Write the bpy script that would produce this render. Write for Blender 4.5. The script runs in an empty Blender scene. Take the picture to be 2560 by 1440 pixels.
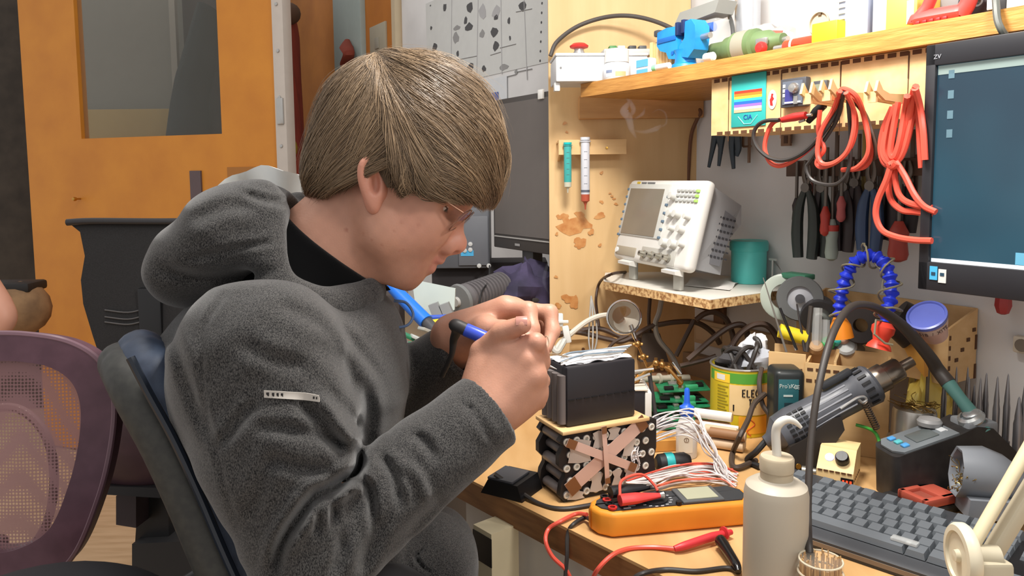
import bpy, bmesh, math, random
import numpy as np
from mathutils import Vector, Matrix
random.seed(7); rng = np.random.default_rng(7)
SC = bpy.context.scene; COL = SC.collection
PI = math.pi
# ---------------------------------------------------------------- camera
F, CX, CY = 1900.0, 1280.0, 606.0
TH, RO, CAMZ = math.radians(5.0), -0.0105, 1.22
_f = np.array([0, math.cos(TH), -math.sin(TH)]); _u0 = np.array([0, math.sin(TH), math.cos(TH)]); _r0 = np.array([1.0, 0, 0])
CR = _r0*math.cos(RO)+_u0*math.sin(RO); CU = _u0*math.cos(RO)-_r0*math.sin(RO); CF = _f
CAM = np.array([0, 0, CAMZ])
cd = bpy.data.cameras.new('camera'); cam = bpy.data.objects.new('camera', cd); COL.objects.link(cam)
m = Matrix.Identity(4)
for i in range(3):
    m[i][0], m[i][1], m[i][2] = CR[i], CU[i], -CF[i]
m.translation = Vector(CAM); cam.matrix_world = m
cd.sensor_width = 36; cd.lens = 36*F/2560; cd.shift_y = -(720-CY)/2560; cd.clip_start = 0.01
SC.camera = cam
# ---------------------------------------------------------------- light
SC.view_settings.view_transform = 'Standard'; SC.view_settings.look = 'None'
SC.view_settings.exposure = -0.14; SC.view_settings.gamma = 1.0; SC.view_settings.use_curve_mapping = False
w = bpy.data.worlds.new('world'); SC.world = w; w.use_nodes = True
w.node_tree.nodes['Background'].inputs[0].default_value = (0.95, 0.93, 0.92, 1)
w.node_tree.nodes['Background'].inputs[1].default_value = 0.84
def area(name, loc, target, size, power, color=(1, 1, 1), shape='DISK', size_y=None):
    l = bpy.data.lights.new(name, 'AREA'); l.shape = shape; l.size = size; l.energy = power; l.color = color
    if size_y: l.size_y = size_y
    o = bpy.data.objects.new(name, l); COL.objects.link(o); o.location = loc
    d = Vector(target)-Vector(loc); o.rotation_euler = d.to_track_quat('-Z', 'Y').to_euler(); return o
area('bench_lamp', (0.16, 0.90, 1.87), (0.30, 1.12, 0.85), 0.24, 17, (1.0, 0.96, 0.90))
area('arm_lamp', (0.52, 0.50, 1.62), (0.60, 1.05, 0.80), 0.14, 4, (1.0, 0.97, 0.93))
area('ceiling_fill', (-0.9, 1.2, 2.75), (-0.8, 1.9, 0.8), 0.3, 14, (1.0, 0.93, 0.86), 'RECTANGLE', 1.4)  # unseen overhead fill, added to brighten the door side
area('ceiling_fill', (0.4, 3.0, 2.8), (0.3, 2.8, 0.5), 0.3, 10, (1.0, 0.95, 0.90), 'RECTANGLE', 1.2)  # second unseen fill from above, added for the back of the room

# ---------------------------------------------------------------- points
def V3(*a): return np.array(a, float)
def nz(v): v = np.asarray(v, float); return v/np.linalg.norm(v)
def ray(px, py): return CF+CR*((px-CX)/F)-CU*((py-CY)/F)
def P(px, py, d): return CAM+ray(px, py)*d                     # the point at depth d on that line of sight
def hit(px, py, p0, n):
    r = ray(px, py); t = np.dot(np.asarray(p0)-CAM, n)/np.dot(r, n); return CAM+r*t
DESK = 0.755
ZAX = V3(0, 0, 1)
A_W = math.radians(32.0)
UW = V3(math.sin(A_W), -math.cos(A_W), 0)                      # along the wall, towards the camera
NW = V3(-math.cos(A_W), -math.sin(A_W), 0)                     # out of the wall
WC = P(1740, 500, 1.75); WC[2] = 0                             # corner of wall and divider
YDIV = WC[1]
def D(px, py, z=DESK): return hit(px, py, V3(0, 0, z), ZAX)
def W(px, py, off=0.0): return hit(px, py, WC+NW*off, NW)
def V(px, py, off=0.0): return hit(px, py, V3(0, YDIV-off, 0), V3(0, -1, 0))
def depth(p): return float(np.dot(np.asarray(p)-CAM, CF))
def mpp(p): return depth(p)/F                                   # metres per pixel there
def rotz(a): c, s = math.cos(a), math.sin(a); return np.array([[c, -s, 0], [s, c, 0], [0, 0, 1.0]])
def axes(x=None, y=None, z=None):
    if z is not None and x is not None:
        z = nz(z); x = nz(np.asarray(x)-z*np.dot(x, z)); y = np.cross(z, x)
    elif x is not None and y is not None:
        x = nz(x); y = nz(np.asarray(y)-x*np.dot(x, y)); z = np.cross(x, y)
    elif z is not None:
        z = nz(z); h = V3(0, 0, 1) if abs(z[2]) < .9 else V3(1, 0, 0); x = nz(np.cross(h, z)); y = np.cross(z, x)
    return np.stack([x, y, z], 1)
WALLAX = axes(x=UW, z=ZAX)                                     # columns: along wall, into wall(-NW), up
# ---------------------------------------------------------------- materials
def lin(c):
    return tuple((x/255/12.92 if x/255 <= .04045 else ((x/255+.055)/1.055)**2.4) for x in c)
MATS = {}
def mat(name, c, rough=.5, metal=0.0, c2=None, nscale=30, stretch=(1, 1, 1), detail=4, lo=.35, hi=.65, bump=0, bscale=None, trans=0, alpha=1, emit=None, estr=1, sheen=0, sss=0, coat=0, ior=1.45, wave=None, spec=.5):
    if name in MATS: return MATS[name]
    m = bpy.data.materials.new(name); m.use_nodes = True; nt = m.node_tree; b = nt.nodes['Principled BSDF']
    L = nt.links.new
    b.inputs['Base Color'].default_value = (*lin(c), 1); b.inputs['Roughness'].default_value = rough; b.inputs['Metallic'].default_value = metal
    b.inputs['Transmission Weight'].default_value = trans; b.inputs['Alpha'].default_value = alpha; b.inputs['IOR'].default_value = ior
    b.inputs['Sheen Weight'].default_value = sheen; b.inputs['Coat Weight'].default_value = coat; b.inputs['Specular IOR Level'].default_value = spec
    if sss:
        b.inputs['Subsurface Weight'].default_value = sss; b.inputs['Subsurface Radius'].default_value = (.012, .004, .002); b.inputs['Subsurface Scale'].default_value = 1.0
    if emit is not None:
        b.inputs['Emission Color'].default_value = (*lin(emit), 1); b.inputs['Emission Strength'].default_value = estr
    tc = nt.nodes.new('ShaderNodeTexCoord'); mp = nt.nodes.new('ShaderNodeMapping'); mp.inputs['Scale'].default_value = stretch
    L(tc.outputs['Object'], mp.inputs[0])
    nz_ = nt.nodes.new('ShaderNodeTexNoise'); nz_.inputs['Scale'].default_value = nscale; nz_.inputs['Detail'].default_value = detail; L(mp.outputs[0], nz_.inputs['Vector'])
    src = nz_.outputs['Fac']
    if wave:
        wv = nt.nodes.new('ShaderNodeTexWave'); wv.inputs['Scale'].default_value = wave[0]; wv.inputs['Distortion'].default_value = wave[1]; wv.inputs['Detail'].default_value = 3
        wv.bands_direction = wave[2] if len(wave) > 2 else 'X'; L(mp.outputs[0], wv.inputs['Vector']); src = wv.outputs['Fac']
    if c2 is not None:
        r = nt.nodes.new('ShaderNodeValToRGB'); r.color_ramp.elements[0].position = lo; r.color_ramp.elements[1].position = hi
        r.color_ramp.elements[0].color = (*lin(c), 1); r.color_ramp.elements[1].color = (*lin(c2), 1); L(src, r.inputs[0]); L(r.outputs[0], b.inputs['Base Color'])
    else:                                                       # faint wear so that nothing is dead flat
        h = nt.nodes.new('ShaderNodeMixRGB'); h.blend_type = 'MULTIPLY'; h.inputs[0].default_value = .12; h.inputs[1].default_value = (*lin(c), 1)
        L(src, h.inputs[2]); L(h.outputs[0], b.inputs['Base Color'])
    if bump:
        n2 = nz_
        if bscale:
            n2 = nt.nodes.new('ShaderNodeTexNoise'); n2.inputs['Scale'].default_value = bscale; n2.inputs['Detail'].default_value = 3; L(mp.outputs[0], n2.inputs['Vector'])
        bp = nt.nodes.new('ShaderNodeBump'); bp.inputs['Strength'].default_value = bump; bp.inputs['Distance'].default_value = .002; L(n2.outputs['Fac'], bp.inputs['Height']); L(bp.outputs[0], b.inputs['Normal'])
    MATS[name] = m; return m
def plain(name, c, rough=.45, **k): return mat(name, c, rough, **k)
# ---------------------------------------------------------------- mesh builder
def spline(pts, n=6):
    p = np.asarray(pts, float)
    if len(p) < 3: return p
    q = np.vstack([2*p[0]-p[1], p, 2*p[-1]-p[-2]]); out = []
    for i in range(1, len(q)-2):
        a, b, c, d = q[i-1], q[i], q[i+1], q[i+2]
        for t in np.linspace(0, 1, n, endpoint=False):
            out.append(.5*((2*b)+(-a+c)*t+(2*a-5*b+4*c-d)*t*t+(-a+3*b-3*c+d)*t**3))
    out.append(p[-1]); return np.array(out)
class MB:
    def __init__(s): s.v = []; s.f = []; s.n = 0
    def add(s, vs, fs):
        vs = np.asarray(vs, float).reshape(-1, 3); s.v.append(vs); s.f += [tuple(int(i)+s.n for i in f) for f in fs]; s.n += len(vs); return s
    def box(s, c, size, ax=None, bev=0, seg=2):
        ax = np.eye(3) if ax is None else ax; c = np.asarray(c, float); hx = np.asarray(size, float)/2
        if bev <= 0:
            q = np.array([[x, y, z] for x in (-1, 1) for y in (-1, 1) for z in (-1, 1)], float)*hx
            return s.add(q@ax.T+c, [(0, 1, 3, 2), (4, 6, 7, 5), (0, 4, 5, 1), (2, 3, 7, 6), (0, 2, 6, 4), (1, 5, 7, 3)])
        bm = bmesh.new(); bmesh.ops.create_cube(bm, size=1)
        for v in bm.verts: v.co = Vector((v.co.x*hx[0]*2, v.co.y*hx[1]*2, v.co.z*hx[2]*2))
        bmesh.ops.bevel(bm, geom=list(bm.edges), offset=min(bev, .49*min(size)), segments=seg, profile=.5, affect='EDGES')
        return s.bm(bm, ax, c)
    def bm(s, bm, ax=None, c=(0, 0, 0)):
        ax = np.eye(3) if ax is None else ax
        bm.verts.index_update(); q = np.array([v.co[:] for v in bm.verts]); fs = [[v.index for v in f.verts] for f in bm.faces]; bm.free()
        return s.add(q@ax.T+np.asarray(c, float), fs)
    def tube(s, pts, r, seg=8, n=0, cap=True, flat=None):
        p = spline(pts, n) if n else np.asarray(pts, float); k = len(p)
        if np.isscalar(r): rr = np.full(k, float(r))
        else: rr = np.interp(np.linspace(0, 1, k), np.linspace(0, 1, len(r)), r)
        t = np.gradient(p, axis=0); t /= np.linalg.norm(t, axis=1)[:, None]+1e-12
        h = V3(0, 0, 1) if abs(t[0][2]) < .9 else V3(1, 0, 0); x = nz(np.cross(h, t[0])); vs = []
        a = np.arange(seg)*2*PI/seg
        for i in range(k):
            x = x-t[i]*np.dot(x, t[i]); x = nz(x); y = np.cross(t[i], x)
            fx, fy = (1, 1) if flat is None else flat
            vs.append(p[i]+rr[i]*(np.outer(np.cos(a)*fx, x)+np.outer(np.sin(a)*fy, y)))
        fs = [(i*seg+j, i*seg+(j+1) % seg, (i+1)*seg+(j+1) % seg, (i+1)*seg+j) for i in range(k-1) for j in range(seg)]
        if cap: fs += [tuple(range(seg-1, -1, -1)), tuple((k-1)*seg+j for j in range(seg))]
        return s.add(np.vstack(vs), fs)
    def lathe(s, prof, o, z=ZAX, seg=24, x=None, ring=False):
        if ring: prof = list(prof)+[prof[0]]
        ax = axes(z=z) if x is None else axes(x=x, z=z); a = np.arange(seg)*2*PI/seg; vs = []
        for r, h in prof: vs.append(np.stack([np.cos(a)*r, np.sin(a)*r, np.full(seg, h)], 1))
        fs = [(i*seg+j, i*seg+(j+1) % seg, (i+1)*seg+(j+1) % seg, (i+1)*seg+j) for i in range(len(prof)-1) for j in range(seg)]
        if prof[0][0] > 1e-5 and not ring: fs.append(tuple(range(seg-1, -1, -1)))
        if prof[-1][0] > 1e-5 and not ring: fs.append(tuple((len(prof)-1)*seg+j for j in range(seg)))
        return s.add(np.vstack(vs)@ax.T+np.asarray(o, float), fs)
    def cyl(s, a, b, r, seg=16, r2=None):
        a = np.asarray(a, float); b = np.asarray(b, float); h = np.linalg.norm(b-a)
        return s.lathe([(r, 0), (r if r2 is None else r2, h)], a, b-a, seg)
    def prism(s, poly, ext, bev=0):
        p = np.asarray(poly, float); e = np.asarray(ext, float); k = len(p)
        return s.add(np.vstack([p, p+e]), [tuple(range(k-1, -1, -1)), tuple(range(k, 2*k))]+[(i, (i+1) % k, k+(i+1) % k, k+i) for i in range(k)])
    def sph(s, c, r, ax=None, seg=14, rings=9):
        r = np.full(3, r) if np.isscalar(r) else np.asarray(r, float); ax = np.eye(3) if ax is None else ax
        th = np.linspace(0, PI, rings); a = np.arange(seg)*2*PI/seg
        q = np.array([[math.sin(t)*math.cos(b), math.sin(t)*math.sin(b), math.cos(t)] for t in th for b in a])*r
        fs = [(i*seg+j, (i+1)*seg+j, (i+1)*seg+(j+1) % seg, i*seg+(j+1) % seg) for i in range(rings-1) for j in range(seg)]
        return s.add(q@ax.T+np.asarray(c, float), fs)
    def torus(s, c, R, r, z=ZAX, seg=24, sub=8, a0=0, a1=2*PI):
        ax = axes(z=z); a = np.linspace(a0, a1, seg+1); pts = np.stack([np.cos(a)*R, np.sin(a)*R, a*0], 1)@ax.T+np.asarray(c, float)
        return s.tube(pts, r, sub)
    def grid(s, g):                                             # g[i][j] points
        g = np.asarray(g, float); a, b = g.shape[:2]
        return s.add(g.reshape(-1, 3), [(i*b+j, (i+1)*b+j, (i+1)*b+j+1, i*b+j+1) for i in range(a-1) for j in range(b-1)])
    def slab(s, g, thick):                                      # grid with thickness vector or per-point normals
        g = np.asarray(g, float); a, b = g.shape[:2]; N = a*b; t = np.broadcast_to(np.asarray(thick, float), g.shape).reshape(-1, 3)
        fs = [(i*b+j, (i+1)*b+j, (i+1)*b+j+1, i*b+j+1) for i in range(a-1) for j in range(b-1)]
        fs += [tuple(N+x for x in reversed(f)) for f in fs[:]]
        rim = [i*b for i in range(a)]+[(a-1)*b+j for j in range(1, b)]+[i*b+b-1 for i in range(a-2, -1, -1)]+[j for j in range(b-2, 0, -1)]
        fs += [(rim[i], N+rim[i], N+rim[(i+1) % len(rim)], rim[(i+1) % len(rim)]) for i in range(len(rim))]
        return s.add(np.vstack([g.reshape(-1, 3), g.reshape(-1, 3)+t]), fs)
MX = {}
def fix(me, ang):
    bm = bmesh.new(); bm.from_mesh(me); bmesh.ops.recalc_face_normals(bm, faces=bm.faces); bm.to_mesh(me); bm.free()
    me.polygons.foreach_set('use_smooth', [True]*len(me.polygons)); me.set_sharp_from_angle(angle=math.radians(ang)); me.update()
def tag(o, label=None, cat=None, group=None, kind=None):
    for k, v in (('label', label), ('category', cat), ('group', group), ('kind', kind)):
        if v: o[k] = v
    return o
def obj(name, mb, material, parent=None, label=None, cat=None, group=None, kind=None, local=False, ang=38, mesh=None):
    me = mesh or bpy.data.meshes.new(name)
    if mesh is None:
        v = np.vstack(mb.v)
        if parent is not None and not local:
            mi = np.array(MX[parent.name].inverted()); v = v@mi[:3, :3].T+mi[:3, 3]
        org = None
        if parent is None and not local:
            org = (v.min(0)+v.max(0))/2; org[2] = v[:, 2].min(); v = v-org
        me.from_pydata(v.tolist(), [], mb.f); fix(me, ang)
        me.materials.append(material)
    else: org = None
    o = bpy.data.objects.new(name, me); COL.objects.link(o)
    if parent is not None: o.parent = parent; MX[o.name] = MX[parent.name].copy()
    else:
        if org is not None: o.location = org
        MX[o.name] = Matrix.Translation(o.location)
    return tag(o, label, cat, group, kind)
def thing(name, label, cat, loc=(0, 0, 0), rot=None, group=None):
    o = bpy.data.objects.new(name, None); COL.objects.link(o); o.empty_display_size = .02
    mm = Matrix.Identity(4)
    if rot is not None:
        for i in range(3):
            for j in range(3): mm[i][j] = rot[i][j]
    mm.translation = Vector([float(x) for x in loc]); o.matrix_world = mm; MX[o.name] = mm.copy()
    return tag(o, label, cat, group)
def dup(root, loc, rot=None, label=None, group=None):
    r = root.copy(); COL.objects.link(r); mm = MX[root.name].copy()
    if rot is not None:
        for i in range(3):
            for j in range(3): mm[i][j] = rot[i][j]
    mm.translation = Vector([float(x) for x in loc]); r.matrix_world = mm; MX[r.name] = mm
    if label: r['label'] = label
    if group: r['group'] = group
    for ch in list(root.children):
        c = ch.copy(); COL.objects.link(c); c.parent = r
        for g in list(ch.children):
            d = g.copy(); COL.objects.link(d); d.parent = c
    return r
def text(name, body, size, o, ax, material, parent, ext=.0003, align='LEFT', sx=1.0):
    cu = bpy.data.curves.new(name, 'FONT'); cu.body = body; cu.size = size; cu.extrude = ext; cu.align_x = align; cu.resolution_u = 3
    t = bpy.data.objects.new(name, cu); COL.objects.link(t); bpy.context.view_layer.update()
    me = bpy.data.meshes.new_from_object(t.evaluated_get(bpy.context.evaluated_depsgraph_get())); bpy.data.objects.remove(t)
    v = np.zeros(len(me.vertices)*3); me.vertices.foreach_get('co', v); v = v.reshape(-1, 3); v[:, 0] *= sx
    v = v@np.asarray(ax).T+np.asarray(o, float); mi = np.array(MX[parent.name].inverted()); v = v@mi[:3, :3].T+mi[:3, 3]
    me.vertices.foreach_set('co', v.ravel()); me.materials.clear(); me.materials.append(material); me.update()
    q = bpy.data.objects.new(name, me); COL.objects.link(q); q.parent = parent; MX[q.name] = MX[parent.name].copy(); return q
def struct(name, mb, material, **k): return obj(name, mb, material, kind='structure', **k)
def onplane(c, ax, x, y, z=0): return np.asarray(c)+ax[:, 0]*x+ax[:, 1]*y+ax[:, 2]*z
# ================================================================ the setting
M_white = mat('wall_paint', (222, 222, 222), .75, c2=(208, 208, 208), nscale=5, bump=.05, bscale=300)
M_orange = mat('orange_paint', (208, 136, 44), .5, c2=(196, 124, 40), nscale=7, lo=.3, hi=.7, bump=.12, bscale=260)
M_orange2 = mat('orange_wall_paint', (196, 124, 44), .6, c2=(182, 112, 38), nscale=6)
M_floor = mat('beech_floor', (205, 176, 140), .55, c2=(188, 158, 122), nscale=6, stretch=(1, 8, 1))
M_div = mat('divider_board', (222, 188, 138), .6, c2=(208, 172, 120), nscale=4, stretch=(6, 6, .7), detail=6, lo=.3, hi=.75, bump=.05, bscale=150)
M_dark = plain('dark_gap', (62, 56, 50), .8)
b = MB(); b.box((0, 3, -.02), (9, 9, .04)); struct('floor', b, M_floor)
def wpt(t, z, off=0): q = WC+NW*off-UW*t; return V3(q[0], q[1], z)          # t metres along the wall away from the camera
T_END = 1.62
b = MB(); c = wpt(-.4, 1.3, -.05); b.box(wpt((T_END-1.6)/2, 1.3, -.05), (T_END+1.6, .1, 2.6), WALLAX); struct('wall_right', b, M_white)
b = MB(); b.box(wpt(T_END+1.4, 1.3, -.06), (2.8, .1, 2.6), WALLAX); struct('wall_right_far', b, M_orange2)
b = MB(); b.box(wpt(T_END+.03, 1.3, 0), (.035, .05, 2.6), WALLAX); struct('trim_1', b, plain('cream_trim', (206, 190, 160)))
b = MB(); b.box(wpt(T_END+.60, 1.35, 0), (.36, .03, 2.4), WALLAX, .004); struct('trim_2', b, plain('blue_grey_panel', (160, 174, 170), .5))
b = MB(); b.box((-1.2, 5.2, 1.3), (5.2, .1, 2.6)); struct('wall_back', b, mat('back_wall_paint', (150, 142, 130), .8, c2=(120, 114, 104), nscale=3))
# divider between the two benches
xl = V(1374, 600)[0]; xr = V(1742, 600)[0]; xt = V(1728, 20)[0]
b = MB(); y = YDIV
b.prism([(xl, y, .70), (xr+.02, y, .70), (xr+.02, y, 1.50), (xt, y, 1.52), (xt-.005, y, 1.95), (xl, y, 1.95)], (0, .018, 0))
struct('partition_board', b, M_div)
M_stain = mat('resin_stain', (186, 122, 66), .35, c2=(204, 150, 92), nscale=60)
def blob(mb, px, py, rx, ry, off=.0006, k=14):
    c = V(px, py, off); s = mpp(c); ph = rng.random(6)*6
    pts = []
    for a in np.arange(k)*2*PI/k:
        q = 1+.22*math.sin(2*a+ph[0])+.16*math.sin(3*a+ph[1])+.12*math.sin(5*a+ph[2])
        pts.append(c+V3(math.cos(a)*rx*s*q, 0, math.sin(a)*ry*s*q))
    mb.prism(pts, (0, .0004, 0))
b = MB()
for q in [(1412, 545, 13, 11), (1432, 566, 34, 22), (1458, 562, 18, 14), (1450, 538, 13, 9), (1500, 540, 12, 9), (1398, 543, 7, 6), (1451, 606, 13, 15), (1445, 615, 8, 7), (1504, 505, 5, 4), (1535, 497, 4, 3), (1540, 510, 5, 3), (1420, 747, 14, 12), (1436, 757, 12, 14), (1396, 764, 7, 7), (1392, 585, 4, 4), (1504, 432, 4, 4), (1412, 308, 5, 4), (1417, 330, 3, 3), (1390, 692, 4, 4), (1500, 613, 4, 4), (1478, 580, 7, 8), (1525, 483, 3, 2), (1530, 490, 3, 3)]: NB = globals().get('NB', 0)+1; blob(b, *q, off=.0005+.00012*NB)
st = struct('trim_3', b, M_stain); st['label'] = 'brown resin stains on the partition board'
# batten under the long shelf and the big plank shelf
M_shelf = mat('pine_plank', (206, 150, 78), .5, c2=(166, 112, 50), nscale=14, stretch=(1, 9, 9), detail=8, lo=.3, hi=.7, bump=.35, bscale=40)
M_batten = mat('batten_wood', (206, 158, 104), .6, c2=(190, 142, 90), nscale=10, stretch=(1, 5, 5))
a_ = V(1448, 246, .025); c_ = V(1760, 246, .025); z0 = V(1450, 297, .025)[2]; z1 = V(1450, 240, .025)[2]
b = MB(); b.box(((a_[0]+c_[0])/2, YDIV-.0125, (z0+z1)/2), (c_[0]-a_[0], .025, z1-z0), None, .002)
t = thing('shelf_batten', 'wooden batten fixed along the partition under the long shelf', 'batten', ((a_[0]+c_[0])/2, YDIV, z0)); obj('board', b, M_batten, t)
SH_OFF = .30; e0 = W(1476, 239, SH_OFF); e1 = W(2304, 114, SH_OFF); SH0 = (e0[2]+e1[2])/2; SH1 = SH0+.028
def tw(p): return float(np.dot(np.asarray(p)-WC, -UW))           # distance along the wall from the corner
tL = tw(W(1452, 235, SH_OFF)); 
ax_sh = WALLAX
b = MB(); pl = [wpt(tL, SH0, SH_OFF), wpt(-1.35, SH0, SH_OFF), wpt(-1.35, SH0, 0), wpt(0.0, SH0, 0)]
pl = [p if i else p for i, p in enumerate(pl)]
b.prism(pl, (0, 0, SH1-SH0))
t_shelf = thing('plank_shelf', 'long thick pine shelf crowded with jars, boxes and tools', 'shelf', wpt(-.6, SH0, .15), WALLAX); obj('board', b, M_shelf, t_shelf)
# ---------------------------------------------------------------- workbench
q0, q1 = D(1351, 1287), D(1655, 1439); ud = nz(q1-q0); nd = V3(-ud[1], ud[0], 0)
f0 = q0-ud*.30; f1 = q1+ud*.9
M_desk = mat('bench_top', (212, 172, 120), .45, c2=(190, 146, 92), nscale=6, stretch=(3, .6, 3), detail=8, lo=.3, hi=.7, bump=.06, bscale=120)
M_dedge = mat('bench_edge', (150, 104, 62), .6, c2=(122, 82, 48), nscale=12, stretch=(1, 1, 8))
wk0 = wpt(.0, DESK, .001); wk1 = wpt(-1.5, DESK, .001); wfar = V3(xl-.12, YDIV-.002, DESK)
t = thing('workbench', 'long wooden workbench covered with tools, wires and electronics', 'workbench', (q0+wk0)/2*[1, 1, 0])
top = [p*[1, 1, 0]+V3(0, 0, DESK-.004) for p in (f0, f1, wk1, wk0, wfar)]
b = MB(); b.prism(top, (0, 0, .004)); obj('worktop', b, M_desk, t, label='worn honey-coloured worktop surface')
b = MB(); b.prism([p-V3(0, 0, .036) for p in top], (0, 0, .036)); obj('core_board', b, M_dedge, t, label='dark brown board edge')
M_panel = mat('bench_panel', (222, 216, 206), .6, c2=(206, 200, 190), nscale=6)
b = MB(); pa = f0+ud*.07-nd*-.03; 
def under(p, q, z0, z1, th=.018):
    mb = MB(); d = nz(q-p); n = V3(-d[1], d[0], 0); mb.box((p+q)/2*[1, 1, 0]+V3(0, 0, (z0+z1)/2)+n*th/2, (np.linalg.norm((q-p)[:2]), th, z1-z0), axes(x=d, z=ZAX)); return mb
inn = nz((wk0-q0)*[1, 1, 0]); 
pa = f0+ud*.10+inn*.03; pb = f1+inn*.03
obj('front_panel', under(pa, pb, 0.02, DESK-.037), M_panel, t, label='pale grey board under the worktop')
lp = D(1222, 1262)+inn*.02
b = MB(); b.box(lp*[1, 1, 0]+V3(0, 0, (DESK-.037)/2), (.042, .05, DESK-.037), axes(x=ud, z=ZAX)); lg = obj('leg', b, mat('bench_leg', (222, 208, 172), .6), t)
M_tape = plain('black_tape', (24, 24, 24), .5)
b = MB(); axd = axes(x=ud, z=ZAX)
for k in range(5):
    z = DESK-.065-k*.084
    b = MB(); b.box(lp*[1, 1, 0]-axd[:, 1]*.0255+V3(0, 0, z), (.043, .0012, .042), axd); obj('tape_square', b, M_tape, lg)
b = MB(); c = D(1282, 1386, .66); c = hit(1282, 1386, pa-inn*.001, -inn)
b.box(c, (.050, .004, .042), axd); obj('tape_patch', b, M_tape, t, label='black tape patch on the bench panel')
# second bench beyond the partition
b = MB(); far = [V3(xl-.13, YDIV+.03, DESK-.05), wpt(.05, DESK-.05, .004), wpt(1.35, DESK-.05, .004), wpt(1.35, DESK-.05, .55)]
t = thing('workbench', 'second workbench behind the wooden partition, heaped with machine parts', 'workbench', (far[0]+far[2])/2*[1, 1, 0])
b.prism(far, (0, 0, .035)); obj('worktop', b, mat('far_bench_top', (150, 128, 100), .6), t)
b = MB(); b.prism([p*[1, 1, 0]+V3(0, 0, 0) for p in [far[0]*.97+far[2]*.03, far[0]*.9+far[1]*.1, far[1]*.95+far[2]*.05, far[2]*.97+far[0]*.03]], (0, 0, DESK-.051)); obj('cabinet_base', b, plain('far_base', (96, 86, 76), .7), t)
DESK2 = DESK-.015
# ---------------------------------------------------------------- orange door with its window
A_D = math.radians(20); ux = V3(math.cos(A_D), -math.sin(A_D), 0); ny = V3(-math.sin(A_D), -math.cos(A_D), 0)
d0 = P(72, 440, 3.4); d0[2] = 0; DAX = axes(x=ux, z=ZAX)
def Dr(px, py, off=0): return hit(px, py, d0+ny*off, ny)
def ds(px, py): return float(np.dot(Dr(px, py)-d0, ux))
s0, s1, w0, w1 = ds(72, 440), ds(692, 300), ds(195, 200), ds(549, 200); zb = Dr(370, 341)[2]; ztop = 2.3
b = MB()
def dslab(a, c, z0, z1): b.box(d0+ux*(a+c)/2+V3(0, 0, (z0+z1)/2)-ny*.02, (c-a, .04, z1-z0), DAX)
dslab(s0, w0, 0.01, ztop); dslab(w1, s1, 0.01, ztop); dslab(w0, w1, 0.01, zb); dslab(w0, w1, 2.12, ztop)
dr = struct('door_1', b, M_orange)
M_glass = mat('door_glass', (120, 122, 116), .06, trans=.0, alpha=.2, spec=.6)
b = MB(); b.box(d0+ux*(w0+w1)/2+V3(0, 0, (zb+2.12)/2)-ny*.02, (w1-w0, .005, 2.12-zb), DAX); g = obj('pane', b, M_glass, dr)
b = MB(); q = Dr(201, 497); b.lathe([(.004, 0), (.004, .02), (.0075, .022), (.009, .03), (.007, .036), (0, .038)], q, ny, 14); obj('knob', b, plain('brass', (196, 150, 70), .3, metal=.9), dr)
b = MB(); q0_ = Dr(491, 480, .003); s = mpp(q0_); b.box(Dr(491, 475, .004), (34*s, .008, 96*s), DAX); obj('dark_plate', b, plain('plum_plate', (94, 78, 80), .5), dr)
b = MB(); b.box(Dr(610, 440, .004), (95*s, .008, 44*s), DAX); obj('brown_plate', b, plain('tan_plate', (168, 110, 48), .6), dr)
b = MB(); sa = s1+.01
b.box(d0+ux*(sa+.028)+V3(0, 0, 1.15), (.05, .055, 2.3), DAX, .003); tr = struct('trim_4', b, plain('white_metal', (196, 186, 176), .4))
b = MB()
for py in (14, 130, 246, 366):
    q = d0+ux*(sa+.028)+ny*.029; q[2] = Dr(700, py)[2]; b.lathe([(.007, 0), (.006, .003), (0, .004)], q, ny, 10)
q = d0+ux*(sa+.03)+ny*.03; q[2] = Dr(700, 280)[2]; b.box(q, (.03, .012, .10), DAX, .004)
obj('latch', b, plain('steel', (190, 188, 184), .3, metal=.8), tr)
# ================================================================ smooth solids for the person
def C(px, py, d): return V3((px-CX)/F*d, -(py-CY)/F*d, d)        # camera-frame metres
def cap(a, b, ra, rb=None):
    a = np.asarray(a, float); b = np.asarray(b, float); rb = ra if rb is None else rb; ba = b-a; L2 = max(ba@ba, 1e-12)
    def f(p):
        h = np.clip((p-a)@ba/L2, 0, 1); return np.linalg.norm(p-a-h[:, None]*ba, axis=1)-(ra+(rb-ra)*h)
    return f
def ell(c, r, ax=None):
    c = np.asarray(c, float); r = np.asarray(r, float); ax = np.eye(3) if ax is None else ax
    def f(p):
        q = (p-c)@ax; k0 = np.linalg.norm(q/r, axis=1); k1 = np.linalg.norm(q/(r*r), axis=1)+1e-9; return k0*(k0-1)/k1
    return f
def chain(pts, r):
    fs = [cap(a, b, r) for a, b in zip(pts[:-1], pts[1:])]; return lambda p: np.minimum.reduce([f(p) for f in fs])
def half(c, n):
    c = np.asarray(c, float); n = nz(n); return lambda p: (p-c)@n
def evaluate(ops, p, extra=None):
    d = np.full(len(p), 9.0)
    for op, f, k in ops:
        e = f(p)
        if op == 'u':
            if k > 0:
                h = np.maximum(k-np.abs(d-e), 0)/k; d = np.minimum(d, e)-h*h*k*.25
            else: d = np.minimum(d, e)
        elif op == 's':
            e = -e; h = np.maximum(k-np.abs(d-e), 0)/max(k, 1e-9); d = np.maximum(d, e)+h*h*k*.25
        elif op == 'i':
            h = np.maximum(k-np.abs(d-e), 0)/max(k, 1e-9); d = np.maximum(d, e)+h*h*k*.25
    if extra is not None: d = d+extra(p, d)
    return d
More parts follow.
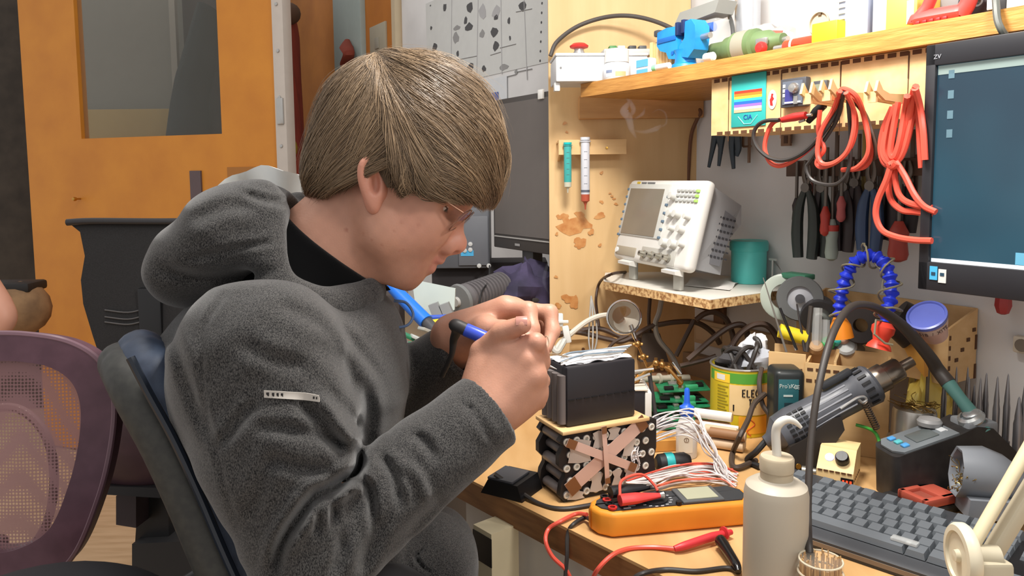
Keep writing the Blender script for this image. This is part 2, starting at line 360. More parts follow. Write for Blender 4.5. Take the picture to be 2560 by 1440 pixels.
def surface(ops, lo, hi, h, extra=None, B=8):
    lo = np.asarray(lo, float); n = (np.ceil((np.asarray(hi)-lo)/h/B).astype(int))*B
    g = np.full(tuple(n+1), 1.0, np.float32); nb = n//B
    cc = np.stack(np.meshgrid(*[np.arange(k) for k in nb], indexing='ij'), -1).reshape(-1, 3)
    dc = np.concatenate([evaluate(ops, lo+(c*B+B/2)*h) for c in np.array_split(cc, max(1, len(cc)//40000+1))])
    near = np.abs(dc) < h*B*1.25+.012
    for c in cc[(~near) & (dc < 0)]: g[c[0]*B:c[0]*B+B+1, c[1]*B:c[1]*B+B+1, c[2]*B:c[2]*B+B+1] = -1
    off = np.stack(np.meshgrid(*[np.arange(B+1)]*3, indexing='ij'), -1).reshape(-1, 3)
    kk = cc[near]
    for ch in np.array_split(kk, max(1, len(kk)//120+1)):
        if not len(ch): continue
        idx = (ch[:, None, :]*B+off[None]).reshape(-1, 3); v = evaluate(ops, lo+idx*h, extra); g[idx[:, 0], idx[:, 1], idx[:, 2]] = v
    s = g < 0; a = s[:-1, :-1, :-1]
    mn = a.copy(); mx = a.copy()
    for i in (0, 1):
        for j in (0, 1):
            for k in (0, 1):
                t = s[i:s.shape[0]-1+i, j:s.shape[1]-1+j, k:s.shape[2]-1+k]; mn &= t; mx |= t
    act = np.argwhere(mx & ~mn); ids = np.full(mx.shape, -1, np.int32); ids[tuple(act.T)] = np.arange(len(act))
    cor = [(i, j, k) for i in (0, 1) for j in (0, 1) for k in (0, 1)]
    val = np.stack([g[act[:, 0]+i, act[:, 1]+j, act[:, 2]+k] for i, j, k in cor], 1).astype(float)
    acc = np.zeros((len(act), 3)); cnt = np.zeros(len(act)); cv = np.array(cor, float)
    for x in range(8):
        for y in range(x+1, 8):
            if np.abs(cv[x]-cv[y]).sum() == 1:
                va, vb = val[:, x], val[:, y]; mk = (va < 0) != (vb < 0); t = np.where(mk, va/np.where(mk, va-vb, 1), 0)
                acc += np.where(mk[:, None], cv[x]+(cv[y]-cv[x])*t[:, None], 0); cnt += mk
    vert = lo+(act+acc/cnt[:, None])*h; fs = []
    for ax in range(3):
        b_, c_ = (ax+1) % 3, (ax+2) % 3
        sl = [slice(None)]*3; sl2 = [slice(None)]*3; sl[ax] = slice(0, -1); sl2[ax] = slice(1, None)
        ed = np.argwhere(s[tuple(sl)] != s[tuple(sl2)]); ok = (ed[:, b_] > 0) & (ed[:, c_] > 0) & (ed[:, b_] < mx.shape[b_]) & (ed[:, c_] < mx.shape[c_]) & (ed[:, ax] < mx.shape[ax]); ed = ed[ok]
        q = []
        for db, dc_ in ((0, 0), (1, 0), (1, 1), (0, 1)):
            e = ed.copy(); e[:, b_] -= db; e[:, c_] -= dc_; q.append(ids[e[:, 0], e[:, 1], e[:, 2]])
        q = np.stack(q, 1); flip = ~s[ed[:, 0], ed[:, 1], ed[:, 2]]; q[flip] = q[flip][:, ::-1]; fs.append(q[(q >= 0).all(1)])
    fs = np.vstack(fs)
    # light smoothing
    e = np.vstack([fs[:, [0, 1]], fs[:, [1, 2]], fs[:, [2, 3]], fs[:, [3, 0]]])
    for lam in (.5, -.52, .5):
        sm = np.zeros_like(vert); ct = np.zeros(len(vert)); np.add.at(sm, e[:, 0], vert[e[:, 1]]); np.add.at(ct, e[:, 0], 1)
        np.add.at(sm, e[:, 1], vert[e[:, 0]]); np.add.at(ct, e[:, 1], 1); vert = vert+lam*(sm/ct[:, None]-vert)
    return vert, fs
def towld(p): p = np.asarray(p, float); return CAM+p[..., :1]*CR+p[..., 1:2]*CU+p[..., 2:3]*CF
def solid(name, ops, lo, hi, h, material, parent, extra=None, color=None, **k):
    v, f = surface(ops, lo, hi, h, extra); mi = np.array(MX[parent.name].inverted()) if parent is not None else np.eye(4)
    wv = towld(v)@mi[:3, :3].T+mi[:3, 3]
    me = bpy.data.meshes.new(name); me.vertices.add(len(wv)); me.vertices.foreach_set('co', wv.astype(np.float32).ravel())
    me.loops.add(f.size); me.loops.foreach_set('vertex_index', f.astype(np.int32).ravel())
    me.polygons.add(len(f)); me.polygons.foreach_set('loop_start', np.arange(0, f.size, 4, dtype=np.int32)); me.update(calc_edges=True); me.validate()
    me.polygons.foreach_set('use_smooth', [True]*len(f))
    if color is not None:
        at = me.color_attributes.new('tone', 'FLOAT_COLOR', 'POINT'); c = np.ones((len(v), 4), np.float32); c[:, :3] = color(v); at.data.foreach_set('color', c.ravel())
    me.materials.append(material)
    return obj(name, None, None, parent, mesh=me, **k), v
# ================================================================ the seated person
DM = 0.95                                                       # depth of the head's middle plane
def Hh(px, py, lat=0):
    q = C(px, py, DM-abs(lat)); q[2] = DM+lat; return q          # lat < 0 is the side turned to the window of the room
pelvis = towld(C(780, 1500, .95)); pelvis[2] = .55
person = thing('person', 'person in a grey hooded jacket and glasses bent over the workbench, soldering', 'person', (pelvis[0], pelvis[1], 0))
E1 = nz(V3(.857, -.515, 0)); E2 = nz(V3(.515, .857, 0)); HAX = np.stack([E1, E2, np.cross(E1, E2)], 1)
u = []
def U(f, k=.02): u.append(('u', f, k))
def S(f, k=.01): u.append(('s', f, k))
# skull and face
U(ell(Hh(1000, 378), (.094, .080, .074), HAX), 0)
U(ell(Hh(1085, 470), (.052, .060, .062), HAX), .03)              # forehead
FAX = np.stack([nz(V3(-.515, -.857, 0)), nz(V3(.857, -.515, 0)), V3(0, 0, 1)], 1)   # down the face, forwards, sideways
U(ell(Hh(1018, 560), (.072, .047, .056), FAX), .022)              # middle of the face
for s in (-1, 1):
    U(cap(Hh(948, 582, s*.047), Hh(1000, 672, s*.020), .018, .014), .03)      # jaw
    U(cap(Hh(940, 500, s*.052), Hh(955, 590, s*.046), .017, .017), .03)
    U(ell(Hh(1066, 570, s*.036), (.030, .024, .020), FAX), .03)              # cheek
    U(cap(Hh(1133, 498, s*.012), Hh(1095, 487, s*.045), .010, .010), .02)     # brow
    U(ell(Hh(1040, 640, s*.020), (.020, .010, .014), FAX), .02)
U(ell(Hh(1012, 690), (.014, .0125, .020), FAX), .018)              # chin
U(ell(Hh(1056, 640), (.024, .0125, .024), FAX), .014)              # mouth mound
U(cap(Hh(1134, 530), Hh(1143, 598), .0070, .0100), .014)          # bridge of the nose
U(ell(Hh(1145, 612), (.0100, .0105, .0112), FAX), .009)           # tip
U(cap(Hh(1134, 624), Hh(1102, 634), .005, .006), .010)
for s in (-1, 1): U(ell(Hh(1119, 617, s*.0115), (.0105, .010, .0075), FAX), .008)
for s in (-1, 1): S(ell(Hh(1136, 631, s*.0068), (.004, .006, .0038), FAX), .003)
for s in (-1, 1):                                                # eye socket and lids
    S(ell(Hh(1136, 522, s*.034), (.012, .008, .016), FAX), .022)
    U(ell(Hh(1094, 511, s*.031), (.0140, .0135, .0155), FAX), .008)
    S(ell(Hh(1112, 521, s*.036), (.0030, .012, .014), FAX), .0015)
# mouth: two lips, parted by a shallow groove
for s in (-1, 1):
    U(cap(Hh(1098, 648), Hh(1066, 641, s*.021), .0060, .0030), .006)
    U(cap(Hh(1075, 668), Hh(1056, 650, s*.020), .0064, .0030), .006)
    S(cap(Hh(1094, 661), Hh(1052, 645, s*.025), .0015, .0012), .003)
# neck
U(cap(Hh(885, 515), Hh(790, 650), .052, .058), .03)
U(cap(Hh(985, 660), Hh(900, 640), .028, .030), .03)
S(cap(Hh(960, 735), Hh(905, 715), .020, .022), .02)
# torso and arms, inside the clothes
U(cap(Hh(780, 680), Hh(710, 900), .06, .09), .05); U(ell(Hh(690, 930), (.105, .13, .14)), .05); U(cap(Hh(720, 1000), Hh(800, 1480), .10, .11), .05)
U(cap(C(655, 890, .80), C(780, 1375, .76), .045, .038), .04); U(cap(C(790, 1380, .755), C(1225, 1025, .862), .038, .027), .02)
U(cap(C(790, 870, 1.10), C(975, 1015, 1.16), .045, .038), .04); U(cap(C(975, 1015, 1.16), C(1160, 850, 1.02), .038, .027), .02)
TORSO = list(u)
for s in (-1, 1):
    U(cap(C(800, 1520, .95+s*.09), C(1060, 1640, .98+s*.11), .075, .055), .04); U(cap(C(1060, 1640, .98+s*.11), C(1040, 2350, 1.05+s*.11), .05, .04), .03)
# near hand (the right one), gripping the iron like a pen
WR = C(1212, 1030, .866)
kn = [C(1270, 872, .876), C(1313, 897, .866), C(1334, 940, .866), C(1336, 987, .878)]
for i, q in enumerate(kn):
    U(cap(WR+(q-kn[1])*.28, q, .0195, .0135 if i else .0125), .018)
U(ell(C(1262, 960, .885), (.040, .038, .018), axes(x=nz(kn[1]-WR), y=nz(kn[3]-kn[0]))), .03)
def finger(pts, rs, k=.006):
    for a, b, r0, r1 in zip(pts[:-1], pts[1:], rs[:-1], rs[1:]): U(cap(a, b, r0, r1), k); 
finger([kn[0], C(1340, 856, .864), C(1353, 884, .886), C(1342, 903, .908)], [.0118, .0108, .0092, .0070], .004)
finger([kn[1], C(1352, 906, .892), C(1338, 912, .922), C(1306, 915, .935)], [.0118, .0104, .0090, .0078], .006)
finger([kn[2], C(1352, 952, .900), C(1330, 955, .930), C(1296, 950, .938)], [.0115, .0100, .0088, .0078], .006)
finger([kn[3], C(1344, 1004, .905), C(1322, 1002, .930), C(1292, 992, .938)], [.0108, .0090, .0080, .0070], .006)
finger([C(1192, 968, .885), C(1206, 880, .890)], [.019, .0145], .012)
finger([C(1206, 880, .890), C(1252, 832, .872), C(1308, 812, .858)], [.0140, .0112, .0092], .004)
U(cap(C(1266, 826, .867), C(1304, 813, .857), .0108, .0094), .004)
for q in kn: U(cap(WR+(q-kn[1])*.25+V3(0, 0, -.0165), q+V3(0, 0, -.0075), .0045, .0040), .008)
for q in kn: U(ell(q+V3(.0006, .0008, -.004), (.0088, .0088, .0085)), .010)
# far hand
WL = C(1135, 838, 1.02)
kl = [C(1262, 768, .992), C(1284, 772, 1.012), C(1290, 784, 1.032), C(1285, 802, 1.048)]
for i, q in enumerate(kl): U(cap(WL+(q-kl[1])*.4, q, .022, .0150), .02)
finger([kl[0], C(1322, 776, .976), C(1330, 822, .958), C(1338, 868, .950)], [.0125, .0108, .0095, .0078], .006)
finger([kl[1], C(1374, 782, 1.000), C(1382, 828, .986), C(1366, 872, .968)], [.0120, .0105, .0092, .0076], .006)
finger([kl[2], C(1366, 800, 1.030), C(1374, 842, 1.012), C(1356, 872, .995)], [.0115, .0100, .0088, .0076], .006)
finger([kl[3], C(1346, 822, 1.050), C(1352, 858, 1.035), C(1336, 880, 1.02)], [.0108, .0090, .0080, .0070], .006)
finger([C(1165, 838, 1.0), C(1212, 822, .968), C(1262, 828, .950), C(1310, 852, .944)], [.021, .0150, .0115, .0085], .012)
BODY = u
NAIL = [(C(1309, 811, .8615), .0068), ]
def body_tone(v):
    base = np.array(lin((188, 138, 115))); c = np.tile(base, (len(v), 1)); nn = np.sin(v[:, 0]*310)*np.sin(v[:, 1]*270+1)*np.sin(v[:, 2]*290+2)
    def blend(dist, w, col, amt=1.0):
        t = np.clip(1-dist/w, 0, 1)[:, None]*amt; return c*(1-t)+np.array(lin(col))*t
    L1 = np.minimum.reduce([cap(Hh(1099, 649), Hh(1066, 642, s*.021), .004)(v) for s in (-1, 1)]+[cap(Hh(1077, 668), Hh(1056, 650, s*.020), .005)(v) for s in (-1, 1)])
    c = blend(np.maximum(L1, 0), .0045, (188, 118, 104), .95)
    c = blend(np.linalg.norm(v-Hh(1150, 605), axis=1), .035, (212, 142, 120), .7)
    c = blend(np.linalg.norm(v-Hh(1040, 560, -.06), axis=1), .04, (208, 146, 124), .5)
    c = blend(np.linalg.norm(v-Hh(925, 450, -.075), axis=1), .035, (212, 144, 122), .6)
    for px, py, r, a in [(866, 575, .0032, .9), (930, 600, .0022, .6), (908, 585, .002, .5), (955, 612, .0025, .4), (1003, 556, .0035, .3), (1000, 627, .002, .4), (1046, 563, .0035, .3), (985, 577, .002, .4), (1008, 625, .0022, .4)]:
        p2 = np.stack([v[:, 0]/v[:, 2]*F+CX, -v[:, 1]/v[:, 2]*F+CY], 1); dd = np.linalg.norm(p2-[px, py], axis=1)*.0005
        c = blend(np.where(v[:, 2] < DM, dd, 1), r, (140, 72, 52), a)
    for q in kn+kl: c = blend(np.linalg.norm(v-q, axis=1), .020, (206, 146, 122), .6)
    for q in [C(1308, 812, .858), C(1340, 858, .872), C(1338, 868, .95), C(1262, 828, .95)]: c = blend(np.linalg.norm(v-q, axis=1), .026, (186, 128, 110), .75)
    return c*(1+.05*nn[:, None])
def skin_mat():
    m = mat('skin', (188, 138, 115), .48, sss=.12, bump=.12, bscale=420); nt = m.node_tree
    at = nt.nodes.new('ShaderNodeVertexColor'); at.layer_name = 'tone'; nt.links.new(at.outputs[0], nt.nodes['Principled BSDF'].inputs['Base Color']); return m
M_skin = skin_mat()
body, bv = solid('body', BODY, (-.62, -1.14, .68), (.10, .30, 1.30), .0024, M_skin, person, color=body_tone)
# nails
b = MB(); na = axes(x=nz(C(1308, 812, .858)-C(1252, 832, .872)), z=nz(V3(-.10, .62, -.78)))
g = [[towld(C(1306, 812, .8585)+na[:, 0]*x+na[:, 1]*y+na[:, 2]*(.0109-.9*y*y*60-.2*x*x*60-(x*.02))) for y in np.linspace(-.0058, .0058, 7)] for x in np.linspace(-.0065, .0062, 6)]
b.slab(g, -towld(na[:, 2]*.001)+towld(V3(0, 0, 0))); obj('thumbnail', b, plain('nail', (176, 124, 112), .3), person)
# ear
eu = []
def EU(f, k): eu.append(('u', f, k))
ec = [(905, 440), (903, 412), (918, 396), (938, 396), (948, 412)]; el_ = -.079
ring = spline([Hh(x, y, l) for x, y, l in [(932, 516, -.0735), (914, 480, -.080), (903, 445, -.086), (905, 413, -.089), (922, 395, -.087), (941, 397, -.080), (949, 414, -.075)]], 4)
for a, c_ in zip(ring[:-1], ring[1:]): EU(cap(a, c_, .0034), .003)
EU(ell(Hh(926, 445, -.076), (.0105, .026, .0055), axes(x=V3(1, .1, .35), y=V3(-.1, 1, 0))), .008)
EU(ell(Hh(933, 510, -.0725), (.0075, .0115, .0050)), .010)
EU(cap(Hh(922, 425, -.081), Hh(922, 470, -.079), .0030, .0036), .005); EU(cap(Hh(947, 462, -.072), Hh(945, 478, -.074), .0045), .005)
EU(cap(Hh(938, 440, -.064), Hh(941, 480, -.064), .014), .01)
eu.append(('s', ell(Hh(938, 458, -.081), (.0050, .0120, .0085)), .005))
solid('ear', eu, (-.22, .03, .84), (-.10, .13, .93), .0013, M_skin, person, color=lambda v: np.tile(lin((200, 140, 118)), (len(v), 1)))
# eye
b = MB(); ce = Hh(1096, 513, -.0315); b.sph(towld(ce), .0128, None, 20, 14); ey = obj('eyeball', b, plain('eye_white', (226, 214, 206), .15), person)
b = MB(); gz = nz(V3(.80, -.58, -.30)); ax = axes(z=nz(towld(gz)-CAM)); b.sph(towld(ce+gz*.0086), (.0058, .0058, .0048), ax, 16, 9); obj('iris', b, plain('iris', (70, 62, 54), .1), ey)
b = MB(); b.tube(towld(np.array([Hh(1092, 507, -.0455), Hh(1102, 508, -.0470), Hh(1112, 514, -.0440), Hh(1120, 522, -.036)])), [.0006, .0012, .0013, .0005], 6, 5); obj('eyelashes', b, plain('lash', (92, 62, 44), .6), person)
# glasses
M_frame = plain('wire_frame', (150, 112, 92), .3, metal=.7); M_lens = mat('lens', (235, 225, 222), .03, trans=1, ior=1.15, alpha=.45)
gl = thing('eyeglasses', 'thin rimmed eyeglasses worn on the nose of the person', 'eyeglasses', towld(Hh(1150, 540)))
b = MB(); b.tube(towld(np.array([Hh(930, 398, -.082), Hh(955, 408, -.079), Hh(1040, 460, -.0755), Hh(1100, 495, -.072), Hh(1158, 532, -.066)])), .0011, 6, 6); obj('temple_arm', b, M_frame, gl)
b = MB(); b.tube(towld(np.array([Hh(940, 402, .079), Hh(1040, 460, .0755), Hh(1100, 495, .072), Hh(1158, 532, .066)])), .0011, 6, 6); obj('temple_arm', b, M_frame, gl)
for s in (-1, 1):
    lc = Hh(1152, 551, s*.035); vv = (Hh(1128, 577)-Hh(1176, 528))/2*.98; hv = V3(.006*s*(1 if s < 0 else 1)*-1, .002, .027*s*1.0)*1.0
    hv = V3(-.003, -.002, .0275*s)
    an = np.linspace(0, 2*PI, 33); sq = np.sign(np.cos(an))*np.abs(np.cos(an))**.7; sv = np.sign(np.sin(an))*np.abs(np.sin(an))**.7
    loop = towld(lc+np.outer(sq, hv)+np.outer(sv, vv)); nn = nz(np.cross(hv, vv)); b = MB(); b.prism(loop[:-1], towld(nn*.0016)-CAM); obj('lens', b, M_lens, gl)
    b = MB(); b.tube(loop[16:] if True else loop, .0006, 6); b.tube(loop[:17], .0007, 6); obj('rim', b, M_frame, gl)
b = MB(); b.tube(towld(np.array([Hh(1150, 538, -.009), Hh(1160, 530), Hh(1150, 538, .009)])), .0009, 6, 6); obj('bridge', b, M_frame, gl)
# ================================================================ jacket, hood, shirt collar, trousers
M_jacket = mat('heather_fleece', (22, 22, 24), .95, c2=(84, 82, 80), nscale=1050, stretch=(1, 1, .5), detail=4, lo=.36, hi=.66, bump=.2, bscale=1300, sheen=.25, spec=.15)
def poly2(px): return np.array(px, float)
FOLDS = [  # polyline in the picture, depth of the groove, half width in pixels
 ([(577, 718), (520, 800), (504, 869), (515, 1014), (548, 1158), (598, 1338)], .0022, 7),
 ([(894, 1118), (900, 1160), (884, 1188), (850, 1208), (793, 1238), (750, 1288), (705, 1360), (690, 1440)], .020, 15),
 ([(865, 1201), (832, 1246), (836, 1310)], .009, 10), ([(894, 1187), (926, 1232), (932, 1320)], .010, 11),
 ([(835, 1212), (800, 1275), (790, 1340)], .008, 10), ([(952, 1136), (985, 1190), (998, 1262)], .009, 12),
 ([(1031, 1085), (1066, 1108), (1086, 1150)], .006, 12), ([(640, 1066), (764, 1082), (868, 1116)], .006, 15), ([(660, 1150), (760, 1172), (850, 1188)], .006, 15),
 ([(548, 1122), (598, 1055), (642, 1006)], .006, 14), ([(790, 985), (845, 1050), (893, 1118)], -.009, 16), ([(730, 985), (800, 1065), (860, 1130)], .006, 14),
 ([(915, 960), (925, 1050), (915, 1130)], .004, 14),
 ([(845, 800), (895, 870), (960, 950)], .002, 10), ([(780, 850), (850, 905), (900, 990)], .004, 20), ([(600, 860), (690, 900), (770, 920)], .004, 18),
 ([(450, 655), (560, 628), (706, 600)], .0035, 8), ([(380, 665), (480, 690), (600, 690), (700, 676)], .004, 14), ([(600, 480), (660, 500), (722, 510)], .004, 9), ([(470, 560), (560, 520), (640, 515)], .004, 16),
 ([(1118, 1240), (1060, 1290), (1000, 1360)], .004, 16), ([(1150, 1000), (1190, 1040), (1240, 1120)], .003, 9), ([(620, 1300), (660, 1200), (690, 1130)], .005, 18), ([(960, 1290), (930, 1360), (900, 1440)], .006, 16), ([(860, 1330), (850, 1390), (830, 1440)], .006, 14), ([(1010, 1150), (1050, 1200), (1070, 1260)], -.006, 12),
 ([(690, 760), (780, 800), (860, 870)], .003, 16), ([(1060, 1370), (1040, 1400), (1085, 1440)], .006, 5), ([(430, 830), (470, 960), (530, 1110)], .004, 14),
]
def folds(p, d):
    px = p[:, 0]/p[:, 2]*F+CX; py = -p[:, 1]/p[:, 2]*F+CY; out = np.zeros(len(p)); ok = (np.abs(d) < .04) & (p[:, 2] < .985)
    if not ok.any(): return out
    q = np.stack([px[ok], py[ok]], 1); acc = np.zeros(len(q))
    for pl, amp, wd in FOLDS:
        s_ = spline(np.array([(x, y, 0) for x, y in pl], float), 4)[:, :2]; best = np.full(len(q), 1e9); tb = np.zeros(len(q)); k = len(s_)-1
        for i in range(k):
            ba = s_[i+1]-s_[i]; h = np.clip((q-s_[i])@ba/(ba@ba), 0, 1); dd = np.linalg.norm(q-s_[i]-h[:, None]*ba, axis=1); up_ = dd < best
            best = np.where(up_, dd, best); tb = np.where(up_, (i+h)/k, tb)
        fade = np.clip(np.minimum(tb, 1-tb)*5+.15, 0, 1)
        x = best/wd; acc += amp*fade*(np.exp(-x*x)-.45*np.exp(-(x-2.0)**2))
    w_ = p[ok]; acc += .0016*np.sin(w_[:, 0]*46+3*np.sin(w_[:, 1]*31))*np.sin(w_[:, 1]*52+2*np.sin(w_[:, 0]*37))
    out[ok] = acc; return out
J = []
def JU(f, k=.03): J.append(('u', f, k))
def JS(f, k=.004): J.append(('s', f, k))
JU(ell(C(690, 960, .95), (.142, .140, .182)), 0); JU(ell(C(745, 1180, .95), (.118, .19, .175)), .05); JU(ell(C(810, 1470, .95), (.125, .16, .175)), .05)
JU(ell(C(770, 830, .95), (.075, .055, .12)), .04)
JU(cap(C(645, 900, .79), C(800, 870, 1.10), .072), .05)
JU(cap(C(652, 910, .785), C(700, 1120, .765), .076, .074), .05); JU(cap(C(700, 1120, .765), C(775, 1372, .752), .074, .062), .02)
JU(ell(C(930, 900, .96), (.036, .08, .12)), .05)                   # chest front
JU(ell(C(1085, 1420, .99), (.058, .075, .10)), .03)                # lower front of the jacket bunched over the lap
fa, fb = C(790, 1378, .757), C(1222, 1024, .860)
JU(cap(fa, fb, .055, .046), .014)
JU(cap(C(800, 870, 1.11), C(965, 1010, 1.15), .07, .060), .04); fc, fd = C(965, 1010, 1.15), C(1172, 868, 1.025); JU(cap(fc, fd, .060, .046), .02)
# hood lying on the back
hx = nz(C(690, 480, .95)-C(430, 650, .95)); HO = np.stack([hx, nz(V3(-hx[1], hx[0], 0)), V3(0, 0, 1)], 1)
hood = [('u', ell(C(600, 606, .93), (.084, .058, .132), HO), 0), ('u', ell(C(496, 672, .93), (.043, .046, .112)), .03), ('u', ell(C(622, 558, .93), (.044, .044, .12), HO), .03)]
rim = spline([C(655, 505, .87), C(664, 560, .85), (C(668, 640, .838)), C(704, 724, .835), C(798, 764, .85), C(880, 750, .895), (C(906, 738, .94))], 3)
hood.append(('u', chain(rim, .0215), .025))
rim2 = [q*[1, 1, 0]+V3(0, 0, 2*.95-q[2]) for q in rim]
hood.append(('u', chain(rim2, .0215), .025))
hood.append(('u', cap(C(900, 730, .92), C(888, 790, .925), .020, .012), .015)); hood.append(('u', cap(C(908, 732, .93), C(908, 732, .97), .020), .015))
neck = cap(C(785, 690, .95), C(905, 480, .95), .072, .078)
hood.append(('s', neck, .008))
JS(neck, .01)
# open cuffs
for a, b_, r in ((fa, fb, .038), (fc, fd, .036)):
    d_ = nz(b_-a); JS((lambda p, b_=b_, d_=d_: np.maximum((b_-p)@d_, np.linalg.norm(p-b_, axis=1)-.10)), .004); JS(cap(b_-d_*.05, b_+d_*.12, r), .003)
jk, jv = solid('jacket', J, (-.66, -.68, .60), (.06, .12, 1.34), .0036, M_jacket, person, extra=folds, label='charcoal heather fleece jacket')
M_hood = M_jacket
hd, _ = solid('hood', hood, (-.50, -.14, .72), (-.08, .12, 1.16), .0034, M_hood, jk, extra=folds)
cl = [('u', (lambda p: np.maximum(evaluate(TORSO, p)-.006, np.linalg.norm(p-C(790, 690, .95), axis=1)-.135)), 0), ('i', half(C(798, 588, .95), V3(.62, .78, 0)), .004)]
solid('shirt_collar', cl, (-.40, -.20, .80), (-.10, .06, 1.10), .0034, mat('black_jersey', (14, 14, 15), .9, sheen=.1, spec=.1), person)
# woven tape on the sleeve with its small marks
def onjacket(px, py):
    p2 = np.stack([jv[:, 0]/jv[:, 2]*F+CX, -jv[:, 1]/jv[:, 2]*F+CY], 1); dd = np.linalg.norm(p2-[px, py], axis=1); z = jv[dd < 9][:, 2].min() if (dd < 9).any() else .75; return C(px, py, z)
g0 = [[onjacket(x, y0+dy) for dy in (-9, 0, 9)] for x, y0 in zip(np.linspace(662, 800, 12), np.linspace(984, 992, 12)+np.array([0, 0, 0, 0, 0, 0, 0, 0, 0, 1, 2, 3]))]
g0 = np.array(g0); g0[:, :, 2] = np.minimum(g0[:, :, 2], g0[:, 1:2, 2]); sm = g0.copy(); sm[1:-1] = (g0[:-2]+g0[1:-1]*2+g0[2:])/4
b = MB(); b.slab(towld(sm-V3(0, 0, .0006)), towld(V3(0, 0, -.0016))-CAM); lb = obj('sleeve_label', b, plain('woven_tape', (176, 170, 162), .7), jk)
b = MB()
for px, w_, hh in [(671, 7, 9), (684, 7, 9), (695, 7, 9), (706, 7, 9), (786, 4, 6), (793, 3, 6)]:
    i = np.interp(px, np.linspace(662, 800, 12), np.arange(12)); q = sm[int(i)][1]*(1-i % 1)+sm[min(int(i)+1, 11)][1]*(i % 1); s_ = q[2]/F
    b.box(towld(q-V3(0, 0, .0023)), (w_*s_, .0004, hh*s_), axes(x=CR, z=CU)); b.box(towld(q-V3(0, 0, .0026)), (w_*s_*.3, .0004, hh*s_*.3), axes(x=CR, z=CU))
obj('printed_mark', b, plain('mark_ink', (40, 38, 38), .7), lb)
b = MB(); b.tube(towld(np.array([C(927, 728, .935), C(930, 760, .94), C(950, 800, .95), C(985, 818, .95), C(1020, 812, .95), C(1033, 785, .955), C(1015, 757, .96), C(985, 752, .96)])), .0018, 8, 6)
obj('drawstring', b, plain('cord_blue_grey', (96, 116, 150), .5), jk)
b = MB(); b.sph(towld(C(924, 716, .915)), (.008, .012, .008)); obj('cord_stopper', b, plain('black_plastic', (22, 22, 24), .4), jk)
# trousers and shoes (below the picture, so that the sitter has a seat and feet)
tr = [('u', ell(C(800, 1530, .95), (.13, .11, .17)), 0)]
for s in (-1, 1):
    tr += [('u', cap(C(800, 1540, .95+s*.09), C(1060, 1640, .98+s*.11), .092, .072), .04), ('u', cap(C(1060, 1640, .98+s*.11), C(1045, 2200, 1.05+s*.11), .068, .052), .03)]
solid('trousers', tr, (-.42, -1.02, .66), (.02, -.34, 1.30), .008, mat('grey_sweat_cloth', (58, 58, 60), .95, nscale=300), person)
fb_ = MB()
for s in (-1, 1):
    p = towld(C(1040, 2350, 1.05+s*.11)); fb_ = MB(); fb_.sph((p[0]+.06, p[1], .045), (.13, .045, .045)); obj('shoe', fb_, plain('shoe_black', (28, 28, 30), .6), person)
# ================================================================ hair: an under-layer and several thousand fine locks
HC = Hh(1010, 392); HR = np.array([.1300, .1325, .094]); POLE = nz(V3(-.26, .97, -.05)/1.0)
PX = nz(V3(.97, .26, 0)-POLE*np.dot(V3(.97, .26, 0), POLE)); PY = np.cross(POLE, PX)   # PX to the fringe, PY sideways
if PY[2] > 0: PY = -PY                                           # PY towards the near side
TE = np.radians([135, 135, 132, 128, 122, 116, 111, 110, 114, 106, 88, 88, 100, 102, 101, 100]); TA = np.radians([0, 20, 38, 52, 64, 74, 84, 92, 98, 102, 105, 116, 121, 140, 165, 180])
def tend(ph): return np.interp(np.abs((ph+PI) % (2*PI)-PI), TA, TE)
def hpt(th, ph, r=1.0):
    d = (np.cos(th)[..., None]*POLE+np.sin(th)[..., None]*(np.cos(ph)[..., None]*PX+np.sin(ph)[..., None]*PY)); return HC+d*HR*np.asarray(r)[..., None]
M_hair = mat('hair_strand', (112, 92, 68), .36, c2=(176, 150, 112), nscale=1, lo=.1, hi=.9, spec=.55)
nt = M_hair.node_tree; at = nt.nodes.new('ShaderNodeVertexColor'); at.layer_name = 'tone'; nt.links.new(at.outputs[0], nt.nodes['Principled BSDF'].inputs['Base Color'])
M_under = mat('hair_under', (84, 69, 53), .8)
na_, nt_ = 72, 22
ph = np.linspace(0, 2*PI, na_+1); g = []
for p in ph:
    te = tend(p)-math.radians(3); th = np.linspace(0.02, te, nt_); g.append(hpt(th, np.full(nt_, p), .945-.085*max(-math.cos(p), 0)*np.exp(-((th-1.0)/.36)**2)-.05*np.clip((th/te-.8)/.2, 0, 1)*(1 if np.cos(p) < .4 else .4)))
b = MB(); b.slab(towld(np.array(g)), (0, 0, 0)); 
gv = towld(np.array(g)); b = MB(); b.grid(gv); b.grid((gv-towld(HC))*.93+towld(HC))
hair = obj('hair', b, M_under, person, label='light brown hair combed forward over the forehead')
N = 24000; NS = 11; vs = []; cols = []
z = np.linspace(0, 1, NS)
i = np.arange(N)
ph0 = rng.random(N)*2*PI; bias = rng.random(N) < .55; ph0 = np.where(bias, rng.normal(PI/2-.2, .75, N), ph0)
th0 = np.arccos(1-rng.random(N)*(1-np.cos(np.radians(112))))
ap = np.abs((ph0+PI) % (2*PI)-PI)
drift = np.where(ap > 1.5, .62*np.sin(np.clip((ap-1.5)/(PI-1.5), 0, 1)*PI)**1.2, -.50*np.sin(np.clip(ap/1.5, 0, 1)*PI)**1.2)*np.where(np.sin(ph0) < 0, -1, 1)
te = tend(ph0+drift*.75); ok = (th0 < te-.10); ph0, th0, te, drift = ph0[ok], th0[ok], te[ok], drift[ok]; N = len(ph0)
ln = rng.uniform(.45, .95, N)*(1+.25*(np.cos(ph0) > .3)); te2 = np.minimum(th0+ln, te+rng.normal(0, .014, N)+.01)
layer = rng.random(N)
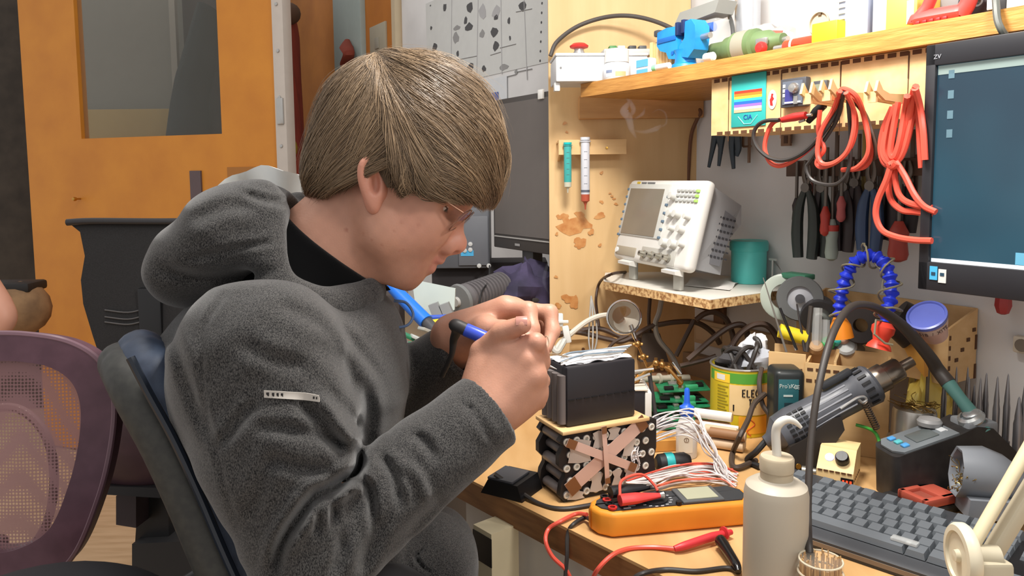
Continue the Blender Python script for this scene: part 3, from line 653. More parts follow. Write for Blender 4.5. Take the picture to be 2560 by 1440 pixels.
clump = np.sin(ph0*23+th0*3)*.5+np.sin(ph0*41-th0*5+1.3)*.35                 # locks share a bend
sway = .10*np.sin(ph0*9+2)+rng.normal(0, .03, N)+.07*clump
tt = th0[:, None]+(te2-th0)[:, None]*z
phx = ph0[:, None]+sway[:, None]*np.sin(z*2.6)[None]*np.clip(1/np.maximum(np.sin(tt), .35), 1, 2)+drift[:, None]*((z-.5)*1.5)[None]
frng = np.clip(np.cos(ph0), 0, 1)
rad = .95+.055*layer[:, None]+.016*np.sin(z*PI)[None]*(layer[:, None]-.3)+.020*clump[:, None]*np.sin(z*PI)[None]-.055*(z**3)[None]*(1-frng[:, None])*1.0-.02*(z**4)[None]*frng[:, None]+.012*np.sin(tt*11+ph0[:, None]*6)*frng[:, None]
tuft = (th0 < .55) & (rng.random(N) < .25); rad = rad-.085*np.clip(-np.cos(phx), 0, 1)*np.exp(-((tt-1.0)/.36)**2); fly = rng.random(N) < .012; rad = rad+np.where(fly, rng.random(N)*.12, 0)[:, None]*(z**1.5)[None]+np.where(tuft & (np.sin(ph0*3) > -.2), rng.random(N)*.13, 0)[:, None]*(z**1.3)[None]
pts = hpt(tt, phx, rad)                                          # N,NS,3 camera frame
wd = rng.uniform(.00025, .00055, N)[:, None]*(np.sin(np.clip(z*.93+.07, 0, 1)*PI)**.45)[None]
wd = np.where(fly[:, None], wd*.45, wd)
nrm = pts-HC; nrm /= np.linalg.norm(nrm, axis=2)[..., None]; tg = np.gradient(pts, axis=1); tg /= np.linalg.norm(tg, axis=2)[..., None]+1e-9
sd = np.cross(tg, nrm); sd /= np.linalg.norm(sd, axis=2)[..., None]+1e-9
tri = np.stack([pts+sd*wd[..., None], pts-sd*wd[..., None], pts+nrm*wd[..., None]*.9], 2)      # N,NS,3corner,3
V_ = towld(tri.reshape(-1, 3)); mi = np.array(MX[person.name].inverted()); V_ = V_@mi[:3, :3].T+mi[:3, 3]
base = (np.arange(N)*NS*3)[:, None, None]+(np.arange(NS-1)*3)[None, :, None]; qs = []
for a in range(3):
    c_ = (a+1) % 3; qs.append(np.stack([base+a, base+c_, base+3+c_, base+3+a], -1).reshape(-1, 4))
qs = np.vstack(qs)
me = bpy.data.meshes.new('hair_locks'); me.vertices.add(len(V_)); me.vertices.foreach_set('co', V_.astype(np.float32).ravel()); me.loops.add(qs.size); me.loops.foreach_set('vertex_index', qs.astype(np.int32).ravel())
me.polygons.add(len(qs)); me.polygons.foreach_set('loop_start', np.arange(0, qs.size, 4, dtype=np.int32)); me.update(calc_edges=True); me.polygons.foreach_set('use_smooth', [True]*len(qs))
tone = np.clip(rng.normal(.42, .15, N)+.38*clump, 0, 1); ca, cb = np.array(lin((76, 61, 47))), np.array(lin((158, 133, 104)))
cc = ca+(cb-ca)*tone[:, None]; at = me.color_attributes.new('tone', 'FLOAT_COLOR', 'POINT'); c4 = np.ones((N, NS*3, 4), np.float32); c4[..., :3] = cc[:, None]; at.data.foreach_set('color', c4.ravel())
me.materials.append(M_hair); obj('hair_locks', None, None, hair, mesh=me, kind='stuff')
# ================================================================ things on the partition and the wall
M_ply = mat('laser_plywood', (226, 190, 138), .6, c2=(212, 172, 118), nscale=8, stretch=(1, 6, 6), lo=.3, hi=.7)
M_char = plain('charred_edge', (92, 60, 36), .7)
M_blk = plain('black_plastic', (22, 22, 24), .4); M_blk2 = plain('black_rubber', (30, 29, 30), .6); M_wht = plain('white_plastic', (226, 226, 222), .4)
M_grey = plain('grey_plastic', (150, 150, 150), .45); M_dgrey = plain('dark_grey_plastic', (70, 70, 74), .45); M_steel = plain('steel', (190, 188, 184), .28, metal=.9)
M_red = plain('red_plastic', (196, 44, 40), .4); M_rwire = plain('red_wire', (224, 88, 70), .35); M_bwire = plain('black_wire', (52, 48, 46), .4); M_gwire = plain('grey_wire', (150, 146, 140), .4)
M_wwire = plain('white_wire', (222, 216, 214), .4); M_blue = plain('blue_plastic', (36, 96, 214), .35); M_brass = plain('brass', (196, 150, 70), .3, metal=.9)
# syringe rack
t = thing('syringe_rack', 'small plywood bracket screwed to the partition, holding two syringes', 'rack', V(1478, 387, 0))
z1, z0 = V(1470, 349, .045)[2], V(1470, 386, .045)[2]; xa, xb = V(1398, 360, .045)[0], V(1566, 360, .045)[0]
b = MB(); b.box(((xa+xb)/2, YDIV-.043, (z0+z1)/2), (xb-xa, .004, z1-z0)); 
b.prism([(xa, YDIV-.045, z1-.002), (xa+.006, YDIV-.041, z1-.002), (xa, YDIV, z1-.004), (xa-.004, YDIV, z1-.004)], (0, 0, -.003))
obj('front_plate', b, M_ply, t)
b = MB(); b.prism([(xa-.001, YDIV-.044, z1), (xa-.001, YDIV-.044, z0), (xa-.001, YDIV, z0-.014), (xa-.001, YDIV, z1)], (.004, 0, 0)); obj('side_plate', b, M_ply, t)
b = MB(); b.box(((xa+xb)/2+.01, YDIV-.022, z0+.018), (xb-xa-.03, .04, .003)); obj('slotted_shelf', b, M_ply, t)
b = MB(); q = V(1517, 370, .046); b.lathe([(.003, 0), (.003, .001), (0, .0012)], q, V3(0, -1, 0), 12); obj('screw', b, M_brass, t)
def syringe(px, pyt, pyb, r, cols, label, cap_):
    p = V(px, pyt, .052); q = V(px, pyb, .052); s = mpp(p); L = p[2]-q[2]; t = thing('syringe', label, 'syringe', q)
    o = V3(p[0], p[1], q[2])
    b = MB(); b.lathe([(r*.9, L*.20), (r, L*.22), (r, L*.93), (r*1.25, L*.935), (r*1.25, L*.95), (r*.5, L*.95)], o, ZAX, 18); obj('barrel', b, cols[0], t)
    b = MB(); b.lathe([(r*.35, L*.85), (r*.42, L*.955), (r*1.05, L*.96), (r*1.1, L), (0, L)], o, ZAX, 16); obj('plunger', b, cols[1], t)
    b = MB(); b.lathe([(r*.15, 0), (r*.22, L*.06), (r*.45, L*.10), (r*.95, L*.12), (r*.97, L*.23), (r*.6, L*.23)], o, ZAX, 16); obj('cap', b, cols[2], t)
    b = MB()
    for k in range(5): b.box(o+V3(0, -r*.99, L*(.36+.11*k)), (r*.7, .0006, .0008))
    obj('scale_mark', b, plain('scale_ink', (90, 96, 104), .6), t)
    if cap_: b = MB(); b.lathe([(r*1.01, L*.24), (r*1.01, L*.275)], o, ZAX, 18); obj('band', b, plain('slate_band', (96, 100, 112), .5), t)
    return t
syringe(1419, 356, 482, .0085, (plain('teal_flux', (72, 176, 172), .3), plain('bright_teal', (30, 196, 196), .35), plain('clear_tip', (198, 196, 176), .3)), 'teal syringe hanging in the plywood bracket', False)
syringe(1463, 343, 524, .0100, (plain('milky_barrel', (212, 214, 222), .3), plain('milky_plunger', (222, 224, 230), .3), plain('red_brown_tip', (176, 82, 58), .4)), 'white syringe with a red tip in the plywood bracket', True)
# white hose loop at the corner, dark cable behind the partition edge
t = obj('wall_cable', MB().tube([W(1745, 240, .012), W(1738, 262, .012), W(1752, 280, .012), W(1742, 300, .012), W(1728, 340, .014), W(1722, 420, .014), W(1718, 560, .012), W(1716, 690, .012)], .0042, 8, 6), plain('brown_cable', (116, 78, 54), .6), label='brown cable running down the corner beside the partition', cat='cable')
# ---------------------------------------------------------------- plywood tool box under the shelf (a panel hung from the shelf)
PO = .283
def B(px, py, off=0): return W(px, py, PO+off)
pbl, pbr = tw(B(1778, 330)), tw(B(2330, 300)); zb_ = (B(1778, 338)[2]+B(2298, 306)[2])/2; zt_ = SH0-.001
t_box = thing('plywood_toolbox', 'plywood finger-jointed panel box under the shelf with cable hooks', 'tool box', wpt((pbl+pbr)/2, zb_, PO-.05))
b = MB(); b.box(wpt((pbl+pbr)/2, (zb_+zt_)/2, PO-.002), (pbl-pbr, .004, zt_-zb_), WALLAX); obj('front_board', b, M_ply, t_box)
b = MB(); b.box(wpt(pbl-.002, (zb_+zt_)/2, PO-.052), (.004, .096, zt_-zb_-.004), WALLAX); obj('side_board', b, M_ply, t_box)
b = MB(); b.box(wpt((pbl+pbr)/2, zb_+.002, PO-.052), (pbl-pbr-.002, .096, .004), WALLAX); obj('bottom_board', b, M_ply, t_box)
b = MB()
for k in range(22):
    tpos = pbl-.012-k*(pbl-pbr)/22.0
    b = MB(); b.box(wpt(tpos, zt_-.004, PO+.0004), (.012, .0008, .006), WALLAX); obj('burnt_joint', b, M_char, t_box); b = MB(); b.box(wpt(tpos-.008, zb_+.003, PO+.0004), (.012, .0008, .005), WALLAX); obj('burnt_joint', b, M_char, t_box)
b = MB()
for px in (1823, 1954, 2102, 2271):
    q = tw(B(px, 200)); b = MB(); b.box(wpt(q, zt_-.020, PO+.0004), (.0018, .0008, .036), WALLAX); b.box(wpt(q, (zt_+zb_)/2-.01, PO+.0004), (.0009, .0008, .10), WALLAX); obj('panel_seam', b, M_char, t_box)
def plate(name, px0, px1, py0, py1, th, material, label, cat, off=0, parent=None, group=None, sub=None):
    l, r = tw(B((px0), (py0+py1)/2, off)), tw(B(px1, (py0+py1)/2, off)); mx = (px0+px1)/2; zt, zb2 = B(mx, py0, off)[2], B(mx, py1, off)[2]
    b = MB(); b.box(wpt((l+r)/2, (zt+zb2)/2, PO+off+th/2), (l-r, th, zt-zb2), WALLAX, min(.002, th*.45)); return obj(name, b, material, parent, label, cat, group), (l, r, zb2, zt)
# resistor colour card
c, (l, r, zb2, zt) = plate('card', 1830, 1916, 184, 316, .002, plain('teal_card', (52, 176, 170), .5), None, None, .0005, t0 := thing('colour_code_card', 'teal card with rainbow stripes on the plywood panel', 'card', B(1873, 316)))
cols = [(226, 60, 40), (236, 130, 44), (240, 206, 70), (60, 186, 196), (44, 104, 204), (150, 110, 204), (214, 196, 190), (226, 176, 140)]
H_ = zt-zb2
for k, cc in enumerate(cols):
    b = MB(); b.box(wpt((l+r)/2, zt-H_*(.335+k*.052), PO+.003), ((l-r)*.80, .0006, H_*.050), WALLAX); obj('stripe', b, plain('stripe_%d' % k, cc, .5), t0)
text('lettering', 'CIA', .011, wpt((l+r)/2, zb2+H_*.135, PO+.0028), np.stack([UW, ZAX, NW], 1), plain('navy_ink', (24, 60, 150), .6), t0, align='CENTER')
b = MB(); w_ = (l-r)
b.tube([wpt((l+r)/2+w_*.28, zb2+H_*.20, PO+.0028), wpt((l+r)/2+w_*.10, zb2+H_*.05, PO+.0028), wpt((l+r)/2-w_*.10, zb2+H_*.05, PO+.0028), wpt((l+r)/2-w_*.28, zb2+H_*.20, PO+.0028)], .0007, 6); obj('emblem_line', b, plain('pale_teal', (150, 226, 224), .5), t0)
# oval sticker
q = B(1931, 249, .0005); s = mpp(q); b = MB(); a = np.arange(28)*2*PI/28
b.prism([q+UW*math.cos(x)*13*s+ZAX*math.sin(x)*24*s for x in a], NW*.0006); t = thing('oval_sticker', 'white oval sticker with a red figure on the plywood panel', 'sticker', q); obj('paper', b, plain('paper_white', (244, 238, 232), .6), t)
b = MB(); b.prism([q+NW*.0008+UW*x*s+ZAX*y*s for x, y in [(-5, -14), (3, -15), (1, -4), (6, 2), (2, 8), (4, 14), (-2, 15), (-4, 5), (-7, 0)]], NW*.0004); obj('red_figure', b, M_red, t)
# framed gauge and the small display
t0 = thing('gauge_module', 'square black framed gauge set into the plywood panel', 'gauge', B(1995, 268)); fr, (l, r, zb2, zt) = plate('bezel', 1963, 2027, 196, 268, .012, M_dgrey, None, None, .0003, t0)
b = MB(); b.box(wpt((l+r)/2, (zb2+zt)/2, PO+.0128), ((l-r)*.78, .001, (zt-zb2)*.80), WALLAX); obj('dial_plate', b, plain('slate_face', (98, 104, 116), .3), t0)
b = MB(); b.box(wpt((l+r)/2+.006, (zb2+zt)/2-.006, PO+.0136), ((l-r)*.30, .001, (zt-zb2)*.5), WALLAX); obj('blue_window', b, plain('indigo', (60, 60, 128), .3), t0)
b = MB(); b.lathe([(.0085, 0), (.0085, .004), (.006, .008), (0, .009)], wpt((l+r)/2-.004, (zb2+zt)/2+.006, PO+.013), NW, 18); b.box(wpt((l+r)/2-.007, (zb2+zt)/2-.012, PO+.014), (.007, .002, .012), WALLAX); obj('chrome_knob', b, M_steel, t0)
b = MB(); b.box(wpt((l+r)/2-.001, zb2+(zt-zb2)*.16, PO+.0138), ((l-r)*.62, .001, .0025), WALLAX)
for k in range(3): b.box(wpt(l-(l-r)*.18, zb2+(zt-zb2)*(.42+.16*k), PO+.0138), (.004, .001, .005), WALLAX)
obj('white_mark', b, M_wht, t0)
t0 = thing('small_display', 'little grey digital display beside the gauge on the plywood panel', 'display', B(2056, 246)); fr, (l, r, zb2, zt) = plate('bezel', 2038, 2075, 202, 246, .008, M_dgrey, None, None, .0003, t0)
b = MB(); b.box(wpt((l+r)/2, (zb2+zt)/2, PO+.0088), ((l-r)*.72, .001, (zt-zb2)*.6), WALLAX); obj('screen', b, plain('lcd_olive', (132, 134, 112), .2), t0)
# cable hooks: U shaped plywood prongs sticking out of the panel
def hook(px, py, label):
    q = B(px, py); t = thing('cable_hook', label, 'hook', q, group='plywood cable hooks'); s = mpp(q)
    for sgn in (-1, 1):
        b = MB(); o = q+UW*sgn*13*s
        b.prism([o+ZAX*-22*s, o+NW*.055+ZAX*-16*s, o+NW*.075+ZAX*4*s, o+NW*.070+ZAX*30*s, o+NW*.060+ZAX*8*s, o+NW*.045, o+ZAX*2*s], UW*.004); obj('prong', b, M_ply, t)
    b = MB(); b.box(q+NW*.066+ZAX*-8*s, (22*s, .004, 26*s), WALLAX); obj('cross_piece', b, M_ply, t); return q+NW*.05
hk1 = hook(2092, 244, 'plywood hook carrying the red and black test leads')
hook(2140, 236, 'empty plywood hook behind the red and black test leads')
hk2 = hook(2254, 240, 'plywood hook carrying the thick bundle of red leads')
def wire(pts, r, seg=7, n=6): return MB().tube(pts, r, seg, n)
def Wl(l, off): return [W(x, y, off+(d[0] if d else 0)) for x, y, *d in l]
# red and black leads on the first hook
t = thing('test_lead', 'red and black test leads looped over the first plywood hook', 'cable', B(2040, 430), group='leads hung on the plywood hooks')
o_ = PO+.03
obj('red_lead', wire(Wl([(1962, 296), (1935, 305), (1920, 330), (1912, 370), (1925, 405), (1950, 415), (1985, 400), (2030, 365), (2070, 310), (2098, 240, .02), (2108, 222, .025), (2140, 240, .02), (2160, 290), (2172, 350), (2168, 390), (2140, 420), (2105, 425)], o_), .0036), M_rwire, t)
obj('red_lead', wire(Wl([(2100, 228, .02), (2085, 270), (2052, 330), (2044, 385), (2058, 410), (2090, 405), (2120, 375), (2135, 320), (2132, 270), (2115, 232, .02)], o_+.012), .0036), M_rwire, t)
obj('red_lead', wire(Wl([(2050, 275), (2046, 330), (2060, 372), (2046, 395), (2042, 410), (2056, 418), (2096, 402), (2130, 360), (2140, 300), (2120, 238, .02)], o_+.004), .0034), M_rwire, t)
obj('red_lead', wire(Wl([(2110, 230, .02), (2150, 262), (2165, 320), (2178, 380), (2165, 415), (2130, 425)], o_-.006), .0034), M_rwire, t)
obj('black_lead', wire(Wl([(1948, 300), (1915, 302), (1893, 315), (1884, 340), (1895, 370), (1925, 395), (1965, 400), (2010, 380), (2060, 330), (2100, 265), (2108, 232, .02)], o_+.008), .0032), M_bwire, t)
obj('black_lead', wire(Wl([(2108, 232, .02), (2092, 300), (2030, 395), (2016, 420), (2030, 450), (2068, 462), (2100, 455), (2122, 420), (2126, 340), (2120, 250, .015)], o_+.004), .0028), M_bwire, t)
obj('black_lead', wire(Wl([(2112, 232, .02), (2158, 280), (2185, 350), (2190, 385), (2180, 400)], o_-.012), .0034), plain('brown_black_wire', (84, 62, 50), .5), t)
b = MB(); b.tube(Wl([(1955, 300), (1985, 293), (2015, 288)], o_), [.0045, .0065, .0055], 10, 5); obj('red_plug', b, M_red, t)
b = MB(); b.tube(Wl([(2020, 305), (2040, 280), (2060, 262)], o_-.01), [.004, .007, .006], 10, 5); obj('black_plug', b, M_blk, t)
b = MB(); b.tube(Wl([(2018, 288), (2030, 287)], o_), .0022, 8); b.tube(Wl([(1998, 305), (2012, 300)], o_), .002, 8); obj('metal_tip', b, M_steel, t)
# bundle of red leads on the second hook
t = thing('test_lead', 'thick bundle of red leads tied and hung over the second plywood hook', 'cable', B(2250, 590), group='leads hung on the plywood hooks')
o_ = PO+.045
for k, l in enumerate([
    [(2232, 268), (2210, 320), (2202, 370), (2210, 405), (2228, 412), (2252, 390), (2272, 320), (2282, 240, .02), (2290, 215, .03)],
    [(2240, 262), (2222, 310), (2212, 370), (2220, 395), (2234, 400), (2258, 360), (2270, 300), (2284, 225, .02)],
    [(2246, 255), (2234, 320), (2226, 380), (2236, 392), (2250, 350), (2262, 280), (2268, 240, .02)],
    [(2228, 412), (2216, 450), (2195, 500), (2190, 540), (2205, 575), (2240, 592), (2285, 600), (2330, 602)],
    [(2232, 412), (2222, 460), (2228, 500), (2255, 525), (2290, 530), (2335, 536)],
    [(2236, 412), (2238, 450), (2250, 490), (2280, 510), (2330, 520)],
    [(2240, 405), (2262, 440), (2285, 485), (2310, 515), (2340, 530)],
    [(2288, 222, .02), (2300, 270), (2308, 330), (2312, 400)], [(2286, 222, .02), (2296, 300), (2304, 420)],
    [(2214, 330), (2206, 380), (2222, 408), (2244, 402), (2262, 370), (2280, 300), (2294, 238)]]):
    obj('red_lead', wire(Wl(l, o_+.004*(k % 4)), .0042), M_rwire, t)
b = MB(); b.tube(Wl([(2225, 407), (2232, 414), (2240, 406)], o_+.012), .006, 8, 4); obj('tie', b, M_rwire, t)
# ---------------------------------------------------------------- things on the bare wall
M_glove = plain('blue_black_rubber', (62, 74, 84), .6)
t = thing('rubber_glove', 'pair of dark grey-blue rubber gloves hanging below the plywood panel', 'gloves', W(1808, 420, .03))
for fx in [[(1790, 330), (1782, 370), (1772, 418)], [(1806, 330), (1802, 370), (1797, 415)], [(1796, 332), (1800, 360), (1803, 385)]]:
    obj('finger', MB().tube(Wl(fx, .035), [.013, .009, .0055], 10, 5, flat=(1, .6)), M_glove, t)
for fx in [[(1832, 330), (1830, 370), (1834, 422)], [(1843, 330), (1846, 370), (1842, 390)]]:
    obj('finger', MB().tube(Wl(fx, .035), [.013, .0105, .006], 10, 5, flat=(1, .6)), M_glove, t)
b = MB(); b.tube(Wl([(1808, 300), (1812, 336)], .035), [.022, .024], 12, 3, flat=(1, .4)); obj('cuff', b, M_glove, t)
b = MB(); l0 = W(1874, 335, .02); 
t = thing('caliper', 'small brown caliper hanging on the wall beside the gloves', 'caliper', W(1874, 405, .02)); s = mpp(l0)
b.box(W(1873, 370, .02), (6*s, .004, 74*s), WALLAX); b.box(W(1868, 366, .02), (24*s, .004, 5*s), WALLAX); b.box(W(1858, 352, .02), (4*s, .004, 30*s), WALLAX); obj('beam', b, plain('brown_steel', (128, 100, 78), .5), t)
b = MB(); b.box(W(1966, 348, .012), (26*s, .006, 32*s), WALLAX); t = thing('wall_tag', 'small brown wooden tag on the wall under the plywood panel', 'tag', W(1966, 363, .01)); obj('plate', b, plain('tag_brown', (140, 108, 82), .6), t); b = MB(); b.box(W(1964, 349, .0158), (10*s, .001, 18*s), WALLAX); b.box(W(1979, 346, .0158), (3*s, .001, 22*s), WALLAX); obj('dark_print', b, plain('dark_brown', (86, 62, 48), .7), t)
# rack with pliers and screwdrivers
t = thing('tool_rack', 'dark wooden rack on the wall holding a row of pliers and screwdrivers', 'rack', W(2140, 450, .03))
ra, rb = tw(W(1978, 420, .05)), tw(W(2345, 420, .05)); zr1, zr0 = W(2150, 398, .05)[2], W(2150, 440, .05)[2]
M_rack = mat('dark_rack_wood', (92, 70, 58), .7, c2=(74, 56, 46), nscale=12)
b = MB(); b.box(wpt((ra+rb)/2, (zr0+zr1)/2, .062), (ra-rb, .006, zr1-zr0), WALLAX, .001); obj('front_rail', b, M_rack, t)
b = MB(); b.box(wpt((ra+rb)/2, zr1-.004, .032), (ra-rb, .056, .006), WALLAX); obj('top_rail', b, M_rack, t)
b = MB(); b.box(wpt(ra-.003, (zr0+zr1)/2, .032), (.006, .058, zr1-zr0), WALLAX); obj('end_cheek', b, M_rack, t)
def pliers(px, top, bot, w_, cols, off, label, spread=1.0):
    q0, q1 = W(px, top, off), W(px, bot, off); s = mpp(q1); L = q0[2]-q1[2]; o = V3(q1[0], q1[1], q1[2]); t = thing('pliers', label, 'pliers', o, group='hand tools on the wall rack')
    b = MB(); u_ = UW
    for sg in (-1, 1): b.tube([o+u_*sg*.004+ZAX*L, o+u_*sg*.006+ZAX*L*.84, o-u_*sg*.004+ZAX*L*.68], [.003, .006, .006], 8, 4, flat=(1, .6))
    b.lathe([(.009, -.005), (.009, .005)], o+ZAX*L*.72, NW, 14); obj('jaw', b, plain('tool_steel', (110, 104, 98), .45, metal=.6), t)
    for sg in (-1, 1):
        b = MB(); e = w_*s*.5*spread
        b.tube([o+u_*sg*.005+ZAX*L*.68, o+u_*sg*e*.9+ZAX*L*.5, o+u_*sg*e*1.05+ZAX*L*.25, o+u_*sg*e*.85], [.0065, .0115, .0130, .0115], 10, 5, flat=(1, .8)); obj('grip', b, cols[(sg+1)//2 % len(cols)], t)
    return t
def screwdriver(px, top, bot, col, off, label, r=.010, tip=None):
    q0, q1 = W(px, top, off), W(px, bot, off); L = q0[2]-q1[2]; o = q1; t = thing('screwdriver', label, 'screwdriver', o, group='hand tools on the wall rack')
    b = MB(); b.cyl(o+ZAX*L*.38, o+ZAX*L, .0030, 10); obj('shaft', b, plain('tool_steel', (110, 104, 98), .45), t)
    b = MB(); b.lathe([(r*.3, 0), (r*.85, .004), (r, L*.08), (r*.85, L*.2), (r, L*.30), (r*.6, L*.38), (r*.4, L*.42)], o, ZAX, 12); obj('handle', b, col, t)
    if tip: b = MB(); b.lathe([(r*1.02, L*.30), (r*1.02, L*.36)], o, ZAX, 12); obj('collar', b, tip, t)
    return t
G1, G2, G3 = plain('grip_green_black', (52, 60, 58), .55), plain('grip_dark', (48, 42, 44), .55), plain('grip_blue', (54, 76, 110), .5)
GR = plain('grip_red', (176, 60, 50), .45); GT = plain('pale_green_plastic', (150, 164, 156), .5)
pliers(2012, 400, 645, 46, [G1, G1], .085, 'largest green-black pliers, first on the wall rack')
pliers(2050, 402, 642, 34, [G2, G1], .075, 'dark-gripped pliers next to the largest pair on the wall rack')
screwdriver(2062, 412, 590, GR, .105, 'red-ended screwdriver low between the dark pliers', .009)
screwdriver(2078, 402, 652, GT, .095, 'pale green screwdriver with red collar on the wall rack', .0115, GR)
pliers(2106, 405, 628, 34, [G2, G2], .08, 'black-gripped pliers beside the pale green screwdriver')
screwdriver(2102, 400, 555, plain('rose_handle', (176, 92, 92), .5), .10, 'short rose-coloured screwdriver hanging among the black pliers', .008)
pliers(2134, 402, 600, 30, [G2, G2], .075, 'short dark pliers in the middle of the wall rack')
pliers(2172, 402, 626, 40, [G3, G3], .09, 'blue-gripped pliers on the wall rack')
pliers(2215, 405, 600, 34, [G2, G2], .075, 'dark pliers behind the loop of red leads')
screwdriver(2244, 410, 655, plain('dull_red_handle', (160, 62, 52), .5), .095, 'thick dull-red screwdriver handle lowest on the wall rack', .016)
screwdriver(1990, 404, 560, G2, .07, 'thin black screwdriver beside the rack cheek', .008)
pliers(2262, 402, 580, 30, [G2, plain('grip_black', (28, 26, 28), .6)], .07, 'black pliers behind the thick dull-red handle')
for k, (px, c_) in enumerate([(2030, (110, 62, 50)), (2040, (92, 78, 66)), (2066, (120, 100, 84)), (2090, (98, 84, 74)), (2118, (126, 104, 86)), (2128, (90, 76, 66)), (2146, (104, 86, 74)), (2158, (176, 150, 90)), (2186, (110, 92, 78)), (2200, (88, 74, 66)), (2230, (96, 82, 72)), (2278, (104, 86, 74)), (2290, (90, 74, 66))]):
    q = W(px, 470+(k % 3)*14, .055); t = thing('needle_file', 'thin tool shank standing in the wall rack among the pliers', 'file', q, group='thin tool shanks in the wall rack'); b = MB(); L = .075+.02*(k % 4)
    b.box(q+ZAX*(L/2-.02), (.006+.002*(k % 2), .003, L), WALLAX, .001); obj('blade', b, plain('shank_%d' % k, c_, .5, metal=.3), t)
# lower right of the wall
q = W(2507, 786, .03); s = mpp(q); t = thing('hook_handle', 'red plastic handle hanging on the wall under the big monitor', 'handle', q); b = MB(); b.lathe([(.004, 0), (13*s, .002), (19*s, 22*s), (17*s, 50*s), (15*s, 80*s)], q, ZAX, 6); obj('grip', b, plain('crimson', (168, 54, 56), .4), t); b = MB(); b.cyl(q+ZAX*60*s, q+ZAX*60*s-NW*.03, .004); obj('pin', b, M_steel, t)
q = W(2560, 862, .008); s = mpp(q); t = thing('wall_socket', 'beige socket plate on the wall at the edge of the bench', 'socket', q); b = MB(); b.box(q, (44*s, .014, 42*s), WALLAX, .003); obj('plate', b, plain('beige_plate', (206, 196, 178), .5), t)
b = MB(); b.lathe([(.010, 0), (.010, .001)], q+NW*.0072, NW, 16); obj('plug_hole', b, plain('socket_dark', (120, 110, 98), .6), t)
# ================================================================ on the long plank shelf
def along(px, off, py=100): return tw(W(px, py, off))
def sz(px, py, off): return W(px, py, off)[2]
def sbox(px0, px1, pyt, off, dep, bev=.003, pyb=None):             # box standing on the shelf: front plane at off
    l, r = along(px0, off), along(px1, off); zt = sz((px0+px1)/2, pyt, off); zb = SH1+.0005 if pyb is None else sz((px0+px1)/2, pyb, off)
    b = MB(); b.box(wpt((l+r)/2, (zt+zb)/2, off-dep/2), (l-r, dep, zt-zb), WALLAX, bev); return b, (l, r, zb, zt)
def base(px, off): q = W(px, 100, off); return V3(q[0], q[1], SH1+.0005)
M_box = plain('enclosure_white', (214, 216, 218), .45)
# white enclosure box at the left end
q = P(1390, 214, 1.565); z0 = SH1+.0005; ex = nz(V3(1, .05, 0)); ey = V3(-ex[1], ex[0], 0); XA = axes(x=ex, z=ZAX); s = mpp(q); o = V3(q[0], q[1], z0); Wd, Hb, Dp = 232*s, P(1390, 133, depth(q))[2]-z0, .11
t = thing('enclosure_box', 'long white project box overhanging the end of the pine shelf', 'box', o+ex*Wd/2+ey*Dp/2, XA)
b = MB(); b.box((0, 0, Hb*.44), (Wd, Dp, Hb*.88), None, .003); obj('body', b, M_box, t, local=True)
b = MB(); b.box((0, 0, Hb*.94), (Wd+.003, Dp+.003, Hb*.115), None, .003); obj('lid', b, M_box, t, local=True)
b = MB(); b.lathe([(.0022, 0), (.0022, .001), (0, .001)], (-Wd/2+.010, -Dp/2, Hb*.48), V3(0, -1, 0), 10); obj('screw', b, plain('grey_screw', (120, 120, 120), .5), t, local=True)
b = MB(); b.box((-Wd/2+.004, -Dp*.3, -.009), (.012, .02, .018), None, .002); obj('white_clip', b, M_wht, t, local=True)
top = o+ex*.055+ey*.05+ZAX*Hb
t = thing('stop_button', 'red mushroom button with chrome collar standing on the white project box', 'button', top)
b = MB(); b.lathe([(.012, 0), (.013, .006), (.010, .012), (.010, .016)], top, ZAX, 18); obj('collar', b, M_steel, t)
b = MB(); b.lathe([(.009, .015), (.019, .018), (.020, .022), (.013, .027), (0, .028)], top, ZAX, 20); obj('cap', b, M_red, t)
t = thing('connector_block', 'pale grey connector block with green and black terminals behind the white jar', 'connector', o+ex*.16+ey*.06+ZAX*Hb); 
b = MB(); b.box(o+ex*.158+ey*.06+ZAX*(Hb+.007), (.105, .05, .014), XA, .003); obj('body', b, plain('pale_grey', (188, 190, 186), .5), t)
for k, (dx, cc) in enumerate([(-.030, (70, 130, 70)), (-.012, (214, 214, 206)), (.012, (60, 60, 60)), (.034, (84, 84, 84))]):
    b = MB(); b.box(o+ex*(.158+dx)+ey*.06+ZAX*(Hb+.018), (.016, .02, .010), XA, .002); obj('terminal', b, plain('term_%d' % k, cc, .5), t)
# cables on the shelf
t = obj('cable_arc', MB().tube([P(1376, 140, 1.70), P(1392, 105, 1.70), P(1440, 68, 1.69), P(1500, 46, 1.68), P(1560, 39, 1.66), P(1620, 48, 1.64), P(1680, 72, 1.60), P(1720, 110, 1.58)], .0048, 10, 8), plain('thick_black_cable', (74, 68, 64), .5), label='thick black cable arching over the shelf end against the partition', cat='cable')
t = obj('hanging_cable', MB().tube([W(1806, -40, .05), W(1815, 10, .06), W(1824, 42, .10), W(1832, 75, .14), V3(*base(1840, .15))+ZAX*.004], .0042, 8, 6), plain('grey_black_cable', (80, 80, 78), .5), label='dark cable dropping to the shelf behind the blue vise', cat='cable')
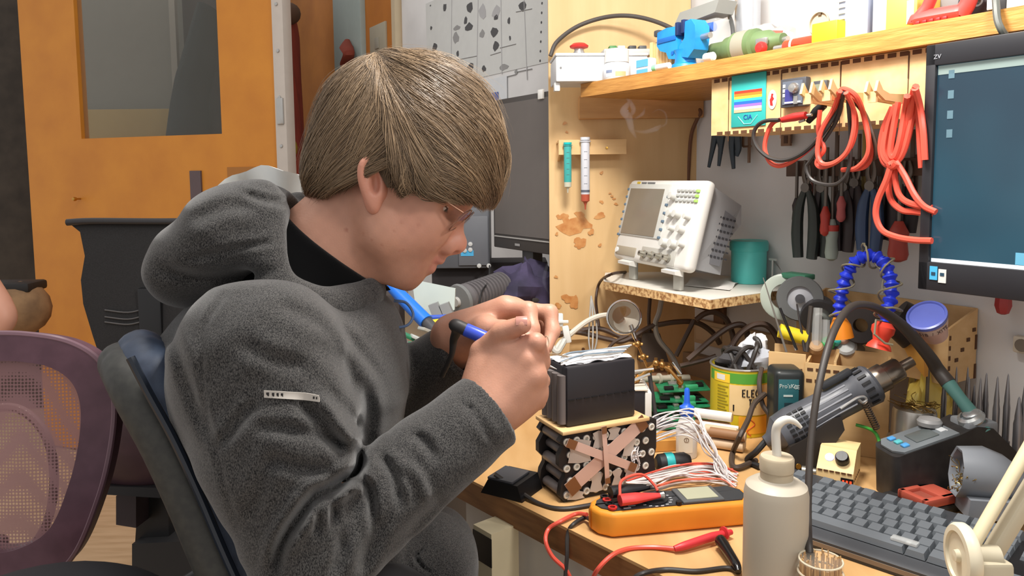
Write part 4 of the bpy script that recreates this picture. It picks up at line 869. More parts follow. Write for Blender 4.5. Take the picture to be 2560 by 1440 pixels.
# white jar with pills label
def jar(name, px0, px1, pyt, pyb_cap, off, mb_, mc, label, cat='jar', ribs=True):
    c = base((px0+px1)/2, off); r = (px1-px0)/2*mpp(W((px0+px1)/2, 100, off)); H = sz((px0+px1)/2, pyt, off)-c[2]; hc = sz((px0+px1)/2, pyb_cap, off)-c[2]; t = thing(name, label, cat, c)
    b = MB(); b.lathe([(r*.94, 0), (r, .003), (r, hc*.82), (r*.86, hc*.97), (r*.8, hc)], c, ZAX, 28); obj('body', b, mb_, t)
    b = MB(); b.lathe([(r*.86, hc), (r*.89, hc+.001), (r*.89, H-.002), (r*.8, H), (0, H)], c, ZAX, 28); obj('lid', b, mc, t); return t, c, r, H, hc
t, c, r, H, hc = jar('pill_jar', 1508, 1576, 124, 158, .27, plain('milk_white', (222, 224, 228), .35), M_wht, 'white plastic jar with a printed label on the shelf edge')
pts = [(-50, .02, .55), (40, .02, .55)]
def wrap(c, r, a0, a1, z0, z1, n=10): return [[V3(c[0]+r*math.cos(a), c[1]+r*math.sin(a), z) for z in (z0, z1)] for a in np.linspace(a0, a1, n)]
def facing(c): return math.atan2(CAM[1]-c[1], CAM[0]-c[0])
fa_ = facing(c); b = MB(); b.slab(wrap(c, r*1.002, fa_-.9, fa_+1.0, c[2]+hc*.12, c[2]+hc*.62), nz(CAM-c)*.0004); lb_ = obj('label_sticker', b, plain('jar_label', (206, 208, 214), .5), t)
b = MB(); b.slab(wrap(c, r*1.012, fa_-.1, fa_+.7, c[2]+hc*.15, c[2]+hc*.42), nz(CAM-c)*.0004); obj('tan_print', b, plain('tan_print', (196, 176, 130), .5), lb_)
b = MB(); b.slab(wrap(c, r*1.012, fa_-.85, fa_-.35, c[2]+hc*.36, c[2]+hc*.52), nz(CAM-c)*.0004); obj('slate_print', b, plain('slate_print', (130, 142, 170), .5), lb_)
b, (l, r, zb, zt) = sbox(1589, 1623, 146, .27, .02); t = thing('card_box', 'small white and light blue carton on the shelf by the white jar', 'carton', wpt((l+r)/2, zb, .26)); obj('carton', b, plain('carton_white', (212, 220, 228), .5), t)
b = MB(); b.box(wpt((l+r)/2, zb+(zt-zb)*.72, .2704), ((l-r)*.84, .0008, (zt-zb)*.42), WALLAX); b.box(wpt((l+r)/2, zb+(zt-zb)*.22, .2704), ((l-r)*.8, .0008, (zt-zb)*.30), WALLAX); obj('blue_print', b, plain('sky_print', (96, 176, 226), .5), t)
for k in range(7):
    px = 1624+k*8.0; b, (l, r, zb, zt) = sbox(px, px+7.2, 106+k*.6, .245, .03, .0006); obj('wooden_slat', b, plain('slat_%d' % (k % 3), [(232, 196, 140), (222, 180, 120), (238, 204, 150)][k % 3], .6), None, 'thin pale wooden slat in the row behind the blue vise', 'slat', 'row of thin wooden slats on the shelf')
c = base(1634, .292); d = base(1674, .292); t = thing('marker_pen', 'white marker pen with a pale green cap lying under the blue vise', 'pen', c); b = MB(); b.cyl(c+ZAX*.006, d+ZAX*.006, .0058, 14); obj('barrel', b, M_wht, t); b = MB(); b.cyl(c+ZAX*.006-UW*-.0, c+ZAX*.006+UW*.010, .0062, 14); obj('cap', b, plain('mint', (140, 206, 160), .4), t)
c = base(1764, .29); t = obj('bottle_cap', MB().lathe([(.0075, 0), (.008, .002), (.008, .018), (.006, .020), (0, .020)], c+ZAX*.008, UW, 16), M_wht, label='white plastic bottle cap on the shelf edge right of the vise foot'.replace('right of', 'beside'), cat='cap')
# blue vise
c = base(1706, .25); s = mpp(c); VX = axes(x=nz(UW*.96+NW*.10), z=ZAX); t = thing('bench_vise', 'small bright blue cast bench vise on the pine shelf', 'vise', c, VX)
M_vise = mat('vise_blue', (38, 150, 222), .4, c2=(30, 128, 204), nscale=16, bump=.1, bscale=90)
H = sz(1712, 68, .24)-SH1; k = H/.090
def vb(*a, **q): return MB().box(*a, **q)
b = MB(); b.lathe([(.030*k, 0), (.032*k, .004*k), (.030*k, .010*k), (.022*k, .014*k), (.020*k, .030*k), (.024*k, .040*k)], (.01*k, 0, 0), ZAX, 24); obj('swivel_base', b, M_vise, t, local=True)
b = MB(); b.prism([(-.060*k, -.018*k, .085*k), (-.062*k, -.018*k, .058*k), (-.050*k, -.018*k, .046*k), (-.030*k, -.018*k, .040*k), (-.022*k, -.018*k, .026*k), (.004*k, -.018*k, .022*k), (.008*k, -.018*k, .050*k), (.000*k, -.018*k, .070*k), (.000*k, -.018*k, .088*k), (-.030*k, -.018*k, .090*k)], (0, .036*k, 0)); obj('fixed_jaw', b, M_vise, t, local=True)
b = MB(); b.box((-.028*k, -.0185*k, .066*k), (.060*k, .003*k, .010*k), None, .001); b.lathe([(.004*k, 0), (.004*k, .001)], (-.008*k, -.0186*k, .036*k), V3(0, -1, 0), 12); obj('cast_rib', b, plain('vise_dark_blue', (24, 104, 190), .4), t, local=True)
b = MB(); b.prism([(.030*k, -.018*k, .092*k), (.028*k, -.018*k, .060*k), (.012*k, -.018*k, .046*k), (.012*k, -.018*k, .026*k), (.040*k, -.018*k, .020*k), (.058*k, -.018*k, .034*k), (.062*k, -.018*k, .062*k), (.060*k, -.018*k, .080*k), (.048*k, -.018*k, .094*k)], (0, .036*k, 0)); obj('moving_jaw', b, M_vise, t, local=True)
b = MB(); b.box((.0055*k, 0, .082*k), (.009*k, .040*k, .026*k), None, .001); b.box((.024*k, 0, .084*k), (.009*k, .040*k, .026*k), None, .001); obj('jaw_plate', b, plain('navy_steel', (46, 62, 108), .4, metal=.4), t, local=True)
b = MB(); b.cyl((-.07*k, 0, .058*k), (.085*k, 0, .058*k), .006*k, 12); obj('screw_spindle', b, M_steel, t, local=True)
b = MB(); b.box((-.070*k, 0, .086*k), (.016*k, .030*k, .014*k), None, .003); obj('anvil', b, M_dgrey, t, local=True)
# clear clamshell, bag, silver can
M_clear = mat('clear_plastic', (226, 228, 226), .12, alpha=.38, spec=.7); M_film = mat('clear_film', (232, 224, 218), .2, alpha=.45, spec=.7, bump=.4, bscale=30)
l, r = along(1695, .15), along(1800, .15); zt = sz(1745, 18, .15)
t = thing('clamshell_pack', 'clear plastic clamshell pack with a grey lid behind the blue vise', 'package', wpt((l+r)/2, SH1, .13)); zb = SH1+.0005
b = MB(); b.box(wpt((l+r)/2, zb+(zt-zb)*.40, .13), (l-r, .06, (zt-zb)*.78), WALLAX, .008); obj('tray', b, M_clear, t)
b = MB(); b.prism([wpt(l, zb+(zt-zb)*.76, .165), wpt(l-.015, zt-.004, .16), wpt(r-.006, zt+.003, .16), wpt(r, zb+(zt-zb)*.84, .165)], -NW*.05); obj('lid', b, plain('clam_grey', (150, 150, 144), .3), t)
b = MB(); b.cyl(wpt(r+.045, zb+(zt-zb)*.66, .158), wpt(r+.008, zb+(zt-zb)*.66, .158), .009, 14); obj('blue_tube', b, plain('tube_blue', (66, 112, 204), .4), t)
c = base(1868, .08); rr = 31*mpp(W(1868, 20, .08)); t = thing('metal_can', 'tall silvery metal can at the back of the shelf by the wall', 'can', c); b = MB(); b.lathe([(rr, 0), (rr, .17), (rr*.96, .175), (rr*.96, .19), (0, .19)], c, ZAX, 30); obj('body', b, plain('satin_can', (206, 208, 212), .35, metal=.6), t)
b = MB(); b.lathe([(rr*1.02, .0), (rr*1.02, .004)], c, ZAX, 30); obj('rim', b, M_steel, t)
b = MB(); g = []; l, r = along(1768, .16), along(1962, .16)
for i in range(15):
    u_ = i/14; row = []
    for j in range(9):
        v_ = j/8; hgt = .018+.062*math.sin(v_*PI)**.7*(.55+.45*math.sin(u_*PI)**.6)*(1+.14*math.sin(7*u_*3+v_*5)); row.append(wpt(l+(r-l)*u_, SH1+.001+hgt*(.15 if j in (0, 8) else 1)*(.93+.07*math.sin(i*2.1+j)), .05+.14*v_)+V3(0, 0, .004*math.sin(i*1.7+j*2.3)))
    g.append(row)
b.slab(g, (0, 0, .0006)); t = thing('plastic_bag', 'crumpled clear plastic bag with red print behind the green motor', 'bag', wpt((l+r)/2, SH1, .12)); obj('film', b, M_film, t)
b = MB(); b.prism([wpt(r+.050, SH1+.020, .185), wpt(r-.006, SH1+.020, .185), wpt(r-.004, SH1+.055, .17), wpt(r+.036, SH1+.062, .17)], NW*.001); obj('red_print', b, plain('bag_red', (196, 92, 76), .5), t)
# green motor lying along the shelf
M_green = mat('olive_paint', (106, 128, 84), .5, c2=(92, 114, 74), nscale=14)
a0 = base(1778, .21); a1 = base(1966, .21); zc = (sz(1870, 76, .21)-SH1)*.5; rm = zc*.98; ax_ = nz(a1-a0); L = np.linalg.norm(a1-a0); o = a0+ZAX*(zc+.0005)
t = thing('electric_motor', 'olive green electric motor wrapped with a grey tape band, lying on the shelf', 'motor', a0+ax_*L/2, axes(x=ax_, z=ZAX))
b = MB(); b.lathe([(rm*.50, 0), (rm*.62, .006), (rm*.62, L*.22), (rm*.8, L*.26), (rm*.85, L*.36), (rm, L*.38), (rm, L*.64), (rm*.8, L*.66), (rm*.75, L*.80), (rm*.5, L*.86), (rm*.42, L*.97)], o, ax_, 26); obj('housing', b, M_green, t)
b = MB(); b.lathe([(rm*1.015, L*.42), (rm*1.015, L*.58)], o, ax_, 26); obj('tape_band', b, plain('tape_grey', (150, 146, 130), .6), t)
b = MB(); b.cyl(o+ax_*L*.97, o+ax_*(L*1.02), rm*.2); b.box(o+ax_*L*.8+NW*rm*.72, (.024, .006, .012), WALLAX, .002); obj('shaft', b, M_steel, t)
q = W(1906, 124, .275); t = obj('push_button', MB().lathe([(.010, 0), (.010, .006), (.007, .010), (0, .011)], V3(q[0], q[1], SH1+.0105), NW, 18), M_red, label='round red button cap lying before the green motor', cat='button')
# red torch
a0 = base(1938, .235); a1 = base(2112, .235); L = np.linalg.norm(a1-a0); ax_ = nz(a1-a0); o = a0+ZAX*.0125; r_ = .0120
t = thing('heat_torch', 'shiny red-orange cylinder tool with a steel neck lying on the shelf', 'torch', a0+ax_*L/2)
b = MB(); b.lathe([(r_*.9, L*.17), (r_, L*.19), (r_, L*.97), (r_*.9, L)], o, ax_, 22); obj('body', b, plain('gloss_red', (224, 64, 34), .12, coat=.8), t)
b = MB(); b.cyl(o, o+ax_*L*.18, r_*.45, 14); obj('neck', b, M_steel, t)
b = MB(); b.lathe([(r_*1.04, L*.28), (r_*1.04, L*.31)], o, ax_, 22); obj('ring', b, M_wht, t)
# socket box
b, (l, r, zb, zt) = sbox(1985, 2100, -30, .19, .09, .006); t = thing('socket_box', 'white mains socket box with a round recessed outlet on the shelf', 'socket', wpt((l+r)/2, zb, .15)); obj('housing', b, plain('socket_white', (226, 222, 210), .4), t)
q = W(2050, 58, .191); rr = 27*mpp(q); b = MB(); b.lathe([(rr, 0), (rr*1.08, .002), (rr*1.08, .004), (rr*.96, .004), (rr*.94, -.012), (0, -.012)], q, NW, 28); obj('outlet', b, plain('outlet_beige', (196, 184, 158), .5), t)
b = MB(); b.lathe([(.004, 0), (.004, .001)], q-NW*.0118+UW*.008, NW, 10); b.lathe([(.004, 0), (.004, .001)], q-NW*.0118-UW*.008, NW, 10); b.box(q-NW*.004+ZAX*rr*.85, (.006, .014, .005), WALLAX); obj('contact', b, plain('contact_brown', (110, 96, 76), .4), t)
b, (l, r, zb, zt) = sbox(2028, 2092, 54, .255, .03, .002); t = obj('yellow_block', b, plain('bright_yellow', (246, 214, 40), .45), label='bright yellow block below the round outlet on the shelf', cat='block')
# cases
b, (l, r, zb, zt) = sbox(2093, 2168, -40, .235, .12, .003); t = thing('supply_case', 'blue-grey metal case with white louvred edge on the shelf', 'case', wpt((l+r)/2, zb, .17)); obj('housing', b, plain('blue_grey_case', (158, 166, 186), .45), t)
b = MB()
for k in range(14): b.box(wpt(l-.006, zb+.006+k*.0088, .2365), (.013, .004, .0048), WALLAX)
obj('louvre', b, M_wht, t, kind='stuff')
b, (l, r, zb, zt) = sbox(2178, 2218, -40, .235, .12, .003); t = obj('grey_case', b, plain('steel_grey_case', (172, 176, 184), .45), label='plain grey case between the louvred case and the yellow carton', cat='case')
b, (l, r, zb, zt) = sbox(2162, 2182, -40, .205, .09, .003); t = obj('dark_block', b, plain('gap_shade', (84, 80, 82), .5), label='narrow dark slab coloured as the shaded gap between two grey cases', cat='case')  # fills the dark gap between the cases; shade put into its colour
b, (l, r, zb, zt) = sbox(2212, 2290, -10, .255, .10, .002); t = thing('yellow_carton', 'yellow carton with a white label strip on the shelf', 'carton', wpt((l+r)/2, zb, .2)); obj('carton', b, plain('warm_yellow', (240, 196, 84), .5), t)
b = MB(); b.box(wpt(r+(l-r)*.20, zb+(zt-zb)*.52, .2555), ((l-r)*.22, .0008, (zt-zb)*.62), WALLAX); obj('label_strip', b, M_wht, t)
# red clamp tool
o = base(2360, .262); s = mpp(o); t = thing('clamp_tool', 'red plastic clamp tool with ribbed grip bar on the shelf', 'clamp', o, WALLAX)
def L2(px, py): q = W(px, py, .262); return V3(np.dot(q-o, UW), 0, q[2]-o[2])
b = MB(); b.tube([L2(2290, 60), L2(2300, 50), L2(2396, 32), L2(2408, 30)], [.012, .013, .012, .011], 10, 3, flat=(1, .9)); obj('grip_bar', b, plain('coral_red', (206, 72, 66), .45), t, local=True)
b = MB(); b.tube([L2(2296, 52), L2(2318, 18), L2(2330, -10)], [.011, .008, .008], 10, 4); b.tube([L2(2402, 36), L2(2420, 8), L2(2428, -20)], [.011, .010, .010], 10, 4); obj('arm', b, plain('coral_red', (206, 72, 66), .45), t, local=True)
b = MB()
for k in range(5): b.box(L2(2306+k*17, 59-k*3.1)+V3(0, -.0115, 0), (.006, .003, .004), None, .001)
obj('rib', b, plain('dark_red', (160, 44, 44), .5), t, local=True)
b, (l, r, zb, zt) = sbox(2335, 2405, -20, .20, .05, .01); t = obj('grey_casting', b, plain('casting_grey', (120, 114, 112), .6), label='dark grey casting behind the red clamp tool', cat='casting')
o = base(2452, .235); rr = 30*mpp(o); t = thing('tape_reel', 'dark reel of tape standing behind the charger plug', 'reel', o); b = MB(); b.lathe([(rr*.45, -.012), (rr*1.6, -.012), (rr*1.6, .012), (rr*.45, .012)], o+ZAX*rr*1.62, NW, 26, ring=True); obj('roll', b, plain('reel_dark', (66, 60, 62), .5), t)
b = MB(); b.lathe([(rr*.44, -.0125), (rr*.44, .0125), (rr*.3, .0125), (rr*.3, -.0125)], o+ZAX*rr*1.62, NW, 20, ring=True); obj('core', b, M_grey, t)
b, (l, r, zb, zt) = sbox(2464, 2512, -20, .262, .03, .003); t = thing('charger', 'white and black plug-in charger near the shelf end', 'charger', wpt((l+r)/2, zb, .25)); obj('body', b, plain('charger_black', (46, 46, 48), .4), t)
b = MB(); b.box(wpt((l+r)/2+.004, zb+(zt-zb)*.55, .2635), ((l-r)*.55, .004, (zt-zb)*.55), WALLAX, .001); obj('white_face', b, plain('face_white', (206, 214, 214), .4), t)
c = base(2548, .255); rr = 30*mpp(c); t = thing('white_tub', 'white round tub at the near end of the shelf', 'tub', c); b = MB(); b.lathe([(rr*.92, 0), (rr, .004), (rr, .06)], c, ZAX, 26); obj('body', b, M_wht, t); b = MB(); b.lathe([(rr*1.04, .06), (rr*1.06, .062), (rr*1.06, .072), (0, .073)], c, ZAX, 26); obj('lid', b, M_wht, t)
t = obj('shelf_cable', MB().tube([W(2488, -30, .29), W(2490, 10, .305), W(2494, 50, .312), W(2504, 75, .312), W(2516, 92, .30)], .0042, 8, 6), plain('grey_green_cable', (92, 94, 88), .5), label='dark cable hanging over the shelf edge to the big monitor', cat='cable')
# ================================================================ the small chipboard shelf with the oscilloscope
M_chip = mat('chipboard_edge', (222, 186, 132), .7, c2=(150, 106, 62), nscale=140, detail=2, lo=.42, hi=.62, bump=.2, bscale=160)
M_lam = plain('white_laminate', (226, 222, 212), .4)
SO = .27; z_s = (W(1510, 712, SO)[2]+W(1775, 738, SO)[2])/2; e_r = tw(W(1775, 735, SO)); e_l = tw(W(1510, 705, SO)); HS = .018
# the left end is trimmed to meet the partition
qd = W(1510, 705, SO)
fl = wpt(e_l, z_s, SO); bl = wpt(0.02, z_s, .002); 
t = thing('chipboard_shelf', 'small white laminated chipboard shelf on a wall bracket', 'shelf', wpt(e_r/2, z_s, .13))
pl = [fl, wpt(e_r, z_s, SO), wpt(e_r, z_s, .002), bl, V3(fl[0]+.02, YDIV-.003, z_s), V3(fl[0], min(fl[1]+.01, YDIV-.003), z_s)]
b = MB(); b.prism([p-ZAX*HS for p in pl], ZAX*(HS-.001)); obj('board', b, M_chip, t)
b = MB(); b.prism([p-ZAX*.001 for p in pl], ZAX*.001); obj('top_face', b, M_lam, t, label='white laminate face')
M_brk = plain('bracket_brown', (116, 84, 60), .5)
tb = tw(W(1797, 780, .01)); b = MB(); b.box(wpt(tb, z_s-HS-.045, .006), (.03, .010, .09), WALLAX, .001); b.prism([wpt(tb+.002, z_s-HS-.001, .01), wpt(tb+.002, z_s-HS-.001, .2), wpt(tb+.002, z_s-HS-.008, .2), wpt(tb+.002, z_s-HS-.07, .01)], -UW*-.004); obj('bracket', b, M_brk, t)
b = MB(); b.lathe([(.004, 0), (.003, .002), (0, .002)], wpt(tb, z_s-HS-.03, .0112), NW, 10); obj('bracket_screw', b, M_steel, t)
# ---- oscilloscope
wd = .300; tl = math.radians(15); so = .225
bl_ = W(1536, 652, so-.02); br_ = W(1722, 674, so+.035); mid = (bl_+br_)/2; wd = float(np.dot(br_-bl_, UW)); hh = .192*wd/.30
_ux = nz((br_-bl_)*[1, 1, 0]); _nx = V3(_ux[1], -_ux[0], 0); _nx = _nx if _nx@NW > 0 else -_nx; wd = float(np.linalg.norm((br_-bl_)[:2])); hh = .186*wd/.30
RT = np.stack([_ux, -NW*math.cos(tl)-ZAX*math.sin(tl)*1.0, ZAX*math.cos(tl)-_nx*math.sin(tl)], 1)
RT[:, 1] = np.cross(RT[:, 2], RT[:, 0])
t = thing('oscilloscope', 'white digital oscilloscope tilted up on the chipboard shelf', 'oscilloscope', mid, RT)
k = wd/.30; M_osc = plain('osc_white', (222, 220, 214), .4); M_oscg = plain('osc_grey', (160, 160, 162), .45); dp = .112*k
def OB(*a, **q): return MB().box(*a, **q)
b = MB(); pr = [(-wd/2+.012*k, .012*k, .010*k), (-wd/2+.012*k, .012*k, hh-.006*k), (-wd/2+.030*k, dp*.96, hh*.86), (-wd/2+.030*k, dp*1.05, hh*.66), (-wd/2+.030*k, dp*.80, hh*.40), (-wd/2+.03*k, dp*.86, .012*k)]
prr = [(-x, y, z) for x, y, z in pr]
b.add(np.array(pr+prr), [tuple(range(6)), tuple(range(11, 5, -1))]+[(i, 6+i, 6+(i+1) % 6, (i+1) % 6) for i in range(6)]); obj('case', b, M_oscg, t, local=True, ang=25)
b = OB((0, .006*k, hh/2), (wd, .028*k, hh), None, .012*k, 4); obj('front_frame', b, M_osc, t, local=True)
b = OB((-.055*k, -.0088*k, hh*.62), (.172*k, .004*k, hh*.64), None, .003*k); bz = obj('screen_bezel', b, plain('bezel_grey', (196, 196, 190), .4), t, local=True)
b = OB((-.058*k, -.0112*k, hh*.60), (.140*k, .002*k, hh*.56)); obj('screen', b, plain('lcd_off', (128, 118, 104), .18), bz, local=True)
b = MB()
for i in range(7): b.box((-.140*k, -.0095*k, hh*(.30+i*.095)), (.009*k, .005*k, .006*k), None, .0015*k)
for i in range(6): b.box((.030*k, -.0095*k, hh*(.32+i*.095)), (.008*k, .005*k, .006*k), None, .0015*k)
obj('soft_key', b, plain('soft_key_blue', (96, 116, 134), .4), t, local=True, kind='stuff')
for (x, z, r) in [(.052, .80, .0085), (.060, .60, .0085), (.082, .60, .0085), (.074, .44, .006), (.108, .44, .0085), (.060, .27, .0095), (.092, .27, .0095), (.120, .58, .006), (.122, .28, .006)]:
    b = MB(); b.lathe([(r*1.1*k, 0), (r*1.05*k, .004*k), (r*.9*k, .010*k), (r*.85*k, .014*k), (0, .0145*k)], (x*k, -.008*k, hh*z), V3(0, -1, 0), 16); obj('knob', b, plain('knob_pale', (204, 204, 198), .4), t, local=True)
b = MB()
for i in range(5):
    for j in range(3): b.box(((.064+i*.014)*k, -.0095*k, hh*(.76+j*.055)), (.010*k, .004*k, .005*k), None, .001*k)
obj('button', b, plain('button_grey', (176, 178, 174), .4), t, local=True, kind='stuff')
b = MB()
for j in range(3): b.box((.132*k, -.0098*k, hh*(.76+j*.055)), (.010*k, .004*k, .006*k), None, .001*k)
obj('green_button', b, plain('lime', (170, 214, 110), .4), t, local=True)
b = OB((.040*k, -.0085*k, hh*.115), (.130*k, .004*k, hh*.17), None, .002*k); pnl = obj('input_panel', b, plain('input_grey', (178, 176, 168), .4), t, local=True)
for i in range(4):
    b = MB(); b.lathe([(.0085*k, 0), (.0085*k, .003*k), (.006*k, .004*k), (.0055*k, .015*k), (.003*k, .015*k), (.003*k, .008*k), (0, .008*k)], ((-.008+i*.031)*k, -.010*k, hh*.11), V3(0, -1, 0), 16); obj('bnc_socket', b, plain('nickel', (176, 172, 160), .3, metal=.8), pnl, local=True)
b = OB((-.092*k, -.0085*k, hh*.11), (.085*k, .004*k, hh*.11), None, .002*k); obj('usb_recess', b, plain('recess_tan', (160, 150, 132), .5), t, local=True)
b = MB(); b.lathe([(.0065*k, 0), (.006*k, .003*k), (0, .003*k)], (-.128*k, -.010*k, hh*.11), V3(0, -1, 0), 14); obj('power_button', b, M_wht, t, local=True)
b = MB(); b.box((-.105*k, -.0082*k, hh*.955), (.012*k, .002*k, .005*k)); obj('maker_badge', b, plain('badge_yellow', (206, 176, 60), .4), t, local=True)
b = MB(); b.box((-.082*k, -.0082*k, hh*.955), (.020*k, .0015*k, .003*k)); b.box((-.052*k, -.0082*k, hh*.955), (.030*k, .0015*k, .003*k)); obj('maker_print', b, plain('osc_ink', (110, 110, 112), .5), t, local=True)
b = MB()                                                          # side vent: dark recess with slots on the near side
b.prism([(wd/2-.0285*k, .040*k, .028*k), (wd/2-.0285*k, .040*k, hh*.80), (wd/2-.0275*k, dp*.86, hh*.70), (wd/2-.0275*k, dp*.74, .028*k)], (.006*k, 0, 0)); vn = obj('side_vent', b, plain('vent_grey', (112, 112, 116), .5), t, local=True)
b = MB()
for i in range(7):
    for j in range(6): b.box((wd/2-.0215*k, (.048+j*.009)*k, hh*(.24+i*.072)), (.002*k, .0055*k, .0035*k))
obj('vent_slot', b, plain('slot_dark', (60, 60, 64), .6), vn, local=True, kind='stuff')
for x in (-.095, .085):
    b = MB(); b.prism([(x*k-.012*k, .004*k, .004*k), (x*k-.012*k, -.014*k, -.004*k), (x*k-.012*k, -.012*k, -.010*k), (x*k-.012*k, .008*k, -.010*k)], (.05*k, 0, 0)); obj('tilt_foot', b, M_osc, t, local=True)
    ft = mid+RT@V3(x*k+.012*k, .012*k, 0); hgt = ft[2]-z_s
    b = MB(); b.box((ft+V3(ft[0], ft[1], z_s))/2-V3(ft[0], ft[1], 0)*0+V3(0, 0, 0) if False else V3(ft[0], ft[1], (ft[2]+z_s)/2+.001), (.022*k, .010*k, max(hgt, .004)), WALLAX, .002); obj('stand_leg', b, plain('leg_grey', (180, 178, 170), .5), t)
# power cord of the scope
t = obj('mains_lead', MB().tube([W(1565, 680, .13), W(1530, 685, .28), V(1500, 705, .02), V(1490, 745, .018), V(1494, 790, .018), V(1498, 820, .03)], .0032, 8, 6), plain('dark_brown_cord', (70, 50, 40), .5), label='thin dark cord running from the oscilloscope down the partition', cat='cable')
def on_s(px, py): return D(px, py, z_s)
c = D(1871, 706, z_s); rr = 44*mpp(c); H = P(1871, 600, depth(c))[2]-z_s; M_turq = plain('turquoise', (96, 210, 204), .4)
t = thing('paste_tub', 'turquoise screw-top tub standing on the chipboard shelf', 'tub', c); b = MB(); b.lathe([(rr*.92, .0005), (rr*.96, .003), (rr*.97, H*.74), (rr*.97, H*.76)], c, ZAX, 30); obj('body', b, M_turq, t)
b = MB(); b.lathe([(rr*1.03, H*.76), (rr*1.06, H*.78), (rr*1.06, H*.95), (rr*1.0, H), (0, H)], c, ZAX, 30); obj('lid', b, plain('turquoise_lid', (84, 196, 190), .4), t)
for k_, (py, cc) in enumerate([(628, (70, 110, 226)), (652, (60, 96, 206)), (690, (214, 216, 212))]):
    q = D(1836, 678, z_s); zz = P(1822, py, depth(q))[2]; b = MB(); b.cyl(V3(q[0], q[1], zz)-UW*.03, V3(q[0], q[1], zz)+UW*.012, .006, 12)
    t = obj('marker_pen', b, plain('pen_%d' % k_, cc, .4), label=['bright blue pen end sticking out behind the turquoise tub', 'darker blue pen end lower behind the turquoise tub', 'white pen lying on the chipboard shelf behind the tub'][k_], cat='pen')
g = []
for i in range(9):
    row = []
    for j in range(5):
        q = D(1712+i*14+j*7, 716-j*6+i*1.5, z_s); row.append(q+V3(0, 0, .002+.004*math.sin(i*1.3)*math.sin(j*1.1)**2+(.006 if j == 2 else 0)))
    g.append(row)
b = MB(); b.slab(g, (0, 0, .0006)); t = obj('paper_sheet', b, plain('sheet_white', (232, 228, 222), .6), label='crumpled white paper lying on the chipboard shelf', cat='paper')
# white plastic clips and thin wires behind the tub, green box
q = D(1930, 708, z_s); zz = z_s
t = thing('wire_stand', 'small white wire stand behind the turquoise tub', 'stand', q); b = MB(); zt = P(1924, 648, depth(q))[2]
b.tube([q, V3(q[0], q[1], zt)], .002, 6); b.tube([V3(q[0], q[1], zt)-UW*.008, V3(q[0], q[1], zt)+UW*.010], .0025, 6); obj('post', b, M_wht, t)
b = MB(); b.tube([V3(q[0], q[1], zt), P(1945, 665, depth(q)), P(1962, 688, depth(q)-.01)], .0009, 6, 5); obj('thin_wire', b, M_gwire, t)
# ================================================================ on the workbench: batteries, wires, meter, tin
def frame(pa, pb, z=DESK):
    A, Bq = D(*pa, z), D(*pb, z); x = nz(Bq-A); return A, float(np.linalg.norm(Bq-A)), axes(x=x, z=ZAX)
def hpx(p, py): return P(0, py, depth(p))[2]-p[2]                 # height of picture row py above p at p's depth
def hgt(p, px, py): return P(px, py, depth(p))[2]-p[2]
M_copper = plain('pink_copper', (222, 186, 170), .4, metal=.1); M_nick = plain('nickel_strip', (204, 194, 184), .4, metal=.2); M_tan = plain('kapton_brown', (128, 84, 52), .35)
A, wd, AX = frame((1404, 1258), (1640, 1206)); Hb = hgt(A, 1400, 1082); dp = .072
t = thing('battery_pack', 'big open battery pack of round cells in black holders with copper straps', 'battery', A, AX); xv, yv = AX[:, 0], AX[:, 1]
nx, nz_r = 10, 5; px_ = wd/(nx+.1); pz = Hb/(nz_r+.15)
for yy in (0, dp-.010):
    b = MB(); out = []
    for i in range(nx): out.append((px_*(i+.55)-px_*.3, yy, .0005)); out.append((px_*(i+.55)+px_*.3, yy, .0005))
    out += [(wd, yy, pz*.5), (wd-.004, yy, Hb*.4), (wd, yy, Hb*.55), (wd, yy, Hb-.002)]+[(x, yy, Hb) for x in (wd-.004, .004)]+[(-.003, yy, Hb*.9), (.004, yy, Hb*.82), (-.004, yy, Hb*.70), (-.004, yy, Hb*.55), (.006, yy, Hb*.44), (.006, yy, Hb*.38), (0, yy, Hb*.28), (-.003, yy, Hb*.1)]
    b.prism(out, (0, .010, 0)); obj('cell_holder', b, plain('holder_black', (36, 32, 31), .5), t, local=True)
M_cell = plain('cell_sleeve', (126, 118, 116), .4)
cpx = None
for r in range(nz_r):
    for c in range(nx):
        x = px_*(c+.55)+(px_*.30 if r % 2 else -px_*.05); z = pz*(r+.55)
        if c == nx-1 and r % 2: continue
        b = MB(); R_ = min(px_, pz)*.46; b.lathe([(R_*.72, -.0012), (R_*.80, -.0012), (R_*.80, .004), (R_, .006), (R_, dp-.012), (R_*.8, dp-.01)], (x, 0, z), V3(0, 1, 0), 14); ce = obj('cell', b, M_cell, t, local=True)
        b = MB(); b.lathe([(R_*.74, -.0018), (R_*.62, -.0026), (R_*.40, -.0026), (R_*.36, -.0018), (0, -.0018)], (x, 0, z), V3(0, 1, 0), 14); obj('terminal', b, plain('cell_end', (220, 214, 200), .4), ce, local=True)
def onf(px, py, off=0): q = hit(px, py, A-yv*off, -yv); e = q-A; return V3(e@xv, -off, q[2]-A[2])
